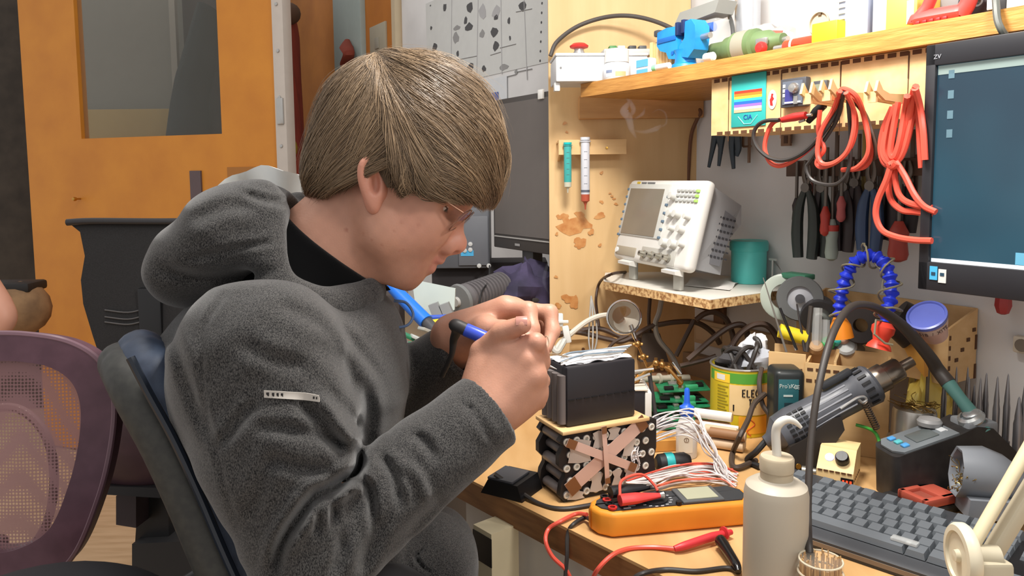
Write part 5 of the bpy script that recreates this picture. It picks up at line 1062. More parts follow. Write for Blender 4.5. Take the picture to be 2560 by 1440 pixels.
for k, (xs, ys) in enumerate([((1420, 1478), (1098, 1158)), ((1482, 1512), (1076, 1120)), ((1520, 1552), (1066, 1100)), ((1474, 1508), (1180, 1230)), ((1530, 1556), (1172, 1212)), ((1560, 1596), (1160, 1200)), ((1418, 1462), (1226, 1250)), ((1556, 1590), (1092, 1140))]):
    b = MB(); q = [onf(xs[0], ys[0]+8, .0034), onf((xs[0]+xs[1])/2, ys[0], .0034), onf(xs[1], ys[0]+4, .0034), onf(xs[1]-6, (ys[0]+ys[1])/2, .0034), onf(xs[1], ys[1]-6, .0034), onf((xs[0]+xs[1])/2, ys[1], .0034), onf(xs[0], ys[1], .0034), onf(xs[0]+6, (ys[0]+ys[1])/2, .0034)]
    b.prism(q, (0, .0005, 0)); obj('nickel_plate', b, M_nick, t, local=True)
def strap(p0, p1, w_, off, name='copper_strap', m_=None, ends=True):
    a, c = onf(*p0, off), onf(*p1, off); d_ = nz(c-a); n_ = V3(-d_[2], 0, d_[0]); h = w_/2
    b = MB(); b.slab([[a+(c-a)*s_+n_*e*h-V3(0, .0012*math.sin(s_*PI), 0) for e in (-1, 1)] for s_ in np.linspace(0, 1, 7)], (0, .0006, 0)); st = obj(name, b, m_ or M_copper, t, local=True)
    if ends:
        for e0, e1 in ((0, .12), (.90, 1)):
            b = MB(); b.slab([[a+(c-a)*s_+n_*e*h*1.04-V3(0, .0020, 0) for e in (-1, 1)] for s_ in (e0, e1)], (0, .0006, 0)); obj('brown_tape', b, M_tan, st, local=True)
strap((1420, 1226), (1612, 1050), .0215, .0042); strap((1418, 1106), (1588, 1170), .0125, .0070); strap((1509, 1066), (1519, 1208), .0075, .0100)
# plywood plate and taped block on top
Hp = .0055; zp = DESK+Hb+.001
t = thing('plywood_plate', 'thin plywood plate lying on the open battery pack', 'board', A+xv*wd/2+V3(0, 0, Hb+.001), AX); b = MB(); b.box((-wd*.06, dp*.5-.002, Hp/2), (wd*.88+.004, dp+.012, Hp), None, .001); obj('board', b, M_ply, t, local=True)
A2 = hit(1366, 1052, V3(0, 0, zp+Hp), ZAX); A2 = A+xv*.012+yv*.004; A2 = V3(A2[0], A2[1], zp+Hp+.0005); w2 = wd*.715; H2 = hgt(A2, 1366, 916); M_tapeb = plain('black_wrap', (40, 38, 42), .42)
t = thing('taped_battery', 'black tape-wrapped battery block with loose white leads on its top', 'battery', A2, AX)
b = MB(); b.box((w2/2, dp*.48, H2/2), (w2, dp*.95, H2), None, .004); obj('wrap', b, M_tapeb, t, local=True)
b = MB()
for k in range(9): b.box((w2*(.06+k*.11), -.0006, H2*.45), (w2*.085, .0012, .0012))
obj('tape_seam', b, plain('seam_black', (16, 16, 18), .5), t, local=True)
b = MB()
for k in range(4): b.cyl((-.0022, dp*(.15+.22*k), .004), (-.0022, dp*(.15+.22*k), H2*.85), dp*.10, 12)
obj('cell_side', b, plain('cell_dark', (110, 102, 100), .45), t, local=True)
b = MB(); g = [[V3(w2*u_, dp*(.1+.8*v_), H2+.0008+.0022*math.sin(u_*17+v_*5)*math.sin(v_*9+u_*3)) for v_ in np.linspace(0, 1, 9)] for u_ in np.linspace(.02, .98, 24)]
b.slab(g, (0, 0, .0008)); obj('white_tape', b, plain('foil_white', (220, 222, 226), .3), t, local=True)
for k in range(7):
    y_ = dp*(.15+.10*k); b = MB(); b.tube([(-.004+.004*k, y_, H2+.002), (.03, y_+.006*math.sin(k*2), H2+.006+.0015*(k % 3)), (.07, y_-.008*math.cos(k), H2+.007+.001*(k % 2)), (.10+.008*k, y_+.004, H2+.005)], .0013, 6, 5); obj('lead_wire', b, [M_wwire, M_gwire, plain('blue_grey_wire', (120, 136, 150), .4)][k % 3], t, local=True)
# black box with white edge behind
A3, w3, AX3 = frame((1520, 1092), (1612, 1092)); H3 = hgt(A3, 1560, 974); t = thing('black_box', 'black box with a white side strip behind the battery pack', 'box', A3, AX3)
b = MB(); b.box((w3/2-.01, .05, H3/2), (w3+.02, .10, H3), None, .002); obj('body', b, M_tapeb, t, local=True)
b = MB(); b.box((w3+.006, .05, H3/2-.002), (.012, .102, H3-.002), None, .002); obj('white_strip', b, M_wht, t, local=True)
b = MB(); b.box((w3/2-.01, .05, H3+.0015), (w3+.03, .104, .003), None, .001); obj('top_card', b, plain('cream_card', (222, 212, 196), .6), t, local=True)
# black tray and lead at the bench corner
A4, w4, AX4 = frame((1196, 1236), (1300, 1262)); t = thing('black_tray', 'black plastic tray at the bench corner below the sleeve', 'tray', A4, AX4); b = MB(); b.prism([(0, .006, .0005), (.014, .004, .024), (w4*.9, .004, .024), (w4, .006, .0005)], (0, .06, 0)); obj('body', b, M_blk, t, local=True); b = MB(); b.box((w4*.48, .03, .026), (w4*.6, .05, .004), None, .001); obj('lid', b, M_dgrey, t, local=True)
zq = DESK+.003
def Dz(px, py, h=.003): return D(px, py, DESK+h)
obj('black_lead', MB().tube([Dz(1236, 1185, .034), Dz(1290, 1222, .012), Dz(1345, 1258), Dz(1400, 1272), Dz(1470, 1264), Dz(1560, 1244), Dz(1650, 1240), Dz(1760, 1238), Dz(1840, 1232)], .0033, 8, 6), M_bwire, label='black lead running along the foot of the battery pack', cat='cable')
# bundle of thin white and red wires
t = thing('wire_bundle', 'tangle of thin white and red wires spreading from the battery pack', 'wires', D(1680, 1225)); r_ = random.Random(3)
for k in range(16):
    j = lambda s_=8: r_.uniform(-s_, s_); hh = r_.uniform(.05, .10); p0 = A+xv*(wd*(.72+.02*(k % 6)))-yv*.004+ZAX*r_.uniform(.03, .06)
    pts = [p0, D(1590+j(), 1215+j())+ZAX*(.03+hh*.35), D(1640+j(14), 1180+j())+ZAX*hh, D(1720+j(18), 1180+j())+ZAX*(hh+.012), D(1775+j(14), 1195+j())+ZAX*hh*.7, D(1800+j(14), 1205+j())+ZAX*(.02+.006*r_.random()), D(1815+j(10), 1214+j(6))+ZAX*.006]
    obj('wire', MB().tube(pts, .0011, 6, 6), M_wwire, t)
for k in range(26):
    j = lambda s_=8: r_.uniform(-s_, s_); y0 = 1205+r_.uniform(-12, 26); h0 = .004+.0022*(k % 7)
    pts = [D(1572+j(), 1232+j(5))+ZAX*h0, D(1630+j(), y0+12)+ZAX*(h0+.004*r_.random()), D(1690+j(), y0+j(6))+ZAX*(h0+.006), D(1750+j(), y0-6+j(7))+ZAX*(h0+.005), D(1800+j(), y0-10+j(6))+ZAX*h0, D(1838+j(), y0-8+j(9))+ZAX*.004]
    obj('wire', MB().tube(pts, .0013, 6, 5), [M_wwire, M_wwire, M_rwire, M_gwire, M_wwire, plain('pale_red_wire', (226, 110, 84), .4)][k % 6], t)
# ---- orange multimeter lying flat
A5, w5, AX5 = frame((1490, 1352), (1870, 1316)); t = thing('multimeter', 'orange multimeter lying on its back near the bench edge', 'multimeter', A5, AX5)
M_mm = mat('meter_orange', (232, 150, 44), .5, c2=(218, 132, 36), nscale=10); L5, D5, H5 = .222, .060, hgt(A5, 1500, 1288)
def capsule(L, Dd, c, x0=0, y0=0, z=0): return [(x0+c, y0, z), (x0+L-c*.6, y0, z), (x0+L, y0+c*.8, z), (x0+L, y0+Dd-c*.8, z), (x0+L-c*.6, y0+Dd, z), (x0+c, y0+Dd, z), (x0+c*.25, y0+Dd-c*.6, z), (x0, y0+Dd-c*1.3, z), (x0, y0+c*1.3, z), (x0+c*.25, y0+c*.6, z)]
bm = bmesh.new(); vs = [bm.verts.new(p) for p in capsule(L5, D5, .022)]; f = bm.faces.new(vs); ex_ = bmesh.ops.extrude_face_region(bm, geom=[f]); bmesh.ops.translate(bm, vec=(0, 0, H5), verts=[v for v in ex_['geom'] if isinstance(v, bmesh.types.BMVert)])
bmesh.ops.bevel(bm, geom=list(bm.edges), offset=.006, segments=3, profile=.5, affect='EDGES'); obj('holster', MB().bm(bm, c=(0, 0, .0005)), M_mm, t, local=True)
b = MB(); b.prism(capsule(L5-.016, D5-.016, .018, .008, .008, H5-.004), (0, 0, .006)); fp = obj('face_plate', b, plain('meter_dark', (52, 54, 58), .45), t, local=True)
b = MB(); b.box((.150, D5*.5, H5+.003), (.058, .044, .004), None, .002); lc = obj('display_frame', b, plain('meter_grey', (84, 86, 88), .4), t, local=True)
b = MB(); b.box((.150, D5*.5, H5+.0055), (.044, .034, .001)); obj('display', b, plain('meter_lcd', (172, 172, 148), .2), lc, local=True)
b = MB(); b.lathe([(.019, 0), (.019, .003), (.0, .003)], (.088, D5*.5, H5+.0015), ZAX, 26); b.box((.088, D5*.5, H5+.008), (.032, .006, .009), None, .002); obj('dial', b, plain('dial_dark', (36, 38, 42), .4), t, local=True)
for k, yk in enumerate((.22, .42, .62, .80)):
    b = MB(); b.lathe([(.005, 0), (.0062, .001), (.0062, .003), (.0035, .003), (.0035, 0)], (.026, D5*yk, H5+.0015), ZAX, 14); obj('jack', b, [M_red, M_blk, M_red, M_blk][k], t, local=True)
b = MB()
for k in range(7): b.box((.045+.008*(k % 4), D5*(.18+.09*k), H5+.0022), (.010, .0018, .0008))
for k in range(18): b.box((.088+.023*math.cos(k*.35), D5*.5+.022*math.sin(k*.35), H5+.0022), (.004, .0012, .0008))
obj('white_print', b, plain('print_white', (206, 208, 210), .5), t, local=True, kind='stuff')
b = MB(); b.lathe([(.004, 0), (.004, .004), (0, .004)], (.115, D5*.16, H5+.002), ZAX, 12); obj('push_button', b, M_blk, t, local=True)
T5 = lambda x, y, z: A5+AX5@V3(x, y, z)
# test clip lying across the meter
t = thing('crocodile_clip', 'red insulated crocodile clip lying on the multimeter face', 'clip', T5(.05, .030, H5)); a, c = T5(.036, .014, H5+.012), T5(.092, .018, H5+.012)
b = MB(); b.tube([a, a+(c-a)*.4, c], [.0095, .0090, .0040], 10, 4, flat=(1, .8)); obj('boot', b, plain('clip_red', (206, 62, 60), .4), t)
b = MB(); b.tube([c, c+(c-a)*.10], [.0035, .0045], 8); obj('jaw', b, M_steel, t)
obj('lead', MB().tube([a+ZAX*.006, T5(.045, .033, H5+.030), T5(.075, .043, H5+.032), T5(.090, .036, H5+.020), T5(.093, .028, H5+.014)], .0019, 8, 6), M_rwire, t)
t = thing('crocodile_clip', 'black insulated crocodile clip beside the red one on the multimeter', 'clip', T5(.05, .05, H5)); a, c = T5(.030, .036, H5+.014), T5(.090, .044, H5+.014)
b = MB(); b.tube([a, a+(c-a)*.4, c], [.0100, .0092, .0042], 10, 4, flat=(1, .8)); obj('boot', b, M_blk, t)
b = MB(); b.tube([a+(c-a)*.62, c+(c-a)*.10], [.0042, .0050], 8); obj('jaw', b, M_steel, t)
# leads over the bench edge
e_d = lambda px, py, dd: P(px, py, dd)
t = thing('test_lead', 'red test lead with probe hanging over the bench edge', 'cable', D(1700, 1368)); dq = depth(D(1351, 1287)); 
obj('lead', MB().tube([T5(.002, .05, .012), Dz(1440, 1285, .006), Dz(1400, 1304, .004), P(1372, 1322, dq-.03), P(1364, 1352, dq-.045), P(1380, 1390, dq-.05), P(1415, 1425, dq-.05), P(1440, 1470, dq-.05), P(1470, 1475, dq-.08), P(1490, 1430, dq-.13), Dz(1528, 1390, .005), Dz(1570, 1372), Dz(1630, 1368), Dz(1690, 1372, .005)], .0028, 8, 7), M_rwire, t)
b = MB(); b.tube([Dz(1686, 1372, .006), Dz(1712, 1364, .008), Dz(1780, 1342, .010), Dz(1828, 1330, .008)], [.0036, .0052, .0056, .0036], 10, 4); b.lathe([(.0036, 0), (.0085, .001), (.0085, .003), (.0036, .004)], Dz(1808, 1334, .010), Dz(1828, 1330, .009)-Dz(1780, 1342, .010), 14); obj('probe', b, plain('probe_red', (204, 52, 58), .4), t)
t = thing('test_lead', 'black test lead with shiny black probe beside the wash bottle', 'cable', D(1800, 1390))
obj('lead', MB().tube([T5(.004, .03, .012), Dz(1462, 1294, .006), Dz(1432, 1312, .004), P(1420, 1334, dq-.04), P(1418, 1380, dq-.05), P(1424, 1480, dq-.06), P(1540, 1490, dq-.14), Dz(1592, 1440, .004), Dz(1660, 1424), Dz(1740, 1428), Dz(1815, 1420), Dz(1846, 1428, .005)], .0028, 8, 7), M_bwire, t)
b = MB(); b.tube([Dz(1846, 1430, .006), Dz(1840, 1412, .009), Dz(1818, 1376, .011), Dz(1802, 1352, .012), Dz(1794, 1346, .012)], [.0040, .0058, .0066, .0078, .0040], 10, 4); obj('probe', b, plain('probe_black', (26, 24, 24), .15), t)
# ---- paint tin with handwriting
c = D(1850, 1088); c = c+nz(c-CAM)*[1, 1, 0]*.04; rr = 75*mpp(c)*.98; Ht = hgt(c, 1850, 905); t = thing('paint_tin', 'yellow paint tin with a hand-lettered paper label, stuffed with cables', 'tin', c)
M_tin = mat('tin_yellow', (238, 216, 62), .4, c2=(226, 200, 40), nscale=7)
b = MB(); b.lathe([(rr*.98, .0005), (rr, .004), (rr, Ht-.003), (rr*1.02, Ht), (rr*.99, Ht+.001), (rr*.97, Ht-.004), (rr*.97, .006), (0, .006)], c, ZAX, 40); obj('can', b, M_tin, t)
b = MB(); b.torus(c+ZAX*Ht, rr*1.0, .0022, ZAX, 40, 8); obj('rim', b, M_steel, t)
fa_ = facing(c)
def onc(a, z, k_=1.004): return V3(c[0]+rr*k_*math.cos(fa_+a), c[1]+rr*k_*math.sin(fa_+a), c[2]+z)
def patch(name, a0, a1, z0, z1, material, k_=1.004, par=None):
    b = MB(); g = [[onc(a, z, k_) for z in (z0, z1)] for a in np.linspace(a0, a1, 14)]; b.slab(g, nz(CAM-c)*.0004); return obj(name, b, material, par or t)
patch('green_band', -1.25, 1.25, Ht*.80, Ht*.95, plain('label_green', (88, 160, 58), .5))
patch('emblem', -1.0, -.35, Ht*.80, Ht*.93, plain('emblem_gold', (244, 204, 60), .5), 1.008); patch('white_oval', -.85, -.52, Ht*.83, Ht*.91, M_wht, 1.012)
pl_ = patch('paper_label', -.36, 1.05, Ht*.34, Ht*.78, mat('kraft_label', (230, 200, 146), .7, c2=(220, 186, 128), nscale=12), 1.010)
patch('orange_band', -.05, 1.2, .008, Ht*.32, plain('label_orange', (244, 170, 50), .5), 1.008); patch('lime_band', -1.2, -.02, .008, Ht*.16, plain('label_lime', (176, 196, 60), .5), 1.006)
b = MB()
for k in range(13): b.slab([[onc(a, Ht*(.20+k*.044)+dz, 1.009) for dz in (0, .0022)] for a in np.linspace(-.82, -.40-.05*(k*7 % 3), 8)], nz(CAM-c)*.0003)
obj('small_print', b, plain('print_olive', (150, 136, 30), .6), t, kind='stuff')
b = MB(); rw = random.Random(5)
for k in range(3): b.tube([onc(.12+.02*k+.28*math.sin(k*2+s_*2.2)*.5+.2, Ht*(.28-.07*k)-.012*s_, 1.012) for s_ in np.linspace(0, 1, 7)], .0011, 6)
obj('red_scribble', b, plain('rust_ink', (206, 92, 36), .6), t)
M_ink = plain('black_ink', (34, 26, 22), .7)
def stroke(mb, pts): mb.tube([onc(a, Ht*z, 1.018) for a, z in pts], .0013, 6, 1)
b = MB(); W_ = .115
def letter(ch, a, z, h):
    w_ = W_
    S_ = {'E': [[(1, 1), (0, 1), (0, 0), (1, 0)], [(0, .5), (.8, .5)]], 'L': [[(0, 1), (0, 0), (1, 0)]], 'C': [[(1, .9), (.5, 1), (0, .6), (0, .3), (.5, 0), (1, .12)]], 'T': [[(0, 1), (1.1, 1)], [(.5, 1), (.5, 0)]], 'R': [[(0, 0), (0, 1), (.8, .9), (.8, .6), (0, .5), (.9, 0)]], 'I': [[(.3, 1), (.3, 0)]], 'O': [[(.5, 1), (0, .6), (.1, .1), (.6, 0), (1, .5), (.5, 1)]]}[ch]
    for s_ in S_: stroke(b, [(a+x*w_*.72, z+y*h) for x, y in s_])
for i, ch in enumerate('ELEC'): letter(ch, .06+i*W_*1.22, .62, .10)
for i, ch in enumerate('TR'): letter(ch, .26+i*W_*1.25, .48, .10)
letter('I', -.24, .40, .09)
obj('hand_lettering', b, M_ink, t)
t = thing('cable_coil', 'dark cables and rags stuffed into the yellow paint tin', 'cables', c+ZAX*Ht*.8)
for k in range(7): obj('cable', MB().tube([c+ZAX*(Ht-.03)+rotz(k*.9)@V3(rr*.7, 0, 0), c+ZAX*(Ht+.012+.004*k)+rotz(k*.9+.8)@V3(rr*.6, 0, 0), c+ZAX*(Ht+.020+.003*k)+rotz(k*.9+1.7)@V3(rr*.5, 0, 0), c+ZAX*(Ht-.01)+rotz(k*.9+2.5)@V3(rr*.75, 0, 0)], .0045, 8, 6), M_bwire, t)
def rag(name, center, r, mt, label, seed):
    rr2 = np.random.default_rng(seed); b = MB(); th = np.linspace(.05, PI-.05, 11); a = np.linspace(0, 2*PI, 19); ph_ = rr2.random(6)*6
    g = [[np.asarray(center)+np.array([math.sin(x)*math.cos(y), math.sin(x)*math.sin(y), math.cos(x)])*np.asarray(r)*(1+.22*math.sin(3*y+ph_[0]+2*x)+.15*math.sin(5*x+ph_[1]+2*y)*(1 if y < 6.2 else 1)) for y in a] for x in th]
    b.grid(g); return obj(name, b, mt, label=label, cat='rag')
rag('rag', c+ZAX*(Ht+.010)+V3(.018, -.012, 0), (.026, .022, .022), plain('grey_white_cloth', (186, 190, 198), .8), 'grey and white rag bulging out of the paint tin', 4)
rag('rag', c+ZAX*(Ht+.022)+V3(.030, .016, .006), (.024, .020, .020), plain('white_cloth', (226, 226, 228), .8), 'white rag at the top of the paint tin', 8)
rag('rag', c+ZAX*(Ht+.006)+V3(-.018, -.004, 0), (.024, .024, .022), plain('charcoal_cloth', (62, 60, 62), .8), 'charcoal rag in the paint tin by its rim', 12)
# ---- circuit boards stack
M_pcb = mat('pcb_green', (40, 132, 88), .4, c2=(28, 104, 66), nscale=60); 
for k, (pa, pb, h, tilt) in enumerate([((1632, 1082), (1776, 1070), .004, .02), ((1640, 1072), (1770, 1064), .014, -.03), ((1632, 1062), (1780, 1052), .024, .03), ((1640, 1050), (1772, 1046), .034, -.02), ((1650, 1040), (1776, 1040), .046, .05)]):
    Ak, wk, AXk = frame(pa, pb); t = thing('circuit_board', 'green circuit board in the flat stack between the battery pack and the paint tin', 'circuit board', Ak+ZAX*h, AXk@np.array([[math.cos(tilt), 0, -math.sin(tilt)], [0, 1, 0], [math.sin(tilt), 0, math.cos(tilt)]]), group='stack of green circuit boards')
    b = MB(); b.box((wk/2, .035, 0), (wk, .07, .0016)); obj('board', b, M_pcb, t, local=True)
    for j, (x, y, sx, sy, szz, cc) in enumerate([(.2, .015, .018, .012, .006, 0), (.45, .02, .010, .010, .005, 1), (.65, .012, .024, .010, .008, 2), (.85, .03, .012, .018, .006, 0), (.35, .05, .02, .014, .005, 1)]):
        b = MB(); b.box((wk*x, y, szz/2+.0008), (sx, sy, szz), None, .0008); obj('chip', b, [M_blk, M_steel, plain('connector_green', (60, 160, 110), .4)][cc], t, local=True)
# grey tube lying behind, wooden board under the boards
b = MB(); a, c2_ = P(1555, 950, 1.50), P(1722, 944, 1.55); 
t = thing('grey_tube', 'pale grey plastic tube with two collars behind the helping hand', 'tube', (a+c2_)/2); b.cyl(a, c2_, .0065, 14); obj('tube', b, plain('tube_grey', (176, 168, 150), .4), t)
b = MB(); u_ = nz(c2_-a)
for f_ in (.55, .72): b.lathe([(.0066, -.003), (.011, -.002), (.011, .002), (.0066, .003)], a+(c2_-a)*f_, u_, 14)
obj('collar', b, plain('tube_grey', (176, 168, 150), .4), t)
A6, w6, AX6 = frame((1545, 1000), (1730, 1000)); t = thing('scrap_board', 'brown board propped behind the circuit boards', 'board', A6, AX6); b = MB(); b.box((w6/2, .04, .022), (w6, .10, .044), None, .002); obj('board', b, plain('scrap_brown', (150, 108, 78), .6), t, local=True)
# ---- blue-capped bottle, dowels, block, bit driver
c = D(1716, 1140); s = mpp(c); t = thing('glue_bottle', 'small white squeeze bottle with a bright blue nozzle cap', 'bottle', c); Hg = hgt(c, 1716, 966)
b = MB(); b.lathe([(25*s, .0005), (26*s, .002), (26*s, Hg*.42), (20*s, Hg*.52), (15*s, Hg*.56), (15*s, Hg*.62)], c, ZAX, 24); obj('body', b, mat('frosted', (226, 222, 216), .4, alpha=.92), t)
b = MB(); b.lathe([(17*s, Hg*.60), (18*s, Hg*.61), (18*s, Hg*.73), (10*s, Hg*.76), (7.5*s, Hg*.80), (6.5*s, Hg*.98), (4*s, Hg), (0, Hg)], c, ZAX, 18); obj('nozzle_cap', b, M_blue, t)
fa_ = facing(c); b = MB(); b.slab(wrap(c, 26.4*s, fa_-.8, fa_+.6, c[2]+Hg*.10, c[2]+Hg*.38), nz(CAM-c)*.0003); lb_ = obj('label', b, plain('bottle_label', (232, 220, 200), .6), t)
q = c+nz((CAM-c)*[1, 1, 0])*27.2*s+ZAX*Hg*.29; ax = axes(x=CR, z=ZAX); b = MB(); b.torus(q, 5.5*s, .6*s, nz((CAM-c)*[1, 1, 0]), 14, 5); b.box(q, (1.2*s, 1.2*s, 6*s), ax); obj('warning_mark', b, plain('mark_brown', (120, 92, 66), .6), lb_)
for k in range(9):
    row, col = divmod(k, 4); a = D(1742+col*12-row*3, 1096+col*8)+ZAX*(.010+.0185*row); d_ = nz(V3(.80, -.42, 0)); Lk = .052+.006*(k % 3); b = MB(); 
    t = thing('dowel', 'short pale dowel in the pile in front of the paint tin', 'dowel', a, group='pile of short dowels'); b.cyl(a, a+d_*Lk, .0085, 12); obj('rod', b, plain('dowel_%d' % (k % 3), [(206, 178, 146), (150, 110, 76), (226, 222, 216)][k % 3], .6), t)
    b = MB(); b.lathe([(.0078, 0), (.0078, .001), (0, .0016)], a+d_*Lk, d_, 12); obj('cut_end', b, plain('dowel_end', (232, 204, 168), .6), t)
Ak, wk, AXk = frame((1622, 1132), (1694, 1128)); t = thing('wood_offcut', 'honey-brown wooden offcut in front of the glue bottle', 'wood block', Ak, AXk); b = MB(); b.prism([(0, 0, .001), (wk, 0, .001), (wk, .045, .001), (wk*.5, .055, .001), (0, .04, .001)], (0, 0, .018)); obj('block', b, mat('offcut', (206, 150, 76), .5, c2=(184, 126, 58), nscale=12, stretch=(1, 6, 1)), t, local=True)
a, c2_ = D(1648, 1180)+ZAX*.015, D(1722, 1174)+ZAX*.015; u_ = nz(c2_-a); L = np.linalg.norm(c2_-a); t = thing('bit_driver', 'stubby black and teal screwdriver handle lying on the bench', 'screwdriver', (a+c2_)/2-ZAX*.015)
b = MB(); b.lathe([(.008, -.006), (.0135, -.001), (.0142, L*.30), (.0130, L*.55), (.0135, L*.85), (.009, L*1.02), (0, L*1.03)], a, u_, 20); obj('handle', b, plain('driver_black', (46, 46, 48), .45), t)
b = MB(); b.lathe([(.0144, L*.18), (.0148, L*.2), (.0146, L*.44), (.0136, L*.46)], a, u_, 20); obj('teal_band', b, plain('teal_band', (44, 176, 176), .4), t)
# ---- helping hand with magnifier
dh = 1.40; hb = D(1640, 1066); t = thing('helping_hand', 'helping-hand stand with a round magnifier and brass jointed arms', 'stand', hb)
lc = P(1560, 793, dh); r = 42*dh/F; ln_ = nz(CAM-lc+V3(-.25, 0, .15))
b = MB(); b.lathe([(0, -.0035), (r*.5, -.0028), (r*.97, -.0006), (r*.97, .0006), (r*.5, .0028), (0, .0035)], lc, ln_, 32); obj('magnifier_lens', b, mat('magnifier_glass', (250, 248, 244), .02, trans=1, ior=1.5), t)
b = MB(); b.torus(lc, r, .0022, ln_, 40, 8); obj('lens_rim', b, plain('chrome', (210, 206, 200), .15, metal=1), t)
joints = [P(1582, 828, dh), P(1594, 860, dh), P(1608, 892, dh), P(1622, 925, dh), P(1640, 908, dh-.01), P(1668, 920, dh-.02), P(1700, 955, dh-.02)]
b = MB(); b.tube(joints[:2], .0032, 8); b.cyl(P(1576, 812, dh), P(1588, 846, dh), .0042, 10); obj('lens_handle', b, plain('chrome', (210, 206, 200), .15, metal=1), t)
M_br2 = plain('old_brass', (176, 132, 76), .3, metal=.85)
b = MB(); b.tube([joints[1], joints[2], joints[3]], .0026, 8)
for q in joints[1:4]: b.sph(q, .0065); b.cyl(q-CR*.009, q+CR*.009, .003, 8)
obj('arm', b, M_br2, t)
b = MB(); b.tube([P(1560, 975, dh-.03), P(1590, 950, dh-.02), P(1640, 908, dh-.01), P(1672, 922, dh-.02), P(1704, 958, dh-.02)], .0034, 8)
for px, py in [(1560, 975), (1592, 948), (1640, 908), (1655, 912), (1672, 922), (1700, 955)]: q = P(px, py, dh-.015); b.sph(q, .0066); b.cyl(q-CU*.010, q+CU*.010, .003, 8)
obj('arm', b, M_br2, t)
b = MB(); b.tube([P(1545, 965, dh-.03), P(1572, 940, dh-.02), P(1600, 930, dh-.01), P(1622, 925, dh)], .003, 8); b.cyl(P(1585, 928, dh-.03), P(1634, 922, dh-.03), .0026, 8); b.cyl(P(1560, 960, dh-.04), P(1625, 935, dh-.04), .0026, 8); obj('arm', b, M_steel, t)
b = MB(); b.tube([P(1680, 905, dh), P(1702, 935, dh)], .003, 8); b.tube([P(1552, 985, dh-.04), P(1580, 965, dh-.04)], [.005, .003], 8); obj('clip', b, plain('chrome', (210, 206, 200), .15, metal=1), t)
b = MB(); b.lathe([(.03, 0.0005), (.032, .003), (.032, .012), (.010, .016), (.006, .02)], hb, ZAX, 24); b.cyl(hb+ZAX*.016, P(1622, 925, dh), .004, 10); obj('base', b, M_dgrey, t)
# ================================================================ nearer half of the bench
# ---- wash bottle
c = D(1935, 1500); s = mpp(c); t = thing('wash_bottle', 'dirty white plastic wash bottle with bent spout tube in front of the multimeter', 'bottle', c); Hs = hgt(c, 1935, 1192)
M_milk = mat('milky_plastic', (178, 169, 153), .45, c2=(152, 140, 120), nscale=9, detail=6, lo=.55, hi=.8)
b = MB(); b.lathe([(74*s, .0005), (77*s, .004), (77*s, Hs*.90), (73*s, Hs*.97), (60*s, Hs*1.0), (43*s, Hs*1.015), (40*s, Hs*1.03)], c, ZAX, 40); obj('body', b, M_milk, t)
h1, h2, h3 = hgt(c, 1935, 1184), hgt(c, 1935, 1160), hgt(c, 1935, 1128); b = MB()
b.lathe([(39*s, h1-.004), (39*s, h2)], c, ZAX, 32); b.lathe([(41*s, h2-.001), (41*s, h3-.002), (38*s, h3), (12*s, h3+.001), (0, h3+.001)], c, ZAX, 40); obj('cap', b, mat('milky_cap', (190, 179, 158), .5, c2=(168, 153, 128), nscale=14), t)
zt = lambda py: V3(0, 0, hgt(c, 1935, py)); b = MB(); b.tube([c+zt(1128), c+zt(1070)-UW*.002, c+zt(1046)+CR*4*s, c+zt(1036)+CR*22*s, c+zt(1042)+CR*42*s, c+zt(1056)+CR*58*s], [11*s, 11*s, 11*s, 10*s, 7*s, 4*s], 14, 6); obj('spout_tube', b, plain('clear_tube', (214, 210, 200), .25), t)
# ---- toothpick jar
c = D(2048, 1560); s = mpp(c); t = thing('toothpick_jar', 'round clear jar filled with wooden toothpicks at the bench edge', 'jar', c); Hj = hgt(c, 2048, 1392); M_jar = mat('clear_jar', (236, 226, 208), .05, trans=0, alpha=.12, spec=.6)
b = MB(); b.lathe([(50*s, .0005), (52*s, .003), (52*s, Hj*.80), (54*s, Hj*.82), (54*s, Hj*.98), (50*s, Hj), (0, Hj+.001)], c, ZAX, 36); obj('glass', b, M_jar, t)
b = MB(); b.torus(c+ZAX*Hj*.81, 53*s, .0012, ZAX, 36, 6); b.torus(c+ZAX*Hj, 51*s, .0010, ZAX, 36, 6); obj('rim', b, plain('jar_rim', (206, 194, 170), .2), t)
rr3 = random.Random(9)
for k in range(70):
    a = rr3.random()*6.28; r = 46*s*math.sqrt(rr3.random()) if k < 30 else 46*s; b = MB(); q = c+V3(r*math.cos(a), r*math.sin(a), .004); b.tube([q, q+V3(0, 0, Hj*.45), q+V3(rr3.uniform(-.002, .002), rr3.uniform(-.002, .002), Hj*.90+rr3.uniform(0, .006))], [.0006, .0012, .0006], 5)
    obj('toothpick', b, plain('pick_wood', (206, 164, 108), .6), label='wooden toothpick standing in the round clear jar', cat='toothpick', group='toothpicks in the clear jar')
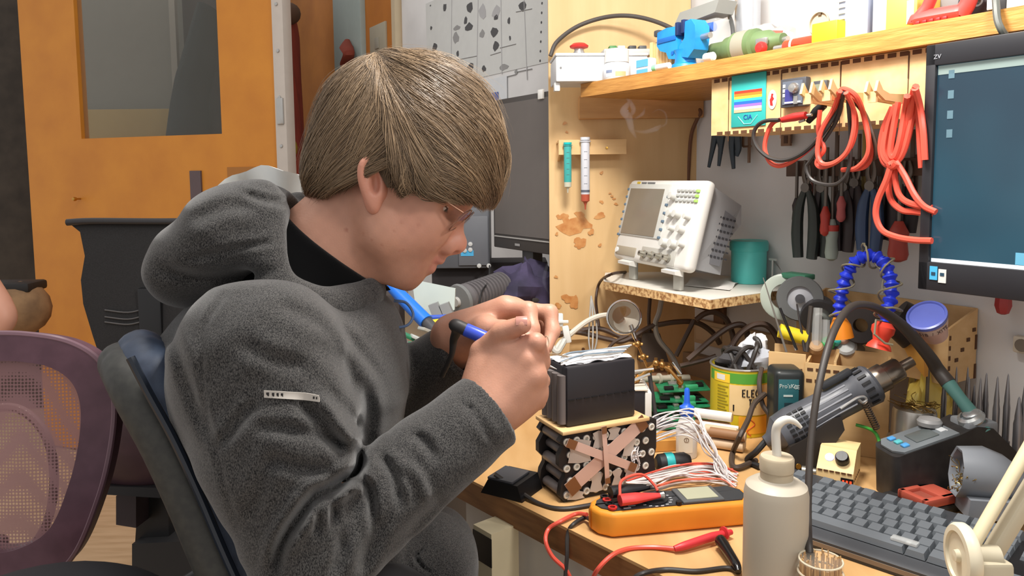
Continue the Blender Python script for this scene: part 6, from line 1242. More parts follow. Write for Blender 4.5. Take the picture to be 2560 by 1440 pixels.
# ---- keyboard
K0, K1 = D(1985, 1208), D(2398, 1326); kx = nz(K1-K0); ky = np.cross(ZAX, kx); KO = K0; KAX = np.stack([kx, ky, ZAX], 1); KD = .176; yp = .0218; KL = .445
t = thing('keyboard', 'black full-size computer keyboard lying on the bench', 'keyboard', KO-ky*KD/2+kx*KL/2, KAX); kh = .016
M_kb = plain('keyboard_case', (56, 58, 62), .5); M_key = plain('keycap', (100, 105, 110), .5)
b = MB(); b.prism([(-KL/2, -KD/2, .0005), (-KL/2, KD/2, .0005), (-KL/2, KD/2, kh+.006), (-KL/2, KD/2-.010, kh+.007), (-KL/2, -KD/2+.006, kh), (-KL/2, -KD/2, kh-.003)], (KL, 0, 0)); obj('case', b, M_kb, t, local=True)
b = MB(); b.box((0, -KD/2-.0006, kh*.45), (KL, .001, kh*.35)); b.box((-KL/2-.0004, 0, kh*.45), (.001, KD*.9, kh*.35)); obj('edge_strip', b, plain('keyboard_edge', (124, 108, 92), .5), t, local=True)
rows = [(-.0, 12), ]; u_ = .0190; nk = 0; keymesh = {}
def keycap(w_):
    if w_ not in keymesh:
        hw, hd, b2 = w_*u_/2-.0006, yp/2-.0006, .0022
        mb = MB(); mb.add([(-hw, -hd, 0), (hw, -hd, 0), (hw, hd, 0), (-hw, hd, 0), (-hw+b2, -hd+b2, .0072), (hw-b2, -hd+b2, .0072), (hw-b2, hd-b2*.6, .0080), (-hw+b2, hd-b2*.6, .0080)], [(0, 1, 5, 4), (1, 2, 6, 5), (2, 3, 7, 6), (3, 0, 4, 7), (4, 5, 6, 7), (3, 2, 1, 0)])
        me = bpy.data.meshes.new('key'); me.from_pydata(np.vstack(mb.v).tolist(), [], mb.f); me.materials.append(M_key); me.update(); keymesh[w_] = me
    return keymesh[w_]
x0 = -KL/2+.012; y0 = KD/2-.028; sl = .007/KD
def key(xu, row, w_=1):
    global nk
    if nk >= 100: return
    y = y0-row*yp; o = obj('key', None, None, t, mesh=keycap(w_)); o.location = (x0+(xu+w_/2)*u_, y, kh+.0010+(y+KD/2)*sl*.9); o.rotation_euler = (.045, 0, 0); nk += 1
for xu in (0, 2, 3, 4, 5, 6.5, 7.5, 8.5, 9.5, 11, 12, 13, 14): key(xu, 0)
for xu in range(13): key(xu, 1.25)
key(13, 1.25, 2)
key(0, 2.25, 1.5)
for k in range(12): key(1.5+k, 2.25)
key(13.5, 2.25, 1.5); key(0, 3.25, 1.75)
for k in range(11): key(1.75+k, 3.25)
key(12.75, 3.25, 2.25); key(0, 4.25, 2.25)
for k in range(10): key(2.25+k, 4.25)
key(12.25, 4.25, 2.75)
for xu, w_ in ((0, 1.25), (1.25, 1.25), (2.5, 1.25), (3.75, 6.25), (10, 1.25), (11.25, 1.25), (12.5, 1.25), (13.75, 1.25)): key(xu, 5.25, w_)
for xu in (15.3, 16.3, 17.3):
    for r in (1.25, 2.25): key(xu, r)
for xu, r in ((16.3, 4.25), (15.3, 5.25), (16.3, 5.25), (17.3, 5.25)): key(xu, r)
for xu in (18.6, 19.6, 20.6, 21.6):
    for r in (1.25, 2.25): key(xu, r)
b = MB()
def kbox(xu, row, w_): y = y0-row*yp; b.box((x0+(xu+w_/2)*u_, y, kh+.0046+(y+KD/2)*sl*.9), (w_*u_-.004, yp-.004, .007), None, .001)
for xu in (18.6, 19.6, 20.6):
    for r in (3.25, 4.25, 5.25): kbox(xu, r, 1)
obj('number_key', b, M_key, t, local=True, kind='stuff')
q = D(2262, 1352, DESK+kh+.012); t = thing('clear_cap', 'small clear plastic cap lying on the keyboard', 'cap', q); b = MB(); b.box(q, (.030, .012, .004), KAX, .0015); obj('film', b, M_clear, t)
# ---- soldering station
A7 = D(2240, 1260); us = nz(V3(1, .12, 0)); SX = np.stack([us, V3(-us[1], us[0], 0), ZAX], 1); t = thing('soldering_station', 'black and grey soldering station with sloping control panel', 'soldering station', A7, SX)
Hf = hgt(A7, 2240, 1138); wS = .058; LS = .172; hb_ = Hf+.036
M_stb = mat('station_black', (36, 34, 34), .5, c2=(46, 44, 43), nscale=60); M_stg = plain('station_grey', (116, 122, 126), .4)
bm = bmesh.new(); prof = [(-.0, 0), (-.001, Hf-.004), (.006, Hf), (.090, Hf+.024), (.120, hb_), (.145, hb_-.004), (LS+.010, hb_*.62), (LS+.012, 0)]
vs = [bm.verts.new((x, 0, z+.0005)) for x, z in prof]; f = bm.faces.new(vs); e_ = bmesh.ops.extrude_face_region(bm, geom=[f]); bmesh.ops.translate(bm, vec=(0, wS, 0), verts=[v for v in e_['geom'] if isinstance(v, bmesh.types.BMVert)])
bmesh.ops.bevel(bm, geom=[e for e in bm.edges if all(v.co.x < .004 for v in e.verts) and abs(e.verts[0].co.z-e.verts[1].co.z) > .01], offset=.016, segments=5, profile=.5, affect='EDGES'); obj('housing', MB().bm(bm), M_stb, t, local=True, ang=30)
sd_ = nz(V3(.084, 0, .024)); nn_ = V3(-sd_[2], 0, sd_[0]); PAX = np.stack([sd_, V3(0, 1, 0), nn_], 1); pc = V3(.006, 0, Hf+.0005)
b = MB(); b.prism([pc+PAX@V3(x, y, .0002) for x, y in [(-.003, .016), (.006, .0015), (.092, .0015), (.092, wS-.0015), (.006, wS-.0015), (-.003, wS-.016)]], PAX@V3(0, 0, .0030)); cp = obj('control_panel', b, M_stg, t, local=True)
b = MB(); b.box(pc+PAX@V3(.052, wS*.48, .0038), (.036, wS*.50, .002), PAX, .001); obj('display', b, plain('station_lcd', (98, 104, 104), .2), cp, local=True)
for k in range(3): b = MB(); b.box(pc+PAX@V3(.016+.0008*k, wS*(.78-.25*k), .0046), (.010, wS*.17, .0036), PAX, .0015); obj('button', b, [plain('btn_blue', (86, 160, 220), .35), plain('btn_teal', (96, 190, 196), .35), plain('btn_blue', (86, 160, 220), .35)][k], cp, local=True)
b = MB(); b.box(pc+PAX@V3(.080, wS*.45, .0038), (.008, wS*.26, .0012), PAX); b.box(pc+PAX@V3(.085, wS*.45, .0038), (.0016, wS*.34, .0012), PAX); obj('maker_print', b, plain('pale_print', (206, 210, 212), .5), cp, local=True)
hc = V3(.128, wS*.40, hb_); b = MB(); b.box(hc+V3(.004, 0, -.006), (.046, wS*.72, .022), None, .004); obj('socket_block', b, plain('block_grey', (128, 132, 136), .4), t, local=True)
b = MB(); b.lathe([(.018, 0), (.019, .003), (.017, .008), (.012, .010), (.012, .004), (0, .004)], hc+V3(-.002, -.004, .004), nz(V3(-.5, .0, .8)), 24); b.lathe([(.013, 0), (.011, .006), (.007, .008)], hc+V3(-.002, -.004, .010), nz(V3(-.5, .0, .8)), 20); obj('iron_socket', b, plain('socket_chrome', (176, 180, 180), .25, metal=.7), t, local=True)
b = MB(); b.lathe([(.016, 0), (.017, .006), (.014, .010), (0, .011)], V3(.080, wS*.80, Hf+.026), ZAX, 22); obj('round_dial', b, M_grey, t, local=True)
# iron in its holder with the long black cable arching to the bench front
dI = depth(A7+SX@hc); i0, i1 = P(2452, 1062, dI-.01), P(2366, 952, dI+.03); t = thing('soldering_iron', 'teal-handled soldering iron resting in the station with its long black cable', 'soldering iron', i0); ui = nz(i1-i0); L = np.linalg.norm(i1-i0)
b = MB(); b.lathe([(.0075, -.012), (.0085, 0), (.0098, L*.25), (.0088, L*.6), (.0100, L*.95), (.0100, L)], i0, ui, 22); obj('grip', b, plain('teal_grip', (78, 122, 116), .55), t)
b = MB(); b.tube([i1-ui*.004, i1+ui*.02, P(2322, 890, dI+.035), P(2262, 820, dI+.02), P(2205, 778, dI), P(2158, 762, dI-.05), P(2118, 775, dI-.10), P(2080, 840, dI-.16), P(2048, 960, dI-.20), P(2030, 1080, dI-.22), P(2022, 1200, dI-.24), P(2020, 1300, dI-.26), P(2026, 1390, dI-.30), D(2046, 1440)+ZAX*.004], [.0108, .0102, .0094, .0085, .0066, .0055, .005, .0046, .0042, .0040, .0040, .0040, .0040, .0040], 12, 8); obj('cable', b, plain('rubber_black', (56, 50, 46), .5), t)
# iron stand with wool and sponge tray
A8 = D(2316, 1302); x8 = nz(D(2425, 1276)-A8); S8 = np.stack([x8, np.cross(ZAX, x8), ZAX], 1); t = thing('iron_stand', 'black soldering-iron stand with grey cone, brass wool and red sponge tray', 'stand', A8, S8)
wb_ = .085; hz = hgt(A8, 2316, 1278)
b = MB(); b.box((wb_/2+.02, .036, hz/2+.0005), (wb_+.05, .070, hz), None, .004); obj('base', b, M_stb, t, local=True)
TR = lambda x, y, z: V3(x, y, z)
b = MB(); tw_, td_, th_ = wb_*.72, .046, .012; z0_ = hz+.0008; o_ = V3(.001, .002, z0_)
outer = [(0, 0), (tw_, 0), (tw_, td_), (0, td_)]; 
for (cx, cy, sx, sy) in [(tw_/2, .004, tw_, .009), (tw_/2, td_-.004, tw_, .009), (.005, td_/2, .010, td_), (tw_-.014, td_/2, .028, td_)]: b.box(o_+V3(cx, cy, th_/2), (sx, sy, th_), None, .002)
b.box(o_+V3(tw_/2, td_/2, .0015), (tw_-.004, td_-.004, .003)); obj('sponge_tray', b, plain('brick_red', (178, 82, 64), .5), t, local=True)
b = MB(); b.box(o_+V3(tw_*.42, td_/2, .005), (tw_*.58, td_*.66, .004), None, .001); obj('sponge', b, plain('sponge_rust', (146, 70, 54), .9), t, local=True)
# grey cone: octagonal mouth towards the tray, tapering back
dC = depth(A8)-.01; mo = P(2392, 1178, dC+.01); ax1 = nz(V3(.94, -.20, -.02)); M_cone = plain('cone_grey', (126, 130, 136), .45)
b = MB(); a = np.arange(8)*2*PI/8+PI/8; up_ = nz(V3(.10, 0, 1)); sd2 = np.cross(up_, ax1); R_ = .034
def ring_(f_, k_, dz): return [mo+ax1*f_+sd2*math.cos(x)*R_*k_*.80+up_*(math.sin(x)*R_*k_+dz) for x in a]
rings = [ring_(0, .90, 0), ring_(-.001, 1.0, 0), ring_(.030, 1.05, .001), ring_(.055, .92, -.004), ring_(.085, .5, -.012)]
v_ = np.vstack(rings); fs_ = [(i*8+j, i*8+(j+1) % 8, (i+1)*8+(j+1) % 8, (i+1)*8+j) for i in range(4) for j in range(8)]+[tuple(32+j for j in range(8))]; 
inn_ = ring_(.012, .84, 0); v_ = np.vstack([v_, inn_]); fs_ += [(j, (j+1) % 8, 40+(j+1) % 8, 40+j) for j in range(8)]+[tuple(40+j for j in range(8))]; b.add(v_, fs_); 
zc0 = DESK+hz; b.prism([mo+ax1*.010-up_*R_*.8+sd2*.028*0-V3(0, 0, 0), mo+ax1*.075-up_*R_*.75, V3(*(mo+ax1*.085)[:2], zc0), V3(*(mo+ax1*.005)[:2], zc0)], sd2*.03); b.prism([mo+ax1*.010-up_*R_*.8, mo+ax1*.075-up_*R_*.75, V3(*(mo+ax1*.085)[:2], zc0), V3(*(mo+ax1*.005)[:2], zc0)], -sd2*.03); obj('cone', b, M_cone, t, ang=62)
b = MB(); rw = np.random.default_rng(11)
for k in range(46):
    q = mo+ax1*rw.uniform(.002, .016)+sd2*rw.normal(0, .009)+up_*rw.normal(-.010, .009); pp = [q]
    for j in range(4): pp.append(pp[-1]+rw.normal(0, .0034, 3)*[.8, 1, 1]); 
    pp = [p if (p-mo)@ax1 > -.012 else p+ax1*.012 for p in pp]; b.tube(pp, .0005, 4, 3)
obj('brass_wool', b, plain('wool_brass', (150, 122, 66), .3, metal=.8), t, kind='stuff')
# ---- hot air gun on its rest
dG = 1.20; g0, g1 = P(1935, 1092, dG), P(2282, 902, dG-.015); ug = nz(g1-g0); LG = np.linalg.norm(g1-g0); sG = dG/F; t = thing('hot_air_gun', 'grey-black hot air gun with steel nozzle lying across its rest', 'hot air gun', g0)
M_gun = mat('gun_grey', (74, 76, 82), .38, c2=(86, 88, 94), nscale=40)
b = MB(); b.lathe([(0, -.018), (14*sG, -.016), (17*sG, -.008), (46*sG, .010), (50*sG, .035), (46*sG, LG*.25), (42*sG, LG*.45), (43*sG, LG*.58), (48*sG, LG*.60), (50*sG, LG*.70), (44*sG, LG*.72), (30*sG, LG*.725)], g0, ug, 32); bd = obj('body', b, M_gun, t)
GX = axes(x=ug, z=nz(np.cross(np.cross(ug, CAM-g0), ug)+CU*.0))
GX = np.stack([ug, nz(CU-ug*(CU@ug)), np.cross(ug, nz(CU-ug*(CU@ug)))], 1)
if (CAM-g0)@GX[:, 2] < 0: GX[:, 2] *= -1
for k in range(5):
    b = MB(); th_ = -.30+k*.32; rr_ = 45*sG; d_ = GX[:, 1]*math.sin(th_)+GX[:, 2]*math.cos(th_); b.tube([g0+ug*LG*.22+d_*rr_*.99, g0+ug*LG*.40+d_*rr_*.93, g0+ug*LG*.54+d_*rr_*.95], .0016, 6); obj('grip_rib', b, plain('gun_light', (140, 142, 148), .35), bd)
b = MB()
for i in range(4):
    for j in range(7):
        th_ = .95-j*.26; d_ = GX[:, 1]*math.sin(th_)+GX[:, 2]*math.cos(th_); b.box(g0+ug*(.026+i*.0095)+d_*49.3*sG, (.0072, .0040, .0022), np.stack([ug, nz(np.cross(d_, ug)), d_], 1))
obj('intake_slot', b, plain('slot_black', (24, 24, 26), .6), bd, kind='stuff')
b = MB()
for k in range(8): th_ = 1.9-k*.36; d_ = GX[:, 1]*math.sin(th_)+GX[:, 2]*math.cos(th_); b.box(g0+ug*LG*.65+d_*49.6*sG, (LG*.055, .004, .003), np.stack([ug, nz(np.cross(d_, ug)), d_], 1))
obj('collar_slot', b, plain('slot_black', (24, 24, 26), .6), bd, kind='stuff')
b = MB(); b.lathe([(33*sG, LG*.715), (34*sG, LG*.73), (34*sG, LG*.80), (28*sG, LG*.805), (28*sG, LG*.90), (25*sG, LG*.91), (13*sG, LG*.915), (12*sG, LG*1.0), (9*sG, LG*1.0), (9*sG, LG*.96), (0, LG*.96)], g0, ug, 26); obj('nozzle', b, plain('heat_steel', (150, 138, 124), .3, metal=.85), t)
b = MB(); c_ = g0+ug*LG*.52+GX[:, 1]*54*sG; b.box(c_+GX[:, 2]*.004, (LG*.22, 16*sG, .014), np.stack([ug, GX[:, 1], GX[:, 2]], 1), .003); obj('hanger_lug', b, plain('gun_dark', (48, 50, 54), .4), t)
h0 = P(2090, 1022, dG-.045); b = MB(); b.tube([P(2102, 1022, dG-.05), P(2128, 1004, dG-.052), P(2145, 994, dG-.052), P(2160, 992, dG-.052), P(2166, 1000, dG-.052), P(2156, 1006, dG-.052), P(2147, 999, dG-.052)], .0022, 8, 5); obj('hook_wire', b, M_steel, t)
b = MB(); p0, p1 = P(2160, 1004, dG-.05), P(2192, 1072, dG-.04); d_ = nz(p1-p0); sx_ = nz(np.cross(d_, CF)); sy_ = np.cross(d_, sx_); b.tube([p0+(p1-p0)*k/90+sx_*.005*math.cos(k*.9)+sy_*.005*math.sin(k*.9) for k in range(91)], .0011, 5); obj('spring', b, plain('spring_dark', (92, 80, 70), .4, metal=.6), t)
t = thing('gun_rest', 'black moulded rest carrying the hot air gun', 'rest', D(2020, 1178)); A9, w9, AX9 = frame((1962, 1180), (2044, 1180)); A9 = A9*[1, 1, 0]+V3(0, 0, DESK+.0005)
pts = [(1975, 1118), (2010, 1100), (2080, 1048), (2104, 1042), (2112, 1075), (2050, 1165), (2040, 1180), (1968, 1180)]
b = MB(); b.prism([P(x, y, dG-.035) for x, y in pts], CF*.075); rs = obj('body', b, plain('rest_black', (42, 36, 32), .5), t)
b = MB(); q = P(1996, 1166, dG-.036); b.lathe([(.0045, 0), (.004, .0012), (0, .0012)], q, -CF, 12); obj('screw', b, M_brass, rs)
t = obj('gun_cable', MB().tube([g0-ug*.016, P(1890, 1130, dG), D(1868, 1160)+ZAX*.006, D(1900, 1176)+ZAX*.006], .0048, 8, 6), M_blk2, label='thick black cable leaving the back of the hot air gun', cat='cable')
t = obj('power_cable', MB().tube([P(1912, 985, 1.30), P(1885, 1010, 1.28), P(1870, 1050, 1.25), P(1850, 1090, 1.22), D(1832, 1140)+ZAX*.006, D(1830, 1170)+ZAX*.006, D(1846, 1178)+ZAX*.006, D(1890, 1160)+ZAX*.006], .0046, 8, 6), plain('cable_brown_black', (70, 58, 50), .5), label='black cable looping down from the adapter to the bench top', cat='cable')
t = obj('power_cable', MB().tube([P(1904, 920, 1.33), P(1898, 960, 1.31), P(1906, 1010, 1.30), P(1924, 1040, 1.29), P(1930, 1080, 1.28)], .0042, 8, 6), plain('cable_brown_black', (70, 58, 50), .5), label='dark cable hanging along the edge of the black adapter', cat='cable')
# ---- small plywood control box with knob and red read-out
A10 = D(2040, 1212); bx = nz(D(2132, 1230)-A10); BX = np.stack([bx, np.cross(ZAX, bx), ZAX], 1); wB = float(np.linalg.norm(D(2132, 1230)-A10)); t = thing('control_box', 'small laser-cut plywood control box with a black knob and red read-out', 'control box', A10, BX)
HB = hgt(A10, 2040, 1168); dB = .070; HB2 = HB+.026; M_lply = mat('light_plywood', (232, 204, 150), .6, c2=(220, 186, 130), nscale=10, stretch=(1, 5, 1))
b = MB(); b.prism([(0, 0, .0005), (0, 0, HB), (0, .030, HB2), (0, dB, HB2), (0, dB, .0005)], (wB, 0, 0)); obj('body', b, M_lply, t, local=True)
sl_ = nz(V3(0, .030, .026)); n3 = V3(0, -sl_[2], sl_[1]); SXX = np.stack([V3(1, 0, 0), sl_, n3], 1); mid_ = V3(wB/2, .015, HB+.013)
b = MB(); b.lathe([(.0100, 0), (.0095, .010), (.008, .0125), (0, .0125)], mid_+V3(wB*.16, 0, 0)+n3*.0008, n3, 22); b.box(mid_+V3(wB*.16, 0, 0)+n3*.013, (.002, .016, .001), SXX); obj('knob', b, M_blk, t, local=True)
b = MB(); b.box(mid_+V3(-wB*.20, .002, 0)+n3*.0006, (.020, .014, .001), SXX); obj('dark_window', b, M_blk, t, local=True); b = MB(); b.lathe([(.0065, 0), (.0065, .0008)], mid_+V3(-wB*.20, .002, 0)+n3*.0012, n3, 18); obj('blue_lamp', b, mat('blue_glow', (120, 140, 230), .3, emit=(120, 140, 240), estr=.7), t, local=True)
b = MB(); b.box((wB*.84, -.0008, HB*.48), (.017, .0016, .012)); rd = obj('readout_frame', b, M_blk, t, local=True)
b = MB()
for k in range(3): b.box((wB*.84-.005+.005*k, -.0019, HB*.48), (.0028, .0006, .006))
obj('red_digit', b, mat('red_led', (255, 70, 40), .4, emit=(255, 60, 30), estr=1.6), rd, local=True)
b = MB()
for k in range(6): b.box((wB*(.1+.16*k), -.0004, HB-.001), (.006, .0012, .0022)); b.box((wB+.0003, .008+.01*k, HB*.5), (.0008, .004, .0022))
obj('burnt_slot', b, M_char, t, local=True, kind='stuff')
b = MB(); q = V3(-.0005, .022, HB*.42); b.lathe([(.008, 0), (.008, .003), (.006, .004), (.006, .018), (.0072, .018), (.0072, .024), (.004, .024)], q, V3(-1, -.15, 0), 18); obj('bnc_connector', b, plain('nickel', (176, 172, 160), .3, metal=.8), t, local=True)
obj('green_lead', MB().tube([P(2140, 1062, 1.19), P(2168, 1070, 1.18), P(2188, 1082, 1.165), P(2198, 1105, 1.16), P(2200, 1135, 1.15)], .0026, 8, 6), plain('green_wire', (74, 170, 70), .4), label='short green wire above the plywood control box', cat='wire')
# ---- black adapter, caddy with its tools
q = P(1962, 1060, 1.27); FX = axes(x=nz(V3(1, -.06, 0)), z=ZAX); s = mpp(q); q[2] = P(1962, 1052, 1.27)[2]
A11 = P(1936, 1052, 1.25); A11[2] = DESK+.0005; w11 = 74*s; H11 = hgt(A11, 1962, 922); t = thing('power_adapter', 'upright black adapter with a teal printed face', 'adapter', A11, FX)
b = MB(); b.box((w11/2, .028, H11/2), (w11, .056, H11), None, .010, 4); obj('housing', b, plain('adapter_black', (36, 40, 40), .4), t, local=True)
b = MB(); b.box((w11*.44, -.0006, H11*.50), (w11*.66, .0014, H11*.80), None, .0006); fp = obj('teal_label', b, plain('deep_teal', (38, 92, 98), .5), t, local=True)
TX = np.stack([V3(1, 0, 0), V3(0, 0, 1), V3(0, -1, 0)], 1); mmt = MX[t.name]; R3 = np.array(mmt)[:3, :3]
def ltext(body, size, x, z, m_, par, sx=1): text('lettering', body, size, np.array(mmt)[:3, 3]+R3@V3(x, -.0016, z), R3@TX, m_, par, .0002, 'LEFT', sx)
M_pr = plain('adapter_print', (196, 206, 200), .5); ltext("Pro'sKit", .0100, w11*.13, H11*.80, M_pr, fp, .9); ltext('CE', .0095, w11*.60, H11*.79, M_pr, fp, .8)
b = MB(); b.box((w11*.42, -.0016, H11*.71), (w11*.30, .0008, .003)); b.box((w11*.44, -.0016, H11*.38), (w11*.30, .0008, .002)); b.box((w11*.30, -.0016, H11*.24), (w11*.20, .0008, .003)); obj('print_bar', b, M_pr, fp, local=True)
b = MB(); b.box((w11*.44, -.0017, H11*.53), (w11*.28, .001, H11*.20), None, .0004); obj('dark_square', b, plain('square_dark', (22, 44, 50), .4), fp, local=True)
A12 = P(2010, 1050, 1.285); A12[2] = DESK+.0005; CX_ = axes(x=nz(P(2222, 1050, 1.225)*[1, 1, 0]-A12*[1, 1, 0]), z=ZAX); w12 = float(np.linalg.norm((P(2222, 1050, 1.225)-A12)[:2])); H12 = hgt(A12, 2010, 902); t = thing('tool_caddy', 'laser-cut plywood caddy full of brushes, probes and small parts', 'caddy', A12, CX_)
d12 = .075; TH = .004; x_l = -.060
b = MB(); b.box((w12/2, TH/2, H12/2), (w12, TH, H12)); obj('front_board', b, M_ply, t, local=True)
b = MB(); b.box((w12/2+x_l/2, d12, (H12+.012)/2), (w12-x_l, TH, H12+.012)); obj('back_board', b, M_ply, t, local=True)
for x, h_ in ((TH/2, H12), (w12*.36, H12+.006), (w12-TH/2, H12+.008)): b = MB(); b.box((x, d12/2, h_/2), (TH, d12-TH, h_)); obj('divider_board', b, M_ply, t, local=True)
b = MB(); b.box((x_l/2, TH*2, H12*.5), (-x_l, TH, H12+.024)); obj('pen_pocket', b, M_ply, t, local=True)
b = MB(); b.box((w12/2+x_l/2, d12/2, .0025), (w12-x_l-TH, d12-TH*2, .004)); obj('bottom_board', b, M_ply, t, local=True)
b = MB()
for k in range(9): b.box((w12*(.06+.105*k), -.0005, H12*.93), (.009, .001, .0045)); b.box((w12*(.05+.105*k), -.0005, H12*.80), (.009, .001, .0050))
obj('burnt_slot', b, M_char, t, local=True, kind='stuff')
b = MB()
for k in range(8): b.box((x_l*(.95-.12*k), TH-.0005+.0006, H12*.88), (.003, .002, .010))
obj('burnt_tooth', b, M_char, t, local=True, kind='stuff')
dT = depth(A12)+.035
def rod(name, p0, p1, r, m_, label, cat, rr_=None, n=0):
    b = MB(); b.tube([P(*p0, dT), P(*p1, dT+.01)], rr_ or r, 8); return obj(name, b, m_, label=label, cat=cat)
Tn = [('brush', (1966, 880), (1908, 694), [.0022, .0016, .0009], plain('grey_handle', (120, 116, 110), .4), 'thin grey brush handle leaning outermost in the caddy', 'brush'),
 ('probe', (1992, 875), (1950, 770), .0024, M_blk2, 'black probe leaning in the caddy pocket', 'probe'), ('tweezers', (2012, 878), (1992, 760), [.0030, .0016], plain('dark_steel', (84, 80, 80), .4, metal=.6), 'dark steel tweezers standing in the caddy', 'tweezers'),
 ('screwdriver', (2016, 880), (2028, 765), .0042, plain('smoke_handle', (74, 66, 60), .4), 'slim smoky handle standing upright in the caddy', 'screwdriver'), ('test_tube', (2040, 876), (2044, 770), .0085, M_clear, 'clear glass tube standing in the caddy', 'tube'),
 ('test_tube', (2062, 874), (2064, 800), .0080, M_clear, 'shorter clear glass tube beside the tall one', 'tube'), ('knife', (2084, 874), (2080, 792), .0050, plain('knife_grey', (60, 60, 64), .4), 'grey craft knife handle in the caddy', 'knife'), ('file', (1990, 876), (1975, 830), .002, M_steel, 'short steel file in the caddy pocket', 'file')]
for n_, a, c2_, r_, m_, lb, ct in Tn: rod(n_, a, c2_, r_, m_, lb, ct)
q0_, q1_ = P(1948, 826, dT+.02), P(2016, 846, dT+.01); t2 = obj('yellow_tube', MB().cyl(q0_, q1_, .0125, 18), plain('lemon', (244, 222, 50), .4), label='bright yellow tube lying behind the probes of the caddy', cat='tube')
for (px, py, r_, cc, lb) in [(2040, 868, .012, (196, 160, 120), 'tan round part heaped in the caddy'), (2070, 858, .011, (48, 172, 90), 'green cap heaped in the caddy'), (2088, 850, .010, (70, 190, 176), 'teal cap heaped in the caddy'), (2118, 872, .017, (196, 198, 196), 'silver round pot heaped in the caddy'), (2142, 868, .014, (140, 126, 104), 'brown-grey pot heaped in the caddy'), (2160, 850, .012, (70, 78, 120), 'navy blue part heaped in the caddy'), (2108, 845, .010, (226, 176, 150), 'pale pink part heaped in the caddy'), (2176, 872, .013, (214, 206, 196), 'cream part heaped at the caddy end')]:
    q = P(px, py, dT); b = MB(); ax = axes(z=nz(V3(random.uniform(-.5, .5), -.6, .7))); b.lathe([(r_*.7, -r_*.7), (r_, -r_*.5), (r_, r_*.4), (r_*.8, r_*.6), (0, r_*.62)], q, ax[:, 2], 18); obj('small_pot', b, plain('pot_%d' % px, cc, .35), label=lb, cat='pot')
# ---- rolls behind, cup, boxes, bag
def wheel(px, py, d, r, w_, n_, mt, mh, name, label, cat, hub=.55):
    c = P(px, py, d); t = thing(name, label, cat, c); b = MB(); b.lathe([(r*hub, -w_/2), (r*.96, -w_/2), (r, -w_*.4), (r, w_*.4), (r*.96, w_/2), (r*hub, w_/2)], c, n_, 36, ring=True); obj('tyre', b, mt, t)
    b = MB(); b.lathe([(r*.18, w_*.5), (r*.22, w_*.42), (r*(hub+.01), w_*.30), (r*(hub+.01), -w_*.3), (r*.2, -w_*.42), (0, -w_*.42)], c, n_, 30); obj('hub', b, mh, t); b = MB(); b.lathe([(r*.20, w_*.42), (r*.20, w_*.60), (0, w_*.62)], c, n_, 18); obj('axle', b, M_dgrey, t); return c
wn = nz(V3(-.35, -.9, .12)); wheel(2000, 746, 1.385, 56*1.385/F, .030, wn, mat('tyre_grey', (96, 98, 98), .6), mat('hub_silver', (176, 178, 184), .35), 'toy_wheel', 'grey rubber wheel with a silver hub standing behind the caddy', 'wheel')
b = MB(); c = P(1962, 742, 1.42); b.lathe([(56*1.38/F, -.012), (60*1.38/F, -.010), (60*1.38/F, .010), (56*1.38/F, .012), (34*1.38/F, .012), (34*1.38/F, -.012)], c, wn, 34, ring=True); t = obj('tape_roll', b, plain('clear_roll', (178, 188, 176), .3), label='pale translucent tape roll behind the grey rubber wheel', cat='roll')
b = MB(); b.box(P(1995, 690, 1.40), (.052, .03, .010), WALLAX, .002); t = obj('green_box', b, plain('bottle_green', (60, 120, 94), .5), label='small green box lid behind the wheel', cat='box')
wheel(2046, 786, 1.375, 44*1.375/F, .040, nz(V3(-.3, -.9, -.15)), plain('black_ring', (52, 50, 52), .45), mat('glass_hub', (170, 176, 170), .15), 'lens_ring', 'black ring with a glassy face below the silver-hubbed wheel', 'ring', .6)
t = obj('black_spool', MB().lathe([(.030, -.02), (.032, -.018), (.032, .018), (.030, .02), (.012, .02), (.012, -.02)], P(2155, 812, 1.31), nz(V3(-.5, -.8, .1)), 26, ring=True), plain('spool_black', (54, 48, 46), .5), label='black spool behind the foot of the blue hose arch', cat='spool')
t = obj('black_cylinder', MB().cyl(P(2238, 790, 1.235), P(2292, 826, 1.225), .030, 26, .036), plain('cylinder_black', (42, 38, 38), .45), label='fat black cylinder behind the soldering iron cable', cat='cylinder')
# tilted cup
c0_, c1_ = P(2338, 838, 1.155), P(2318, 792, 1.135); uc = nz(c1_-c0_); s = 1.145/F; L = np.linalg.norm(c1_-c0_); t = thing('plastic_cup', 'tilted pinkish plastic cup with a blue lid and printed band', 'cup', c0_)
b = MB(); b.lathe([(30*s, 0), (38*s, L*.55), (44*s, L*.96), (44*s, L)], c0_, uc, 28); cb = obj('cup', b, mat('pink_clear', (206, 168, 156), .3), t)
b = MB(); b.lathe([(46*s, L*.96), (47*s, L), (47*s, L*1.10), (42*s, L*1.12), (40*s, L*1.06), (0, L*1.05)], c0_, uc, 30); obj('lid', b, plain('lid_blue', (104, 118, 206), .3), t)
b = MB(); b.lathe([(40.5*s, L*.62), (44.4*s, L*.90)], c0_, uc, 30); obj('pale_band', b, plain('cup_band', (216, 190, 178), .5), cb)
tx = nz(CR*.95+CU*.25); tn = nz(CAM-c0_); ty = nz(np.cross(tn, tx)); 
for k, ch in enumerate('SIB / XITE'):
    an_ = -.75+k*.165; r_ = 43.6*s; dn = nz(tn-uc*(tn@uc)); dx = np.cross(uc, dn); pos = c0_+uc*L*.68+dn*math.cos(an_)*r_+dx*math.sin(an_)*r_; nn2 = dn*math.cos(an_)+dx*math.sin(an_); 
    if ch != ' ': text('lettering', ch, .0085, pos+nn2*.0006, np.stack([np.cross(uc, nn2), uc, nn2], 1), plain('cup_ink', (90, 66, 66), .6), cb, .0002, 'CENTER')
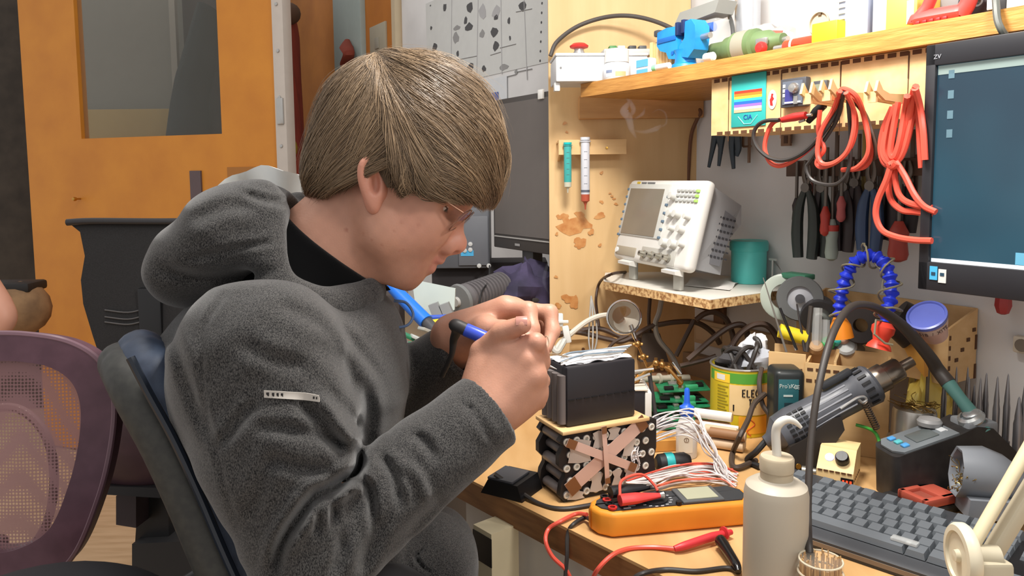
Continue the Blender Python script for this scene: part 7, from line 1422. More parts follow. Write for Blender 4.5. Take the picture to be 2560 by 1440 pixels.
# plywood box by the wall, seen from its open front
l, r = tw(W(2062, 760, .004)), tw(W(2443, 800, .004)); zt0, zb0 = W(2440, 770, .004)[2], W(2440, 945, .004)[2]; ofr = .088; ztf = wpt(r, 0, ofr); ztf = P(0, 848, depth(wpt(r, .95, ofr)))[2]
t = thing('plywood_bin', 'long open plywood bin with sloping slotted end against the wall', 'bin', wpt((l+r)/2, zb0, .04))
for tt in (l, r+.004): b = MB(); b.prism([wpt(tt, zb0, .003), wpt(tt, zb0, ofr), wpt(tt, ztf, ofr), wpt(tt, zt0, .003)], UW*.004); obj('end_board', b, M_ply, t)
b = MB(); b.box(wpt((l+r)/2, (zb0+zt0)/2, .005), (l-r-.008, .004, zt0-zb0), WALLAX); obj('back_board', b, M_ply, t)
b = MB(); b.box(wpt((l+r)/2, zb0+.002, ofr/2), (l-r-.008, ofr-.012, .004), WALLAX); obj('bottom_board', b, M_ply, t)
b = MB(); b.box(wpt((l+r)/2, (zb0+ztf)/2, ofr-.002), (l-r-.008, .004, ztf-zb0), WALLAX); obj('front_board', b, M_ply, t)
b = MB(); ue = UW*.0046
for k in range(4): b.box(wpt(r+.004, zb0+(ztf-zb0)*(.42+.16*k), ofr*(.72-.19*k))+ue, (.0012, .009, .006), WALLAX)
for k in range(5): b.box(wpt(r+.004, zb0+(ztf-zb0)*(.12+.18*k), ofr*.955)+ue, (.0012, .004, .007), WALLAX)
for k in range(2): b.box(wpt(r+.004, zb0+(zt0-zb0)*(.10+.42*k), .006)+ue, (.0012, .005, .024), WALLAX)
obj('dark_slot', b, M_char, t, kind='stuff')
M_litply = mat('lit_orange', (236, 180, 92), .5, c2=(224, 160, 70), nscale=12); l2, r2 = tw(W(2232, 860, .12)), tw(W(2312, 880, .12)); zt1, zb1 = W(2275, 845, .12)[2], W(2275, 905, .12)[2]
b = MB(); b.prism([wpt(l2, zt1, .110), wpt(r2, zt1-.012, .125), wpt(r2, zb1-.02, .118), wpt(l2-.02, zb1, .104)], -NW*.012); t = obj('lit_bin_front', b, M_litply, label='bright flap coloured as the lit orange front of the plywood bin', cat='carton')  # stands for the bin's lit orange front; light put into the colour
b = MB(); g = []
for i in range(13):
    u2 = i/12; g.append([wpt(tw(W(2225, 980, .12))+(tw(W(2335, 980, .12))-tw(W(2225, 980, .12)))*u2, DESK+.002+v2*.135*(1-.15*math.sin(u2*9)), .06+.05*math.sin(v2*2.6)*math.sin(u2*PI)+.012*math.sin(u2*14+v2*6)) for v2 in np.linspace(0, 1, 11)])
b.slab(g, NW*.001); t = thing('yellow_bag', 'translucent yellow plastic bag slumped against the wall', 'bag', wpt(tw(W(2280, 980, .08)), DESK, .08)); obj('film', b, mat('yellow_film', (246, 222, 120), .25, c2=(244, 206, 60), nscale=14, alpha=.92, spec=.7), t)
# solder wool tin
c = P(2284, 1085, 1.20); c[2] = DESK+.0005; s = mpp(c); t = thing('wool_tin', 'round aluminium tin with brass wool behind the soldering station', 'tin', c); Hc = hgt(c, 2284, 1016)
b = MB(); b.lathe([(58*s, 0), (60*s, .003), (60*s, Hc*.48), (52*s, Hc*.52), (50*s, Hc*.94), (47*s, Hc), (0, Hc-.002)], c, ZAX, 34); obj('tin', b, plain('aluminium', (196, 192, 184), .3, metal=.7), t)
b = MB()
for k in range(34):
    pp = [c+V3(rw.normal(0, .012), rw.normal(0, .012), Hc+.001)]
    for j in range(4): pp.append(pp[-1]+V3(rw.normal(0, .008), rw.normal(0, .008), abs(rw.normal(0, .002))))
    b.tube(pp, .0006, 4, 3)
obj('brass_wool', b, plain('wool_brass', (150, 122, 66), .3, metal=.8), t, kind='stuff')
b = MB(); b.cyl(c+V3(.024, .01, Hc*.5), c+V3(.026, .012, hgt(c, 2284, 915)), .0028, 8); t = obj('steel_rod', b, plain('rod_olive', (112, 100, 84), .4, metal=.4), label='thin upright rod behind the tin of brass wool', cat='rod')
# ---- rack of soldering tips by the wall
l3, r3 = tw(W(2345, 1080, .105)), tw(W(2620, 1080, .105)); t = thing('tip_rack', 'plywood strip by the wall holding a row of soldering tips', 'rack', wpt((l3+r3)/2, DESK, .05)); b = MB(); b.box(wpt((l3+r3)/2, DESK+.018, .105), (l3-r3, .034, .036), WALLAX, .001); obj('strip', b, M_ply, t)
for k, (px, py, w_) in enumerate([(2357, 919, .0040), (2386, 914, .0036), (2414, 914, .0036), (2418, 940, .0044), (2432, 960, .0044), (2447, 942, .0040), (2461, 930, .0046), (2489, 939, .0046), (2515, 932, .0046), (2545, 990, .0060), (2558, 956, .0050)]):
    off = .100+.012*(k % 2); q = W(px, 1060, off); z0_ = DESK+.037; q[2] = z0_; zt_2 = W(px, py, off)[2]; tp = thing('soldering_tip', 'grey soldering tip standing in the plywood strip by the wall', 'soldering tip', q, group='soldering tips in the strip by the wall'); L = zt_2-z0_
    b = MB(); b.lathe([(w_, 0), (w_, L*.62), (w_*.8, L*.68), (w_*.8, L*.72), (w_*.25, L*.97), (0, L)], q, ZAX, 14); obj('shaft', b, plain('tip_steel', (140, 138, 140), .32, metal=.75), tp)
    b = MB(); b.lathe([(w_*1.3, L*.10), (w_*1.3, L*.24)], q, ZAX, 14); obj('collar', b, plain('tip_dark', (96, 94, 96), .4, metal=.6), tp)
# ---- blue jointed hose arch
pts = [P(x, y, d) for x, y, d in [(2098, 792, 1.24), (2100, 760, 1.24), (2104, 728, 1.235), (2112, 700, 1.23), (2124, 672, 1.225), (2142, 650, 1.22), (2164, 638, 1.21), (2188, 640, 1.20), (2208, 652, 1.19), (2220, 676, 1.18), (2228, 702, 1.175), (2230, 730, 1.17), (2224, 758, 1.165), (2216, 782, 1.16), (2212, 804, 1.16)]]
sp = spline(pts, 6); t = thing('jointed_hose', 'bright blue jointed coolant hose arching over the caddy with a wire wound round it', 'hose', pts[0]); cum = np.r_[0, np.cumsum(np.linalg.norm(np.diff(sp, axis=0), axis=1))]; nb = 19
M_hose = plain('hose_blue', (40, 66, 226), .35)
for k in range(nb):
    s0_, s1_ = cum[-1]*k/nb, cum[-1]*(k+1.12)/nb; a = np.array([np.interp(s0_, cum, sp[:, i]) for i in range(3)]); c2_ = np.array([np.interp(min(s1_, cum[-1]), cum, sp[:, i]) for i in range(3)]); d_ = c2_-a; L = np.linalg.norm(d_)
    b = MB(); b.lathe([(.0060, 0), (.0108, L*.18), (.0112, L*.34), (.0090, L*.50), (.0066, L*.72), (.0074, L*.98)], a, d_, 18); obj('segment', b, M_hose, t)
b = MB(); q0_, q1_ = P(2106, 845, 1.24), P(2098, 792, 1.24); b.lathe([(.018, 0), (.016, np.linalg.norm(q1_-q0_)*.6), (.009, np.linalg.norm(q1_-q0_))], q0_, q1_-q0_, 18); obj('orange_nozzle', b, plain('nozzle_orange', (244, 146, 40), .4), t)
b = MB(); q0_, q1_ = P(2196, 872, 1.16), P(2212, 806, 1.16); L = np.linalg.norm(q1_-q0_); b.lathe([(.0185, 0), (.0165, L*.14), (.011, L*.30), (.013, L*.5), (.0165, L*.62), (.017, L*.82), (.010, L)], q0_, q1_-q0_, 20); obj('red_nozzle', b, plain('nozzle_red', (240, 74, 54), .4), t)
b = MB(); hx_ = []
tg_ = np.gradient(sp, axis=0); tg_ /= np.linalg.norm(tg_, axis=1)[:, None]
for k in range(150):
    i = k/149*(len(sp)-1); i0_ = int(i); fr = i-i0_; q = sp[i0_]*(1-fr)+sp[min(i0_+1, len(sp)-1)]*fr; d_ = tg_[i0_]; x_ = nz(np.cross(d_, CF)); y_ = np.cross(d_, x_); an_ = k*.29; rr_ = .016+.004*math.sin(k*.11); hx_.append(q+x_*rr_*math.cos(an_)+y_*rr_*math.sin(an_))
hx_ += [P(2190, 800, 1.145), P(2186, 835, 1.14), P(2212, 858, 1.14), P(2232, 862, 1.14)]; b.tube(hx_, .0017, 6); obj('wound_wire', b, plain('olive_wire', (140, 134, 112), .4), t)
b = MB(); b.tube([P(2180, 650, 1.20), P(2200, 672, 1.19), P(2228, 690, 1.17)], .0015, 6, 5); b.tube([P(2212, 690, 1.18), P(2206, 710, 1.18), P(2206, 735, 1.175)], .0012, 6, 5); obj('loose_wire', b, plain('olive_wire', (140, 134, 112), .4), t)
# ---- big monitor
M_mon = plain('monitor_black', (38, 38, 42), .4); m0 = P(2312, 416, .965); m0[2] = 0; WM = .52
def Mw(px, py): return hit(px, py, m0, NW)
zt2, zb2_ = Mw(2311, 117)[2], Mw(2313, 722)[2]; HM = zt2-zb2_; ctr = m0+UW*WM/2+V3(0, 0, (zt2+zb2_)/2); t = thing('monitor', 'large black computer monitor showing a dark blue-green desktop', 'monitor', ctr, WALLAX)
b = MB(); b.box((0, .012, 0), (WM, .024, HM), None, .003); obj('housing', b, M_mon, t, local=True)
b = MB(); b.box((0, .034, 0), (WM*.7, .03, HM*.6), None, .01); obj('back_cover', b, M_mon, t, local=True)
bl2, bt2, bb2 = .0125, .026, .036
for nm, cx, cz, sx, sz_ in (('top_bezel', 0, HM/2-bt2/2, WM, bt2), ('bottom_bezel', 0, -HM/2+bb2/2, WM, bb2), ('side_bezel', -WM/2+bl2/2, 0, bl2, HM), ('side_bezel', WM/2-bl2/2, 0, bl2, HM)):
    b = MB(); b.box((cx, -.003, cz), (sx, .007, sz_), None, .0012); obj(nm, b, M_mon, t, local=True)
sm_ = bpy.data.materials.new('screen_picture'); sm_.use_nodes = True; nt = sm_.node_tree; bs = nt.nodes['Principled BSDF']; bs.inputs['Roughness'].default_value = .18; tc = nt.nodes.new('ShaderNodeTexCoord'); ns_ = nt.nodes.new('ShaderNodeTexNoise'); ns_.inputs['Scale'].default_value = 5; ns_.inputs['Detail'].default_value = 2; rp = nt.nodes.new('ShaderNodeValToRGB')
rp.color_ramp.elements[0].position = .35; rp.color_ramp.elements[1].position = .7; rp.color_ramp.elements[0].color = (*lin((38, 70, 90)), 1); rp.color_ramp.elements[1].color = (*lin((56, 116, 136)), 1); nt.links.new(tc.outputs['Object'], ns_.inputs[0]); nt.links.new(ns_.outputs[0], rp.inputs[0]); nt.links.new(rp.outputs[0], bs.inputs['Emission Color']); bs.inputs['Emission Strength'].default_value = .62; bs.inputs['Base Color'].default_value = (.012, .02, .028, 1)
b = MB(); b.box((0, -.0006, (bb2-bt2)/2), (WM-2*bl2+.002, .0012, HM-bt2-bb2+.002)); sc_ = obj('screen', b, sm_, t, local=True)
b = MB(); b.box((0, -.0016, HM/2-bt2-.006), (WM-2*bl2-.002, .0008, .011)); obj('title_bar', b, mat('bar_grey', (120, 134, 130), .3, emit=(120, 136, 132), estr=.55), sc_, local=True)
b = MB(); b.box((0, -.0016, -HM/2+bb2+.002), (WM-2*bl2-.002, .0008, .005)); obj('task_bar', b, mat('bar_white', (214, 218, 222), .3, emit=(214, 220, 224), estr=.6), sc_, local=True)
for z_ in (.235, .155, .075, .000):
    b = MB(); b.box((-WM/2+.030, -.0016, z_*HM+HM*.14), (.007, .0008, .010)); obj('desktop_icon', b, mat('icon_pale', (84, 112, 124), .3, emit=(150, 172, 182), estr=.15), sc_, local=True)
b = MB(); b.box((-WM/2+.118, -.0016, -HM/2+bb2+.012), (.014, .0008, .014)); obj('tray_icon', b, mat('icon_teal', (90, 150, 176), .3, emit=(90, 150, 176), estr=.6), sc_, local=True)
for x_, cc, n_ in ((-WM/2+.020, (74, 176, 226), 'blue_sticker'), (-WM/2+.031, (216, 216, 212), 'white_sticker')):
    b = MB(); b.box((x_, -.0070, -HM/2+bb2*.62-(.0028 if 'white' in n_ else 0)), (.0095, .0008, .017)); st = obj(n_, b, plain(n_, cc, .5), t, local=True); b = MB(); b.box((x_, -.0076, -HM/2+bb2*.60), (.005, .0006, .004)); obj('sticker_mark', b, plain('mark_%s' % n_, (40, 70, 90), .5), st, local=True)
mmt = MX[t.name]; R3 = np.array(mmt)[:3, :3]; text('lettering', 'ZV', .0075, np.array(mmt)[:3, 3]+R3@V3(-WM/2+.010, -.0070, HM/2-.018), R3@np.stack([V3(1, 0, 0), V3(0, 0, 1), V3(0, -1, 0)], 1), plain('mon_print', (150, 152, 158), .4), t, .0002)
b = MB(); b.box((0, .10, -.02), (.05, .16, .05), None, .004); b.box((0, .185, -HM/2), (.06, .022, HM*1.2), None, .004); obj('wall_arm', b, M_mon, t, local=True)
# ---- lamp arm at the near edge
dL = .70; lp0, lp1 = P(2408, 1390, dL), P(2640, 1010, dL+.02); t = thing('lamp_arm', 'cream jointed lamp arm with round pivot at the bench edge', 'lamp', lp0)
M_cream = mat('cream_enamel', (212, 200, 168), .45, c2=(200, 186, 150), nscale=9); ua = nz(lp1-lp0); pn = nz(np.cross(ua, CF)); sL = dL/F
if pn@CR > 0: pn = -pn
b = MB(); b.tube([lp0+CR*14*sL+CU*10*sL, lp1-CR*6*sL], 17*sL, 14, flat=(1, .8)); obj('tube_arm', b, M_cream, t)
b = MB(); b.box((lp0+lp1)/2+CR*62*sL-CU*26*sL+CF*.004, (np.linalg.norm(lp1-lp0)*.98, 40*sL, .014), np.stack([ua, pn, np.cross(ua, pn)], 1), .003); obj('channel_arm', b, plain('cream_grey', (184, 174, 150), .5), t)
dn = nz(-CR*.98+CF*.12); b = MB(); b.lathe([(76*sL, -.005), (80*sL, -.003), (80*sL, .003), (74*sL, .006), (60*sL, .0065), (58*sL, .004), (16*sL, .004), (14*sL, .008), (0, .0085)], lp0, dn, 40, x=CU); obj('pivot_disc', b, plain('disc_cream', (218, 208, 182), .4), t)
b = MB(); b.lathe([(30*sL, .0), (30*sL, .02), (20*sL, .024)], lp0-dn*.03, -dn*-1, 20); b.box(lp0-dn*.022-CU*.075, (.03, .03, .15), axes(x=CR, z=CU), .004); obj('pivot_bracket', b, plain('cream_grey', (184, 174, 150), .5), t)
q = D(2610, 1480); t = thing('tool_case', 'black case lying by the foot of the lamp arm', 'case', q); b = MB(); b.box(q+V3(.03, .0, .012), (.12, .10, .022), KAX, .004); obj('case', b, M_blk, t); b = MB(); b.box(q+V3(-.01, -.03, .026), (.05, .006, .005), axes(x=nz(V3(1, .9, 0)), z=ZAX), .001); obj('handle', b, M_steel, t)
# ================================================================ cables and clutter under the chipboard shelf
M_cab = plain('cable_brown', (72, 54, 44), .5)
CABL = [([(1625, 745), (1622, 800), (1628, 850)], 1.62, .0040, 'thin dark cable hanging from the chipboard shelf'), ([(1655, 740), (1648, 780), (1638, 812), (1648, 850), (1680, 890), (1700, 935)], 1.60, .0055, 'pale grey cable curving down behind the helping hand'),
 ([(1645, 812), (1690, 805), (1740, 806), (1780, 830), (1800, 860)], 1.58, .0055, 'dark cable running level under the chipboard shelf'), ([(1740, 800), (1760, 785), (1785, 780), (1812, 795), (1828, 825), (1834, 860), (1820, 885)], 1.50, .0058, 'dark cable arch below the wall bracket'),
 ([(1720, 900), (1790, 840), (1830, 815), (1860, 815), (1872, 850)], 1.47, .0060, 'dark cable rising towards the paint tin'), ([(1826, 870), (1850, 835), (1885, 812), (1920, 815), (1945, 850), (1952, 890)], 1.45, .0060, 'dark cable arch behind the paint tin'),
 ([(1690, 890), (1720, 830), (1735, 800)], 1.56, .0050, 'dark cable slanting under the chipboard shelf'), ([(1700, 915), (1760, 900), (1790, 890)], 1.50, .0050, 'dark cable low beside the paint tin'), ([(1390, 840), (1440, 828), (1500, 822), (1560, 845), (1600, 850)], 1.62, .0055, 'dark cable lying across the cardboard'),
 ([(1380, 838), (1440, 830), (1520, 848), (1560, 852), (1620, 820), (1640, 812)], 1.60, .0055, 'second dark cable behind the magnifier'), ([(1515, 880), (1535, 856), (1570, 838)], 1.56, .0035, 'short dark cable end below the magnifier')]
for l, d, r, lb in CABL: obj('cable', MB().tube([P(x, y, d) for x, y in l], r, 8, 7), M_gwire if 'grey' in lb else M_cab, label=lb, cat='cable', group='cables under the chipboard shelf')
obj('white_cable', MB().tube([P(1384, 890, 1.50), P(1400, 860, 1.52), P(1430, 832, 1.55), P(1470, 802, 1.58), P(1510, 788, 1.60), P(1560, 790, 1.62)], .0058, 8, 7), plain('cable_white', (216, 208, 194), .45), label='thick white cable rising behind the magnifier', cat='cable')
for k in range(3): obj('cable', MB().tube([P(1478, 740, 1.63), P(1474+k*8, 800, 1.60), P(1472+k*10, 850, 1.575), P(1478+k*2, 890, 1.56)], .0018, 6, 6), M_gwire, label='thin grey wire hanging in front of the cardboard', cat='wire', group='thin wires in front of the cardboard')
t = thing('cable_clip', 'white plastic cable clip upright beside the fingers', 'clip', P(1405, 860, 1.52)); b = MB(); c = P(1410, 815, 1.515); s = mpp(c); AXC = axes(x=CR, z=CU)
b.box(P(1400, 800, 1.515), (16*s, .008, 34*s), AXC, .003); b.box(P(1408, 804, 1.512), (26*s, .010, 7*s), AXC, .001); b.box(P(1417, 836, 1.51), (17*s, .008, 44*s), axes(x=CR*.96+CU*.2, z=CU-CR*.2), .003); obj('body', b, M_wht, t)
obj('white_cable', MB().tube([P(1376, 862, 1.5), P(1392, 880, 1.49), P(1402, 868, 1.5), P(1412, 850, 1.51)], .006, 8, 6), plain('cable_grey_white', (190, 188, 180), .45), label='pale cable bundled at the white clip', cat='cable')
t = thing('cardboard_sheet', 'tan cardboard piece leaning against the partition behind the battery', 'cardboard', P(1510, 960, 1.6)); b = MB(); pts = [(1425, 850), (1580, 842), (1602, 870), (1604, 960), (1420, 975)]; dcb = 1.64; b.prism([P(x, y, dcb) for x, y in pts], CF*.004); cb = obj('sheet', b, mat('cardboard', (206, 170, 118), .7, c2=(194, 156, 104), nscale=6), t)
b = MB(); q = P(1458, 873, dcb-.0006); b.lathe([(.0035, 0), (.0035, .0004)], q, -CF, 14); obj('hole', b, plain('hole_brown', (100, 66, 40), .8), t)
b = MB(); b.prism([P(x, y, 1.60) for x, y in [(1606, 832), (1650, 834), (1672, 905), (1600, 905)]], CF*.05); obj('dark_block', b, plain('brown_black', (66, 52, 42), .6), label='dark brown case behind the jointed arms of the stand', cat='case')
b = MB(); b.box(wpt(tw(W(1850, 850, .01)), W(1850, 850, .01)[2], .009), (.26, .016, .055), WALLAX, .002); st = struct('trim_5', b, plain('trunking_beige', (190, 166, 132), .6)); b = MB(); b.box(wpt(tw(W(1770, 835, .02)), W(1770, 835, .02)[2], .018), (.075, .004, .036), WALLAX, .001); obj('cover', b, plain('cover_beige', (200, 176, 142), .6), st)
b = MB(); b.box(wpt(tw(W(1780, 930, .02)), W(1780, 930, .02)[2], .012), (.40, .022, .06), WALLAX, .002); struct('trim_6', b, plain('trunking_brown', (150, 124, 96), .6))
# smoke curling up from the iron
sm = bpy.data.materials.new('smoke'); sm.use_nodes = True; nt = sm.node_tree; nt.nodes.clear(); out = nt.nodes.new('ShaderNodeOutputMaterial'); vs = nt.nodes.new('ShaderNodeVolumePrincipled'); vs.inputs['Color'].default_value = (.88, .90, 1, 1); vs.inputs['Density'].default_value = 6; nt.links.new(vs.outputs[0], out.inputs['Volume'])
b = MB(); dsm = 1.16
for l, rr_ in [([(1590, 345), (1578, 320), (1572, 295), (1560, 278), (1568, 262), (1580, 250)], [.0015, .005, .006, .007, .004, .001]), ([(1572, 295), (1584, 275), (1574, 255), (1566, 246)], [.002, .004, .004, .001]), ([(1582, 300), (1606, 285), (1612, 270)], [.001, .003, .001]), ([(1584, 326), (1610, 330), (1640, 322), (1652, 312)], [.001, .0028, .0045, .0015]), ([(1640, 322), (1664, 310), (1664, 285), (1648, 274), (1630, 282)], [.0012, .0016, .0016, .0012, .0008])]:
    b.tube([P(x, y, dsm) for x, y in l], rr_, 10, 6)
obj('smoke_wisp', b, sm, label='thin white wisp of solder smoke curling before the partition', cat='smoke', kind='stuff')
b = MB(); b.tube([P(1378, 640, 1.25), P(1366, 670, 1.24), P(1360, 705, 1.235), P(1372, 735, 1.23)], [.001, .003, .003, .001], 10, 6); obj('smoke_wisp', b, sm, label='faint smoke wisp rising above the fingers', cat='smoke', kind='stuff')
# ---- iron held in the near hand
p0, p1 = C(1160, 822, .915), C(1330, 896, .905); pa, pb_ = towld(p0), towld(p1); ui = nz(pb_-pa); L = np.linalg.norm(pb_-pa)
t = thing('soldering_pen', 'blue soldering pen held in the near hand of the person', 'soldering iron', pa)
b = MB(); b.lathe([(.0070, 0), (.0082, .003), (.0082, L*.55), (.0066, L*.9)], pa, ui, 20); obj('handle', b, plain('pen_blue', (58, 82, 196), .3), t)
b = MB(); b.tube([pa+ui*.004, pa-ui*.012, towld(C(1142, 826, .93)), towld(C(1134, 850, .95)), towld(C(1128, 890, .96)), towld(C(1105, 940, .98))], [.0078, .0074, .0066, .0050, .0034, .0034], 14, 7); sl_ = obj('cord', b, plain('cord_ribbed', (52, 50, 50), .5), t)
b = MB(); b.lathe([(.0052, L*.88), (.0042, L*1.02), (.0018, L*1.05), (.0014, L*1.28), (.0003, L*1.36)], pa, ui, 12); obj('tip', b, M_steel, t)
t = obj('solder_wire', MB().tube([towld(C(1352, 862, .955)), towld(C(1366, 840, .95)), towld(C(1372, 862, .945)), towld(C(1360, 880, .93)), towld(C(1378, 884, .93)), towld(C(1420, 892, .95))], .0008, 6, 6), plain('solder', (206, 186, 160), .3, metal=.6), label='fine wire pinched between the fingertips', cat='wire')
# ================================================================ second bench seen past the face
def W2(px, py, off): return W(px, py, off)
# wall poster and notes
def wpanel(px0, px1, py0, py1, th, m_, name, par=None, off=.001):
    l, r = tw(W(px0, (py0+py1)/2, off)), tw(W(px1, (py0+py1)/2, off)); zt, zb = W((px0+px1)/2, py0, off)[2], W((px0+px1)/2, py1, off)[2]; b = MB(); b.box(wpt((l+r)/2, (zt+zb)/2, off+th/2), (l-r, th, zt-zb), WALLAX); return b, l, r, zt, zb
M_pap = plain('poster_paper', (208, 210, 208), .6)
b, l, r, zt, zb = wpanel(1066, 1372, -60, 190, .001, M_pap, 'poster'); t = thing('wall_poster', 'large pale parts-diagram poster on the wall beyond the partition', 'poster', wpt((l+r)/2, zb, .002)); pp_ = obj('paper', b, M_pap, t)
M_p = [plain('poster_ink_%d' % k, c_, .7) for k, c_ in enumerate([(84, 84, 86), (150, 150, 150), (176, 176, 178)])]
def pmark(px, py, w_, h_, k, z_=.0024):
    q = W(px, py, z_); s_ = mpp(q); b = MB(); n = 9; ph_ = rng.random(3)*6; b.prism([q+UW*math.cos(a)*w_*s_*1.6*(1+.25*math.sin(2*a+ph_[0]))+ZAX*math.sin(a)*h_*s_*(1+.25*math.sin(3*a+ph_[1])) for a in np.arange(n)*2*PI/n], NW*.0003); obj('printed_drawing', b, M_p[k], pp_)
for q in [(1112, 18, 7, 9, 0), (1174, 18, 12, 12, 0), (1164, 52, 6, 9, 0), (1172, 68, 11, 10, 0), (1142, 70, 10, 6, 1), (1087, 118, 8, 10, 0), (1144, 134, 5, 7, 0), (1140, 95, 9, 14, 1), (1236, 80, 10, 12, 0), (1240, 44, 8, 6, 0), (1206, 30, 12, 18, 2), (1306, 15, 10, 12, 0), (1272, 52, 5, 8, 0), (1240, 115, 8, 12, 0), (1205, 85, 7, 10, 1), (1175, 170, 11, 12, 0), (1210, 172, 6, 8, 0), (1145, 188, 8, 6, 1), (1260, 168, 12, 8, 1), (1078, 70, 3, 5, 0), (1076, 14, 2, 2, 0), (1275, 95, 3, 6, 0), (1290, 180, 4, 6, 1), (1240, 30, 12, 14, 2)]: pmark(*q)
b = MB()
for k in range(7): q = W(1355-k*.8, 8+k*24, .0024); b.lathe([(.004, 0), (.004, .0003)], q, NW, 8)
obj('punched_hole', b, M_p[0], pp_, kind='stuff')
for (x0, y0, x1, y1) in [(1070, 165, 1130, 152), (1130, 152, 1192, 140), (1250, 120, 1290, 110), (1292, 180, 1330, 172), (1196, 210, 1290, 186), (1196, -30, 1192, 190), (1130, -30, 1128, 160), (1252, -30, 1255, 185), (1310, -10, 1318, 200), (1290, 30, 1330, 22), (1226, 138, 1252, 130)]:
    q0_, q1_ = W(x0, y0, .0026), W(x1, y1, .0026); b = MB(); b.tube([q0_, q1_], .0014, 4); obj('printed_line', b, M_p[2] if abs(x1-x0) < 12 else M_p[1], pp_)
b, l, r, zt, zb = wpanel(1172, 1268, 200, 300, .001, M_pap, 'paper', off=.004); t = obj('paper_note', b, plain('note_white', (214, 218, 222), .6), label='plain white sheet pinned under the parts poster', cat='paper')
b, l, r, zt, zb = wpanel(1196, 1246, 234, 300, .001, M_pap, 'paper', off=.007); t = obj('blue_leaflet', b, plain('leaflet_blue', (84, 104, 176), .5), label='blue leaflet pinned over the white sheet', cat='leaflet')
def Wo(px0, px1, py0, py1, th, m_, label, cat, name): b, l, r, zt, zb = wpanel(px0, px1, py0, py1, th, m_, name); return obj(name, b, m_, label=label, cat=cat)
b = MB(); q = W(946, 98, -.006); s = mpp(q); b.box(q, (58*s*1.75, .012, 72*s), WALLAX, .003); t = thing('wall_switch', 'grey light switch plate on the orange wall by the doorway', 'switch', q); obj('plate', b, plain('switch_grey', (176, 170, 150), .5), t); b = MB(); b.box(q+NW*.008-ZAX*10*s, (24*s, .006, 28*s), WALLAX, .002); obj('rocker', b, plain('rocker_grey', (160, 156, 142), .5), t)
t = obj('red_cloth', MB().tube([W(868, 100, .03), W(866, 118, .05), W(872, 135, .06), W(866, 160, .04), W(870, 185, .03)], [.012, .032, .026, .030, .014], 10, 5, flat=(1, .5)), plain('dull_red_cloth', (132, 58, 42), .8), label='dull red cloth hanging by the blue-grey door panel', cat='cloth')
# far monitor, parallel to the wall
mo_ = P(1238, 430, 1.98); mo_[2] = 0; 
def Mf(px, py): return hit(px, py, mo_, NW)
zt_, zb_m = Mf(1366, 228)[2], Mf(1366, 636)[2]; l_, r_m = float((Mf(1232, 430)-mo_)@UW), float((Mf(1385, 430)-mo_)@UW); Wm = max(.42, r_m-l_); Wm = min(Wm, .50); ct = mo_+UW*(l_+(r_m-l_)/2)+V3(0, 0, (zt_+zb_m)/2); Wm = r_m-l_; Hm = zt_-zb_m
t = thing('far_monitor', 'switched-off grey monitor on the second bench behind the partition', 'monitor', ct, WALLAX); b = MB(); b.box((0, .015, 0), (Wm, .03, Hm), None, .003); obj('housing', b, plain('far_mon_black', (66, 62, 60), .45), t, local=True)
b = MB(); b.box((0, -.0008, .012), (Wm-.02, .0016, Hm-.05)); obj('screen', b, plain('far_screen', (96, 90, 86), .35), t, local=True)
b = MB(); b.box((0, -.0012, -Hm/2+.030), (Wm-.016, .002, .003)); obj('bezel_line', b, plain('bezel_line', (170, 168, 164), .4), t, local=True); b = MB(); b.box((-.02, -.0016, -Hm/2+.014), (.022, .001, .006)); obj('maker_badge', b, plain('far_badge', (150, 148, 146), .4), t, local=True)
b = MB(); b.box((0, .03, -Hm/2-.05), (.05, .03, .12), None, .003); b.box((0, .03, -Hm/2-.11), (.18, .12, .012), None, .003); obj('stand', b, plain('far_mon_black', (66, 62, 60), .45), t, local=True)
b = MB(); q = W(1357, 232, .12); b.box(Mf(1356, 236)+NW*.004, (.02, .006, .022), WALLAX, .001); obj('white_tag', b, M_wht, t)
def fbox(px0, px1, py0, py1, d, dep, m_, name, label, cat, bev=.004, rot=0):
    a, c2_ = P(px0, (py0+py1)/2, d), P(px1, (py0+py1)/2, d); zt, zb = P((px0+px1)/2, py0, d)[2], P((px0+px1)/2, py1, d)[2]; b = MB(); b.box(((a[0]+c2_[0])/2, (a[1]+c2_[1])/2+dep/2, (zt+zb)/2), (c2_[0]-a[0], dep, zt-zb), rotz(rot), bev); return obj(name, b, m_, label=label, cat=cat) if name else b
q = P(1160, 600, 2.05); t = thing('instrument_box', 'dark grey instrument box with white dials and a sky-blue sticker', 'instrument', q); obj('housing', fbox(1075, 1224, 520, 672, 2.05, .18, None, None, None, None), plain('instr_grey', (96, 98, 104), .5), t)
obj('blue_sticker', fbox(1152, 1184, 626, 640, 2.046, .002, None, None, None, None, 0), plain('sticker_sky', (84, 180, 230), .5), t); b = MB()
for px, py in ((1176, 610), (1176, 624), (1198, 664), (1222, 664), (1162, 626)): q = P(px, py, 2.046); b.lathe([(.006, 0), (.006, .004), (0, .005)], q, V3(0, -1, 0), 10)
obj('dial', b, plain('dial_white', (206, 206, 204), .4), t, kind='stuff'); obj('front_flap', fbox(1146, 1220, 540, 664, 2.044, .004, None, None, None, None, .001), plain('flap_grey', (110, 112, 118), .5), t)
fbox(1080, 1370, 655, 800, 2.1, .12, plain('dark_plinth', (44, 40, 42), .7), 'dark_crate', 'dark crate under the grey instrument box on the second bench', 'crate')
rag('cloth_heap', P(1310, 730, 1.85), (.075, .06, .065), mat('purple_cloth', (70, 62, 92), .85, c2=(48, 44, 64), nscale=18), 'dark purple cloth heap under the switched-off monitor', 21)
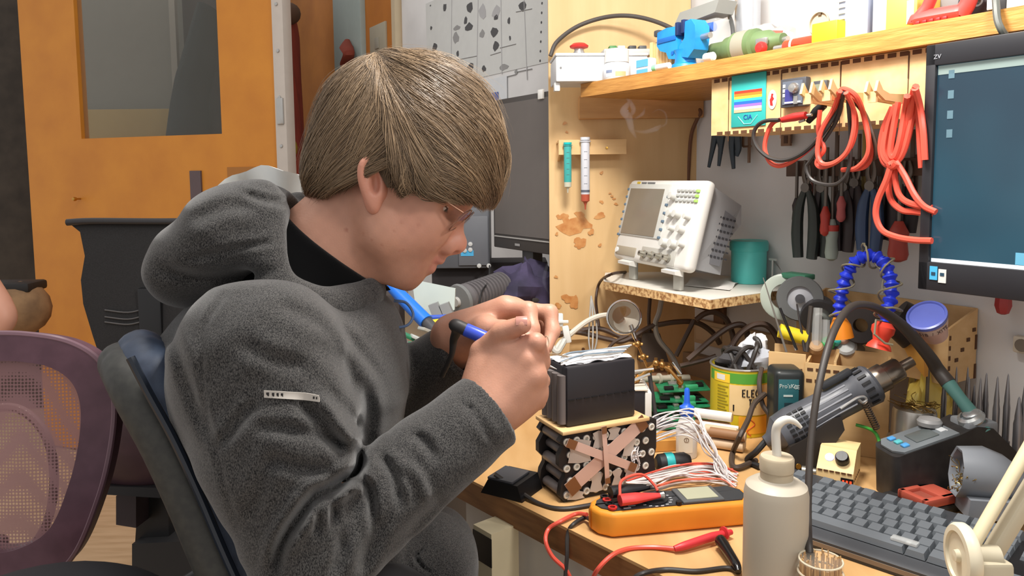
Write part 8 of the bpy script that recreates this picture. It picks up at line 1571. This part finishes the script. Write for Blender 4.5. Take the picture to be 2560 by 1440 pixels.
# finned motor with fan
a0, a1 = P(1150, 752, 1.72), P(1262, 712, 1.84); ax_ = nz(a1-a0); L = np.linalg.norm(a1-a0); rm = .036; t = thing('finned_motor', 'grey finned electric motor with a round end plate on the second bench', 'motor', a0); M_fm = plain('motor_grey', (104, 100, 102), .5)
prof = [(rm*.4, 0)]
for k in range(12): prof += [(rm*.98, L*(.12+.07*k)), (rm*.98, L*(.145+.07*k)), (rm*.86, L*(.15+.07*k)), (rm*.86, L*(.185+.07*k))]
b = MB(); b.lathe(prof+[(rm*.5, L)], a0, ax_, 24); obj('finned_body', b, M_fm, t); b = MB(); b.lathe([(rm*.2, -.010), (rm*1.05, -.008), (rm*1.1, .0), (rm*1.0, .006)], a0, ax_, 26); obj('end_plate', b, plain('plate_grey', (120, 122, 122), .45), t); b = MB(); b.lathe([(.010, -.016), (.012, -.010), (.012, -.008)], a0, ax_, 14); obj('hub', b, plain('hub_light', (176, 174, 170), .4), t)
obj('thin_lead', MB().tube([P(1224, 664, 1.95), P(1222, 700, 1.80), P(1204, 730, 1.70), P(1198, 770, 1.68)], .002, 6, 6), M_blk2, label='thin black lead hanging from the instrument to the finned motor', cat='wire')
# white tray, clips, pliers, blue handle
b = MB(); b.prism([P(x, y, 1.62) for x, y in [(1030, 700), (1138, 722), (1136, 775), (1085, 790), (1040, 775)]], CF*.02); obj('plastic_tray', b, plain('pale_mint_plastic', (206, 218, 214), .4), label='pale white-green plastic tray under the chin', cat='tray')
for k, (x0, lb) in enumerate([(1078, 'grey plastic clip nearer the white tray edge'), (1106, 'second grey plastic clip beside the finned motor')]):
    b = MB(); b.prism([P(x, y, 1.56) for x, y in [(x0-8, 764), (x0+14, 756), (x0+28, 788), (x0+4, 795)]], CF*.03); obj('plastic_clip', b, plain('clip_grey', (150, 152, 152), .4), label=lb, cat='clip')
b = MB(); b.tube([P(1076, 795, 1.52), P(1120, 793, 1.52)], .006, 10); obj('blue_marker', b, plain('marker_blue', (60, 92, 190), .4), label='short blue marker lying above the yellow one', cat='marker'); b = MB(); b.tube([P(1076, 808, 1.5), P(1122, 803, 1.5)], .007, 10); obj('yellow_marker', b, plain('marker_yellow', (240, 206, 40), .4), label='short yellow marker on the second bench', cat='marker')
t = thing('blue_tool', 'long blue-handled tool slanting behind the chin with a grey shank', 'tool', P(1066, 805, 1.5)); b = MB(); b.tube([P(975, 712, 1.56), P(1010, 748, 1.54), P(1066, 805, 1.50)], [.012, .014, .015], 14, 4); obj('handle', b, plain('vivid_blue', (34, 120, 232), .35), t); b = MB(); b.tube([P(1066, 805, 1.50), P(1110, 850, 1.46)], [.012, .012], 12); obj('shank', b, M_dgrey, t)
fbox(920, 985, 672, 732, 1.9, .06, plain('tan_box', (206, 186, 142), .6), 'tan_box', 'tan box behind the collar on the second bench', 'box')
fbox(925, 1000, 735, 860, 1.72, .08, plain('brown_black2', (64, 56, 54), .6), 'dark_carton', 'dark carton behind the chest of the jacket', 'carton')
b = MB(); b.tube([P(950, 800, 1.6), P(985, 850, 1.55), P(1030, 900, 1.5)], .020, 14, 4); obj('grey_hose', b, plain('hose_grey', (120, 116, 114), .6), label='fat grey hose lying behind the jacket front', cat='hose')
for k, (x, y, cc) in enumerate([(1020, 840, (56, 128, 90)), (1046, 846, (196, 200, 196)), (1066, 826, (176, 176, 168)), (1040, 862, (70, 140, 110)), (1092, 838, (150, 110, 60))]):
    b = MB(); b.box(P(x, y, 1.46), (.03, .02, .006), rotz(.4*k)@np.array([[.9, 0, .43], [0, 1, 0], [-.43, 0, .9]]), .001); obj('circuit_scrap', b, plain('scrap_%d' % k, cc, .4), label=['green circuit scrap nearest the blue tool', 'silver component on the second bench', 'grey component by the blue tool shank', 'teal circuit scrap lower on the second bench', 'brown component beside the far sleeve'][k], cat='circuit scrap')
# ================================================================ room side: coat, things behind the door, chairs
M_coat = mat('red_coat', (150, 62, 44), .85, c2=(120, 48, 38), nscale=6, stretch=(3, 3, .6)); dcoat = 3.55
t = thing('hanging_coat', 'faded red work coat hanging between the door post and the orange wall', 'coat', P(735, 440, dcoat)); b = MB()
b.tube([P(722, 30, dcoat), P(728, 90, dcoat), P(730, 180, dcoat), P(738, 300, dcoat), P(742, 460, dcoat)], [.05, .07, .075, .07, .075], 14, 5, flat=(1, .5)); b.tube([P(714, 110, dcoat-.05), P(718, 200, dcoat-.06), P(736, 330, dcoat-.06), P(740, 440, dcoat-.06)], [.02, .04, .035, .04], 10, 5); obj('cloth', b, M_coat, t); b = MB(); b.sph(P(722, 34, dcoat-.06), (.055, .05, .05)); obj('dark_hood', b, plain('hood_brown', (96, 72, 56), .8), t); b = MB(); b.tube([P(715, 330, dcoat-.08), P(728, 370, dcoat-.1), P(720, 400, dcoat-.09)], [.02, .03, .02], 10, 4); obj('yellow_patch', b, plain('mustard', (166, 140, 48), .8), t)
# behind the door glass
b = MB(); b.box(P(330, 160, 3.95), (1.3, .04, 2.2)); obj('grey_screen', b, plain('grey_wall_panel', (150, 148, 138), .8), label='grey panel seen through the door window', cat='panel')
b = MB(); b.box(P(290, 330, 3.80)+V3(0, 0, -.1), (.62, .06, .42), None, .004); obj('tan_crate', b, plain('tan_crate', (196, 170, 112), .7), label='tan crate seen through the bottom of the door window', cat='crate'); 
t = thing('dark_coat', 'dark coat hanging behind the door window', 'coat', P(480, 330, 3.72)); b = MB(); b.tube([P(520, 20, 3.7), P(500, 150, 3.7), P(480, 240, 3.7), P(470, 420, 3.7)], [.10, .16, .17, .22], 16, 5, flat=(1, .35)); obj('cloth', b, plain('charcoal_coat', (58, 62, 64), .85), t)
b = MB(); b.box(P(512, 120, 3.92), (.20, .05, 1.4), None, .01); obj('dark_locker', b, plain('locker_brown', (74, 64, 62), .7), label='dark brown locker edge seen through the door window', cat='locker')
b = MB(); b.box(P(436, 100, 3.85), (.03, .03, 1.6)); obj('pale_pole', b, plain('pole_pale', (176, 172, 160), .6), label='pale pole seen through the door window', cat='pole')
# dark gap left of the door
b = MB(); b.box(P(10, 500, 4.05), (.42, .12, 2.8), None, .02); obj('concrete_column', b, mat('concrete', (74, 66, 58), .9, c2=(58, 52, 46), nscale=9), label='dark rough concrete column beyond the orange door', cat='column')
t = thing('coat_pile', 'brown rumpled bags on a dark shelf past the door edge', 'bags', P(60, 830, 2.75)); b = MB(); b.sph(P(55, 770, 2.8), (.10, .09, .10)); obj('bag', b, mat('brown_bag', (150, 118, 84), .8, c2=(110, 84, 60), nscale=12), t); b = MB(); b.box(P(35, 715, 2.8), (.18, .12, .035), None, .01); obj('dark_strap', b, plain('strap_black', (34, 32, 32), .6), t)
t = obj('bare_arm', MB().tube([P(-40, 700, 1.9), P(-8, 760, 1.88), P(8, 800, 1.87), P(-20, 850, 1.86)], [.03, .034, .03, .02], 14, 6), plain('arm_skin', (206, 150, 126), .5), label='pinkish bare arm of someone just outside the frame edge', cat='person')
# white bag behind the hood
b = MB(); g = []
for i in range(13):
    u2 = i/12; g.append([P(545+u2*215, 478-(1-v2)*(62*math.sin(u2*2.4+.25)+4*math.sin(u2*15))+v2*50, 1.45+.05*math.sin(u2*6)+.08*v2) for v2 in np.linspace(0, 1, 7)])
b.slab(g, CF*.04); obj('paper_bag', b, mat('pale_blue_paper', (240, 247, 248), .6, c2=(226, 236, 240), nscale=8), label='crumpled pale blue-white bag resting behind the hood', cat='bag')
M_chair = mat('black_mesh_cloth', (26, 25, 26), .7, c2=(34, 33, 34), nscale=300)
def column(px, d, z0, z1, r, m_, parent, name='gas_column'):
    q = P(px, 1200, d); b = MB(); b.cyl(V3(q[0], q[1], z0), V3(q[0], q[1], z1), r, 16); return obj(name, b, m_, parent), q
# black chair further back: waisted backrest
dB = 1.95; t = thing('office_chair', 'black waisted office chair backrest standing before the orange door', 'chair', P(330, 900, dB)*[1, 1, 0])
outl = [(170, 556), (200, 580), (212, 640), (202, 700), (208, 760), (232, 840), (262, 930), (520, 930), (540, 800), (560, 640), (560, 556)]
b = MB(); b.prism([P(x, y, dB) for x, y in outl], CF*.035); obj('backrest', b, M_chair, t)
b = MB(); b.tube([P(168, 556, dB-.006), P(230, 553, dB-.008), P(400, 554, dB-.008), P(560, 552, dB-.006)], .009, 10, 4); obj('top_rail', b, plain('rail_black', (44, 42, 44), .35), t)
qs = P(380, 1000, dB); b = MB(); b.box((qs[0], qs[1]+.28, .50), (.46, .44, .07), None, .03, 4); obj('seat', b, M_chair, t); b = MB(); b.cyl((qs[0], qs[1]+.28, .06), (qs[0], qs[1]+.28, .47), .025, 14); obj('gas_column', b, M_dgrey, t)
for k in range(5): b = MB(); a_ = k*2*PI/5; b.tube([(qs[0], qs[1]+.28, .09), (qs[0]+.26*math.cos(a_), qs[1]+.28+.26*math.sin(a_), .06)], [.022, .016], 10); b.sph((qs[0]+.26*math.cos(a_), qs[1]+.28+.26*math.sin(a_), .03), .03); obj('foot', b, M_blk, t)
b = MB(); b.box((qs[0], qs[1]+.02, .72), (.06, .02, .45), None, .006); obj('back_bar', b, M_blk, t)
for k, yy in enumerate((775, 792, 805)): b = MB(); b.tube([P(262, yy, dB-.003), P(320, yy+6, dB-.004), P(365, yy-4, dB-.003)], .002, 6, 5); obj('scratch', b, plain('scratch_grey', (84, 82, 82), .6), t)
# plum mesh chair close to the camera
dP = .98; M_plum = mat('plum_plastic', (98, 66, 78), .45, c2=(86, 56, 68), nscale=40)
t = thing('mesh_chair', 'plum office chair with a see-through mesh back nearest the door side', 'chair', P(40, 1200, dP+.1)*[1, 1, 0])
def rrect(pts, n=10): return spline(pts+[pts[0]], n)[:-1]
outer = rrect([(-60, 836), (60, 838), (170, 858), (246, 908), (278, 990), (272, 1110), (238, 1250), (170, 1400), (60, 1470), (-60, 1480), (-200, 1400), (-240, 1150), (-200, 900)])
cx_, cy_ = 20, 1130; inner = np.array([[cx_+(x-cx_)*.70, cy_-10+(y-cy_)*(.76 if y < cy_ else .70), 0] for x, y in outer[:, :2]]) if outer.shape[1] == 3 else np.array([[cx_+(x-cx_)*.70, cy_-10+(y-cy_)*.74] for x, y in outer])
def bulge(x, y): return dP-.03*math.cos((x-20)/270*1.2)+.0
def ptp(q): return P(q[0], q[1], bulge(q[0], q[1]))
n_ = len(outer); fo = np.array([ptp(q) for q in outer]); fi = np.array([ptp(q) for q in inner]); fb2 = fo+CF*.03; fi2 = fi+CF*.03; b = MB()
b.add(np.vstack([fo, fi, fi2, fb2]), [(a*n_+i, a*n_+(i+1) % n_, ((a+1) % 4)*n_+(i+1) % n_, ((a+1) % 4)*n_+i) for a in range(4) for i in range(n_)]); obj('back_frame', b, M_plum, t, ang=60)
b = MB(); b.tube(np.vstack([fo, fo[:1]])+CF*.004, .0045, 8); obj('frame_edge', b, plain('plum_edge', (120, 90, 100), .3), t)
mm_ = bpy.data.materials.new('plum_mesh'); mm_.use_nodes = True; nt = mm_.node_tree; bs = nt.nodes['Principled BSDF']; bs.inputs['Base Color'].default_value = (*lin((150, 110, 112)), 1); bs.inputs['Roughness'].default_value = .5; tc = nt.nodes.new('ShaderNodeTexCoord'); mp = nt.nodes.new('ShaderNodeMapping'); mp.inputs['Scale'].default_value = (1, 1, 1); ck = nt.nodes.new('ShaderNodeTexVoronoi'); ck.inputs['Scale'].default_value = 230; ck.inputs['Randomness'].default_value = 0.1; rp = nt.nodes.new('ShaderNodeValToRGB'); rp.color_ramp.elements[0].position = .30; rp.color_ramp.elements[1].position = .42; rp.color_ramp.elements[0].color = (.22, .22, .22, 1); rp.color_ramp.elements[1].color = (.85, .85, .85, 1)
nt.links.new(tc.outputs['Object'], mp.inputs[0]); nt.links.new(mp.outputs[0], ck.inputs['Vector']); nt.links.new(ck.outputs['Distance'], rp.inputs[0]); nt.links.new(rp.outputs[0], bs.inputs['Alpha'])
b = MB(); b.add(np.vstack([fi+CF*.012, np.mean(fi, 0)[None]+CF*.006]), [(i, (i+1) % n_, n_) for i in range(n_)]); obj('mesh_net', b, mm_, t)
b = MB(); b.tube([P(-60, 1030, dP+.04), P(40, 1020, dP+.045), P(110, 1080, dP+.05), P(135, 1180, dP+.05), P(120, 1300, dP+.05), P(60, 1400, dP+.05)], .006, 8, 6); obj('lumbar_wire', b, plain('lumbar_tan', (150, 120, 116), .5), t)
q = P(20, 1420, dP+.1); b = MB(); b.box((q[0]-.05, q[1]-.22, .48), (.48, .40, .07), None, .03, 4); obj('seat', b, M_plum, t); b = MB(); b.cyl((q[0]-.05, q[1]-.22, .05), (q[0]-.05, q[1]-.22, .45), .026, 14); obj('gas_column', b, M_dgrey, t); b = MB(); b.box((q[0]-.05, q[1]+.02, .56), (.07, .03, .30), None, .01); obj('back_bar', b, M_blk, t)
for k in range(5): b = MB(); a_ = k*2*PI/5+.4; b.tube([(q[0]-.05, q[1]-.22, .09), (q[0]-.05+.27*math.cos(a_), q[1]-.22+.27*math.sin(a_), .055)], [.022, .016], 10); obj('foot', b, M_blk, t)
# plum headrest cushion / second plum chair behind
t = thing('plum_armchair', 'dark plum leather chair back wedged behind the black chair', 'chair', P(340, 1200, 1.42)*[1, 1, 0]); b = MB(); dQ = 1.42
b.sph(P(340, 1060, dQ), (.10, .05, .135), None, 22, 14); obj('cushion', b, mat('plum_leather', (72, 50, 56), .45, c2=(60, 42, 46), nscale=20), t)
b = MB(); b.prism([P(x, y, dQ-.03) for x, y in [(250, 1215), (400, 1220), (400, 1245), (252, 1236)]], CF*.06); obj('lower_rail', b, M_blk, t)
b = MB(); b.prism([P(x, y, dQ) for x, y in [(290, 1240), (340, 1236), (340, 1320), (290, 1312)]], CF*.05); obj('lever_box', b, plain('lever_plum', (52, 42, 46), .5), t)
b = MB(); b.prism([P(x, y, dQ+.05) for x, y in [(345, 1240), (420, 1240), (425, 1480), (330, 1480)]], CF*.06); obj('post', b, M_blk, t)
b = MB(); b.prism([P(x, y, dQ+.02) for x, y in [(330, 1360), (480, 1352), (480, 1480), (330, 1480)]], CF*.10); obj('base_cover', b, plain('cover_black', (38, 38, 40), .5), t)
# the sitter's own chair: tilted back shell
dS = .97; t = thing('office_chair', 'black and blue-grey office chair the person leans back into', 'chair', pelvis*[1, 1, 0])
spn = spline([(318, 900, 0), (362, 985, 0), (425, 1100, 0), (490, 1240, 0), (545, 1370, 0), (590, 1470, 0)], 5)
def slabsolid(dx, dy, half, r): return [('u', (lambda p, f=[cap(C(q[0]+dx, q[1]+dy, dS-half+.03*math.exp(-i*.5)*1.5), C(q[0]+dx, q[1]+dy, dS+half-.03*math.exp(-i*.5)*1.5), r) for i, q in enumerate(spn)]: np.minimum.reduce([g_(p) for g_ in f])), 0)]
lo_, hi_ = np.min([C(240, 1560, .70), C(240, 1560, 1.22)], 0), np.max([C(700, 800, .70), C(700, 800, 1.22)], 0)
solid('back_shell', slabsolid(-14, 8, .185, .024), lo_, hi_, .006, mat('shell_grey', (58, 58, 54), .55, c2=(48, 48, 46), nscale=120), t)
solid('back_cushion', slabsolid(34, -16, .175, .027), lo_, hi_, .006, mat('cushion_blue', (56, 68, 88), .55, c2=(44, 54, 72), nscale=60), t)
b = MB(); b.tube([P(q[0]+8, q[1]-6, dS-.212) for q in spn], .0045, 8); obj('edge_piping', b, plain('piping_dark', (30, 36, 46), .25), t)
pw = pelvis; b = MB(); b.box((pw[0]+.06, pw[1], .46), (.46, .46, .07), None, .03, 4); obj('seat', b, M_chair, t); b = MB(); b.cyl((pw[0]+.05, pw[1], .05), (pw[0]+.05, pw[1], .43), .026, 14); obj('gas_column', b, M_dgrey, t); b = MB(); b.tube([(pw[0]-.02, pw[1], .44), (pw[0]-.22, pw[1], .50), (pw[0]-.27, pw[1], .62), tuple(P(560, 1420, dS))], .02, 10, 4); obj('back_bar', b, M_blk, t)
for k in range(5): b = MB(); a_ = k*2*PI/5+.2; b.tube([(pw[0]+.05, pw[1], .09), (pw[0]+.05+.28*math.cos(a_), pw[1]+.28*math.sin(a_), .055)], [.022, .016], 10); obj('foot', b, M_blk, t)
# dark bag at the bottom corner
b = MB(); b.sph(P(130, 1575, .80), (.135, .10, .055), None, 24, 14); obj('dark_cushion', b, plain('charcoal_cushion', (44, 44, 48), .7), label='rounded charcoal cushion edge below the plum mesh chair', cat='cushion')
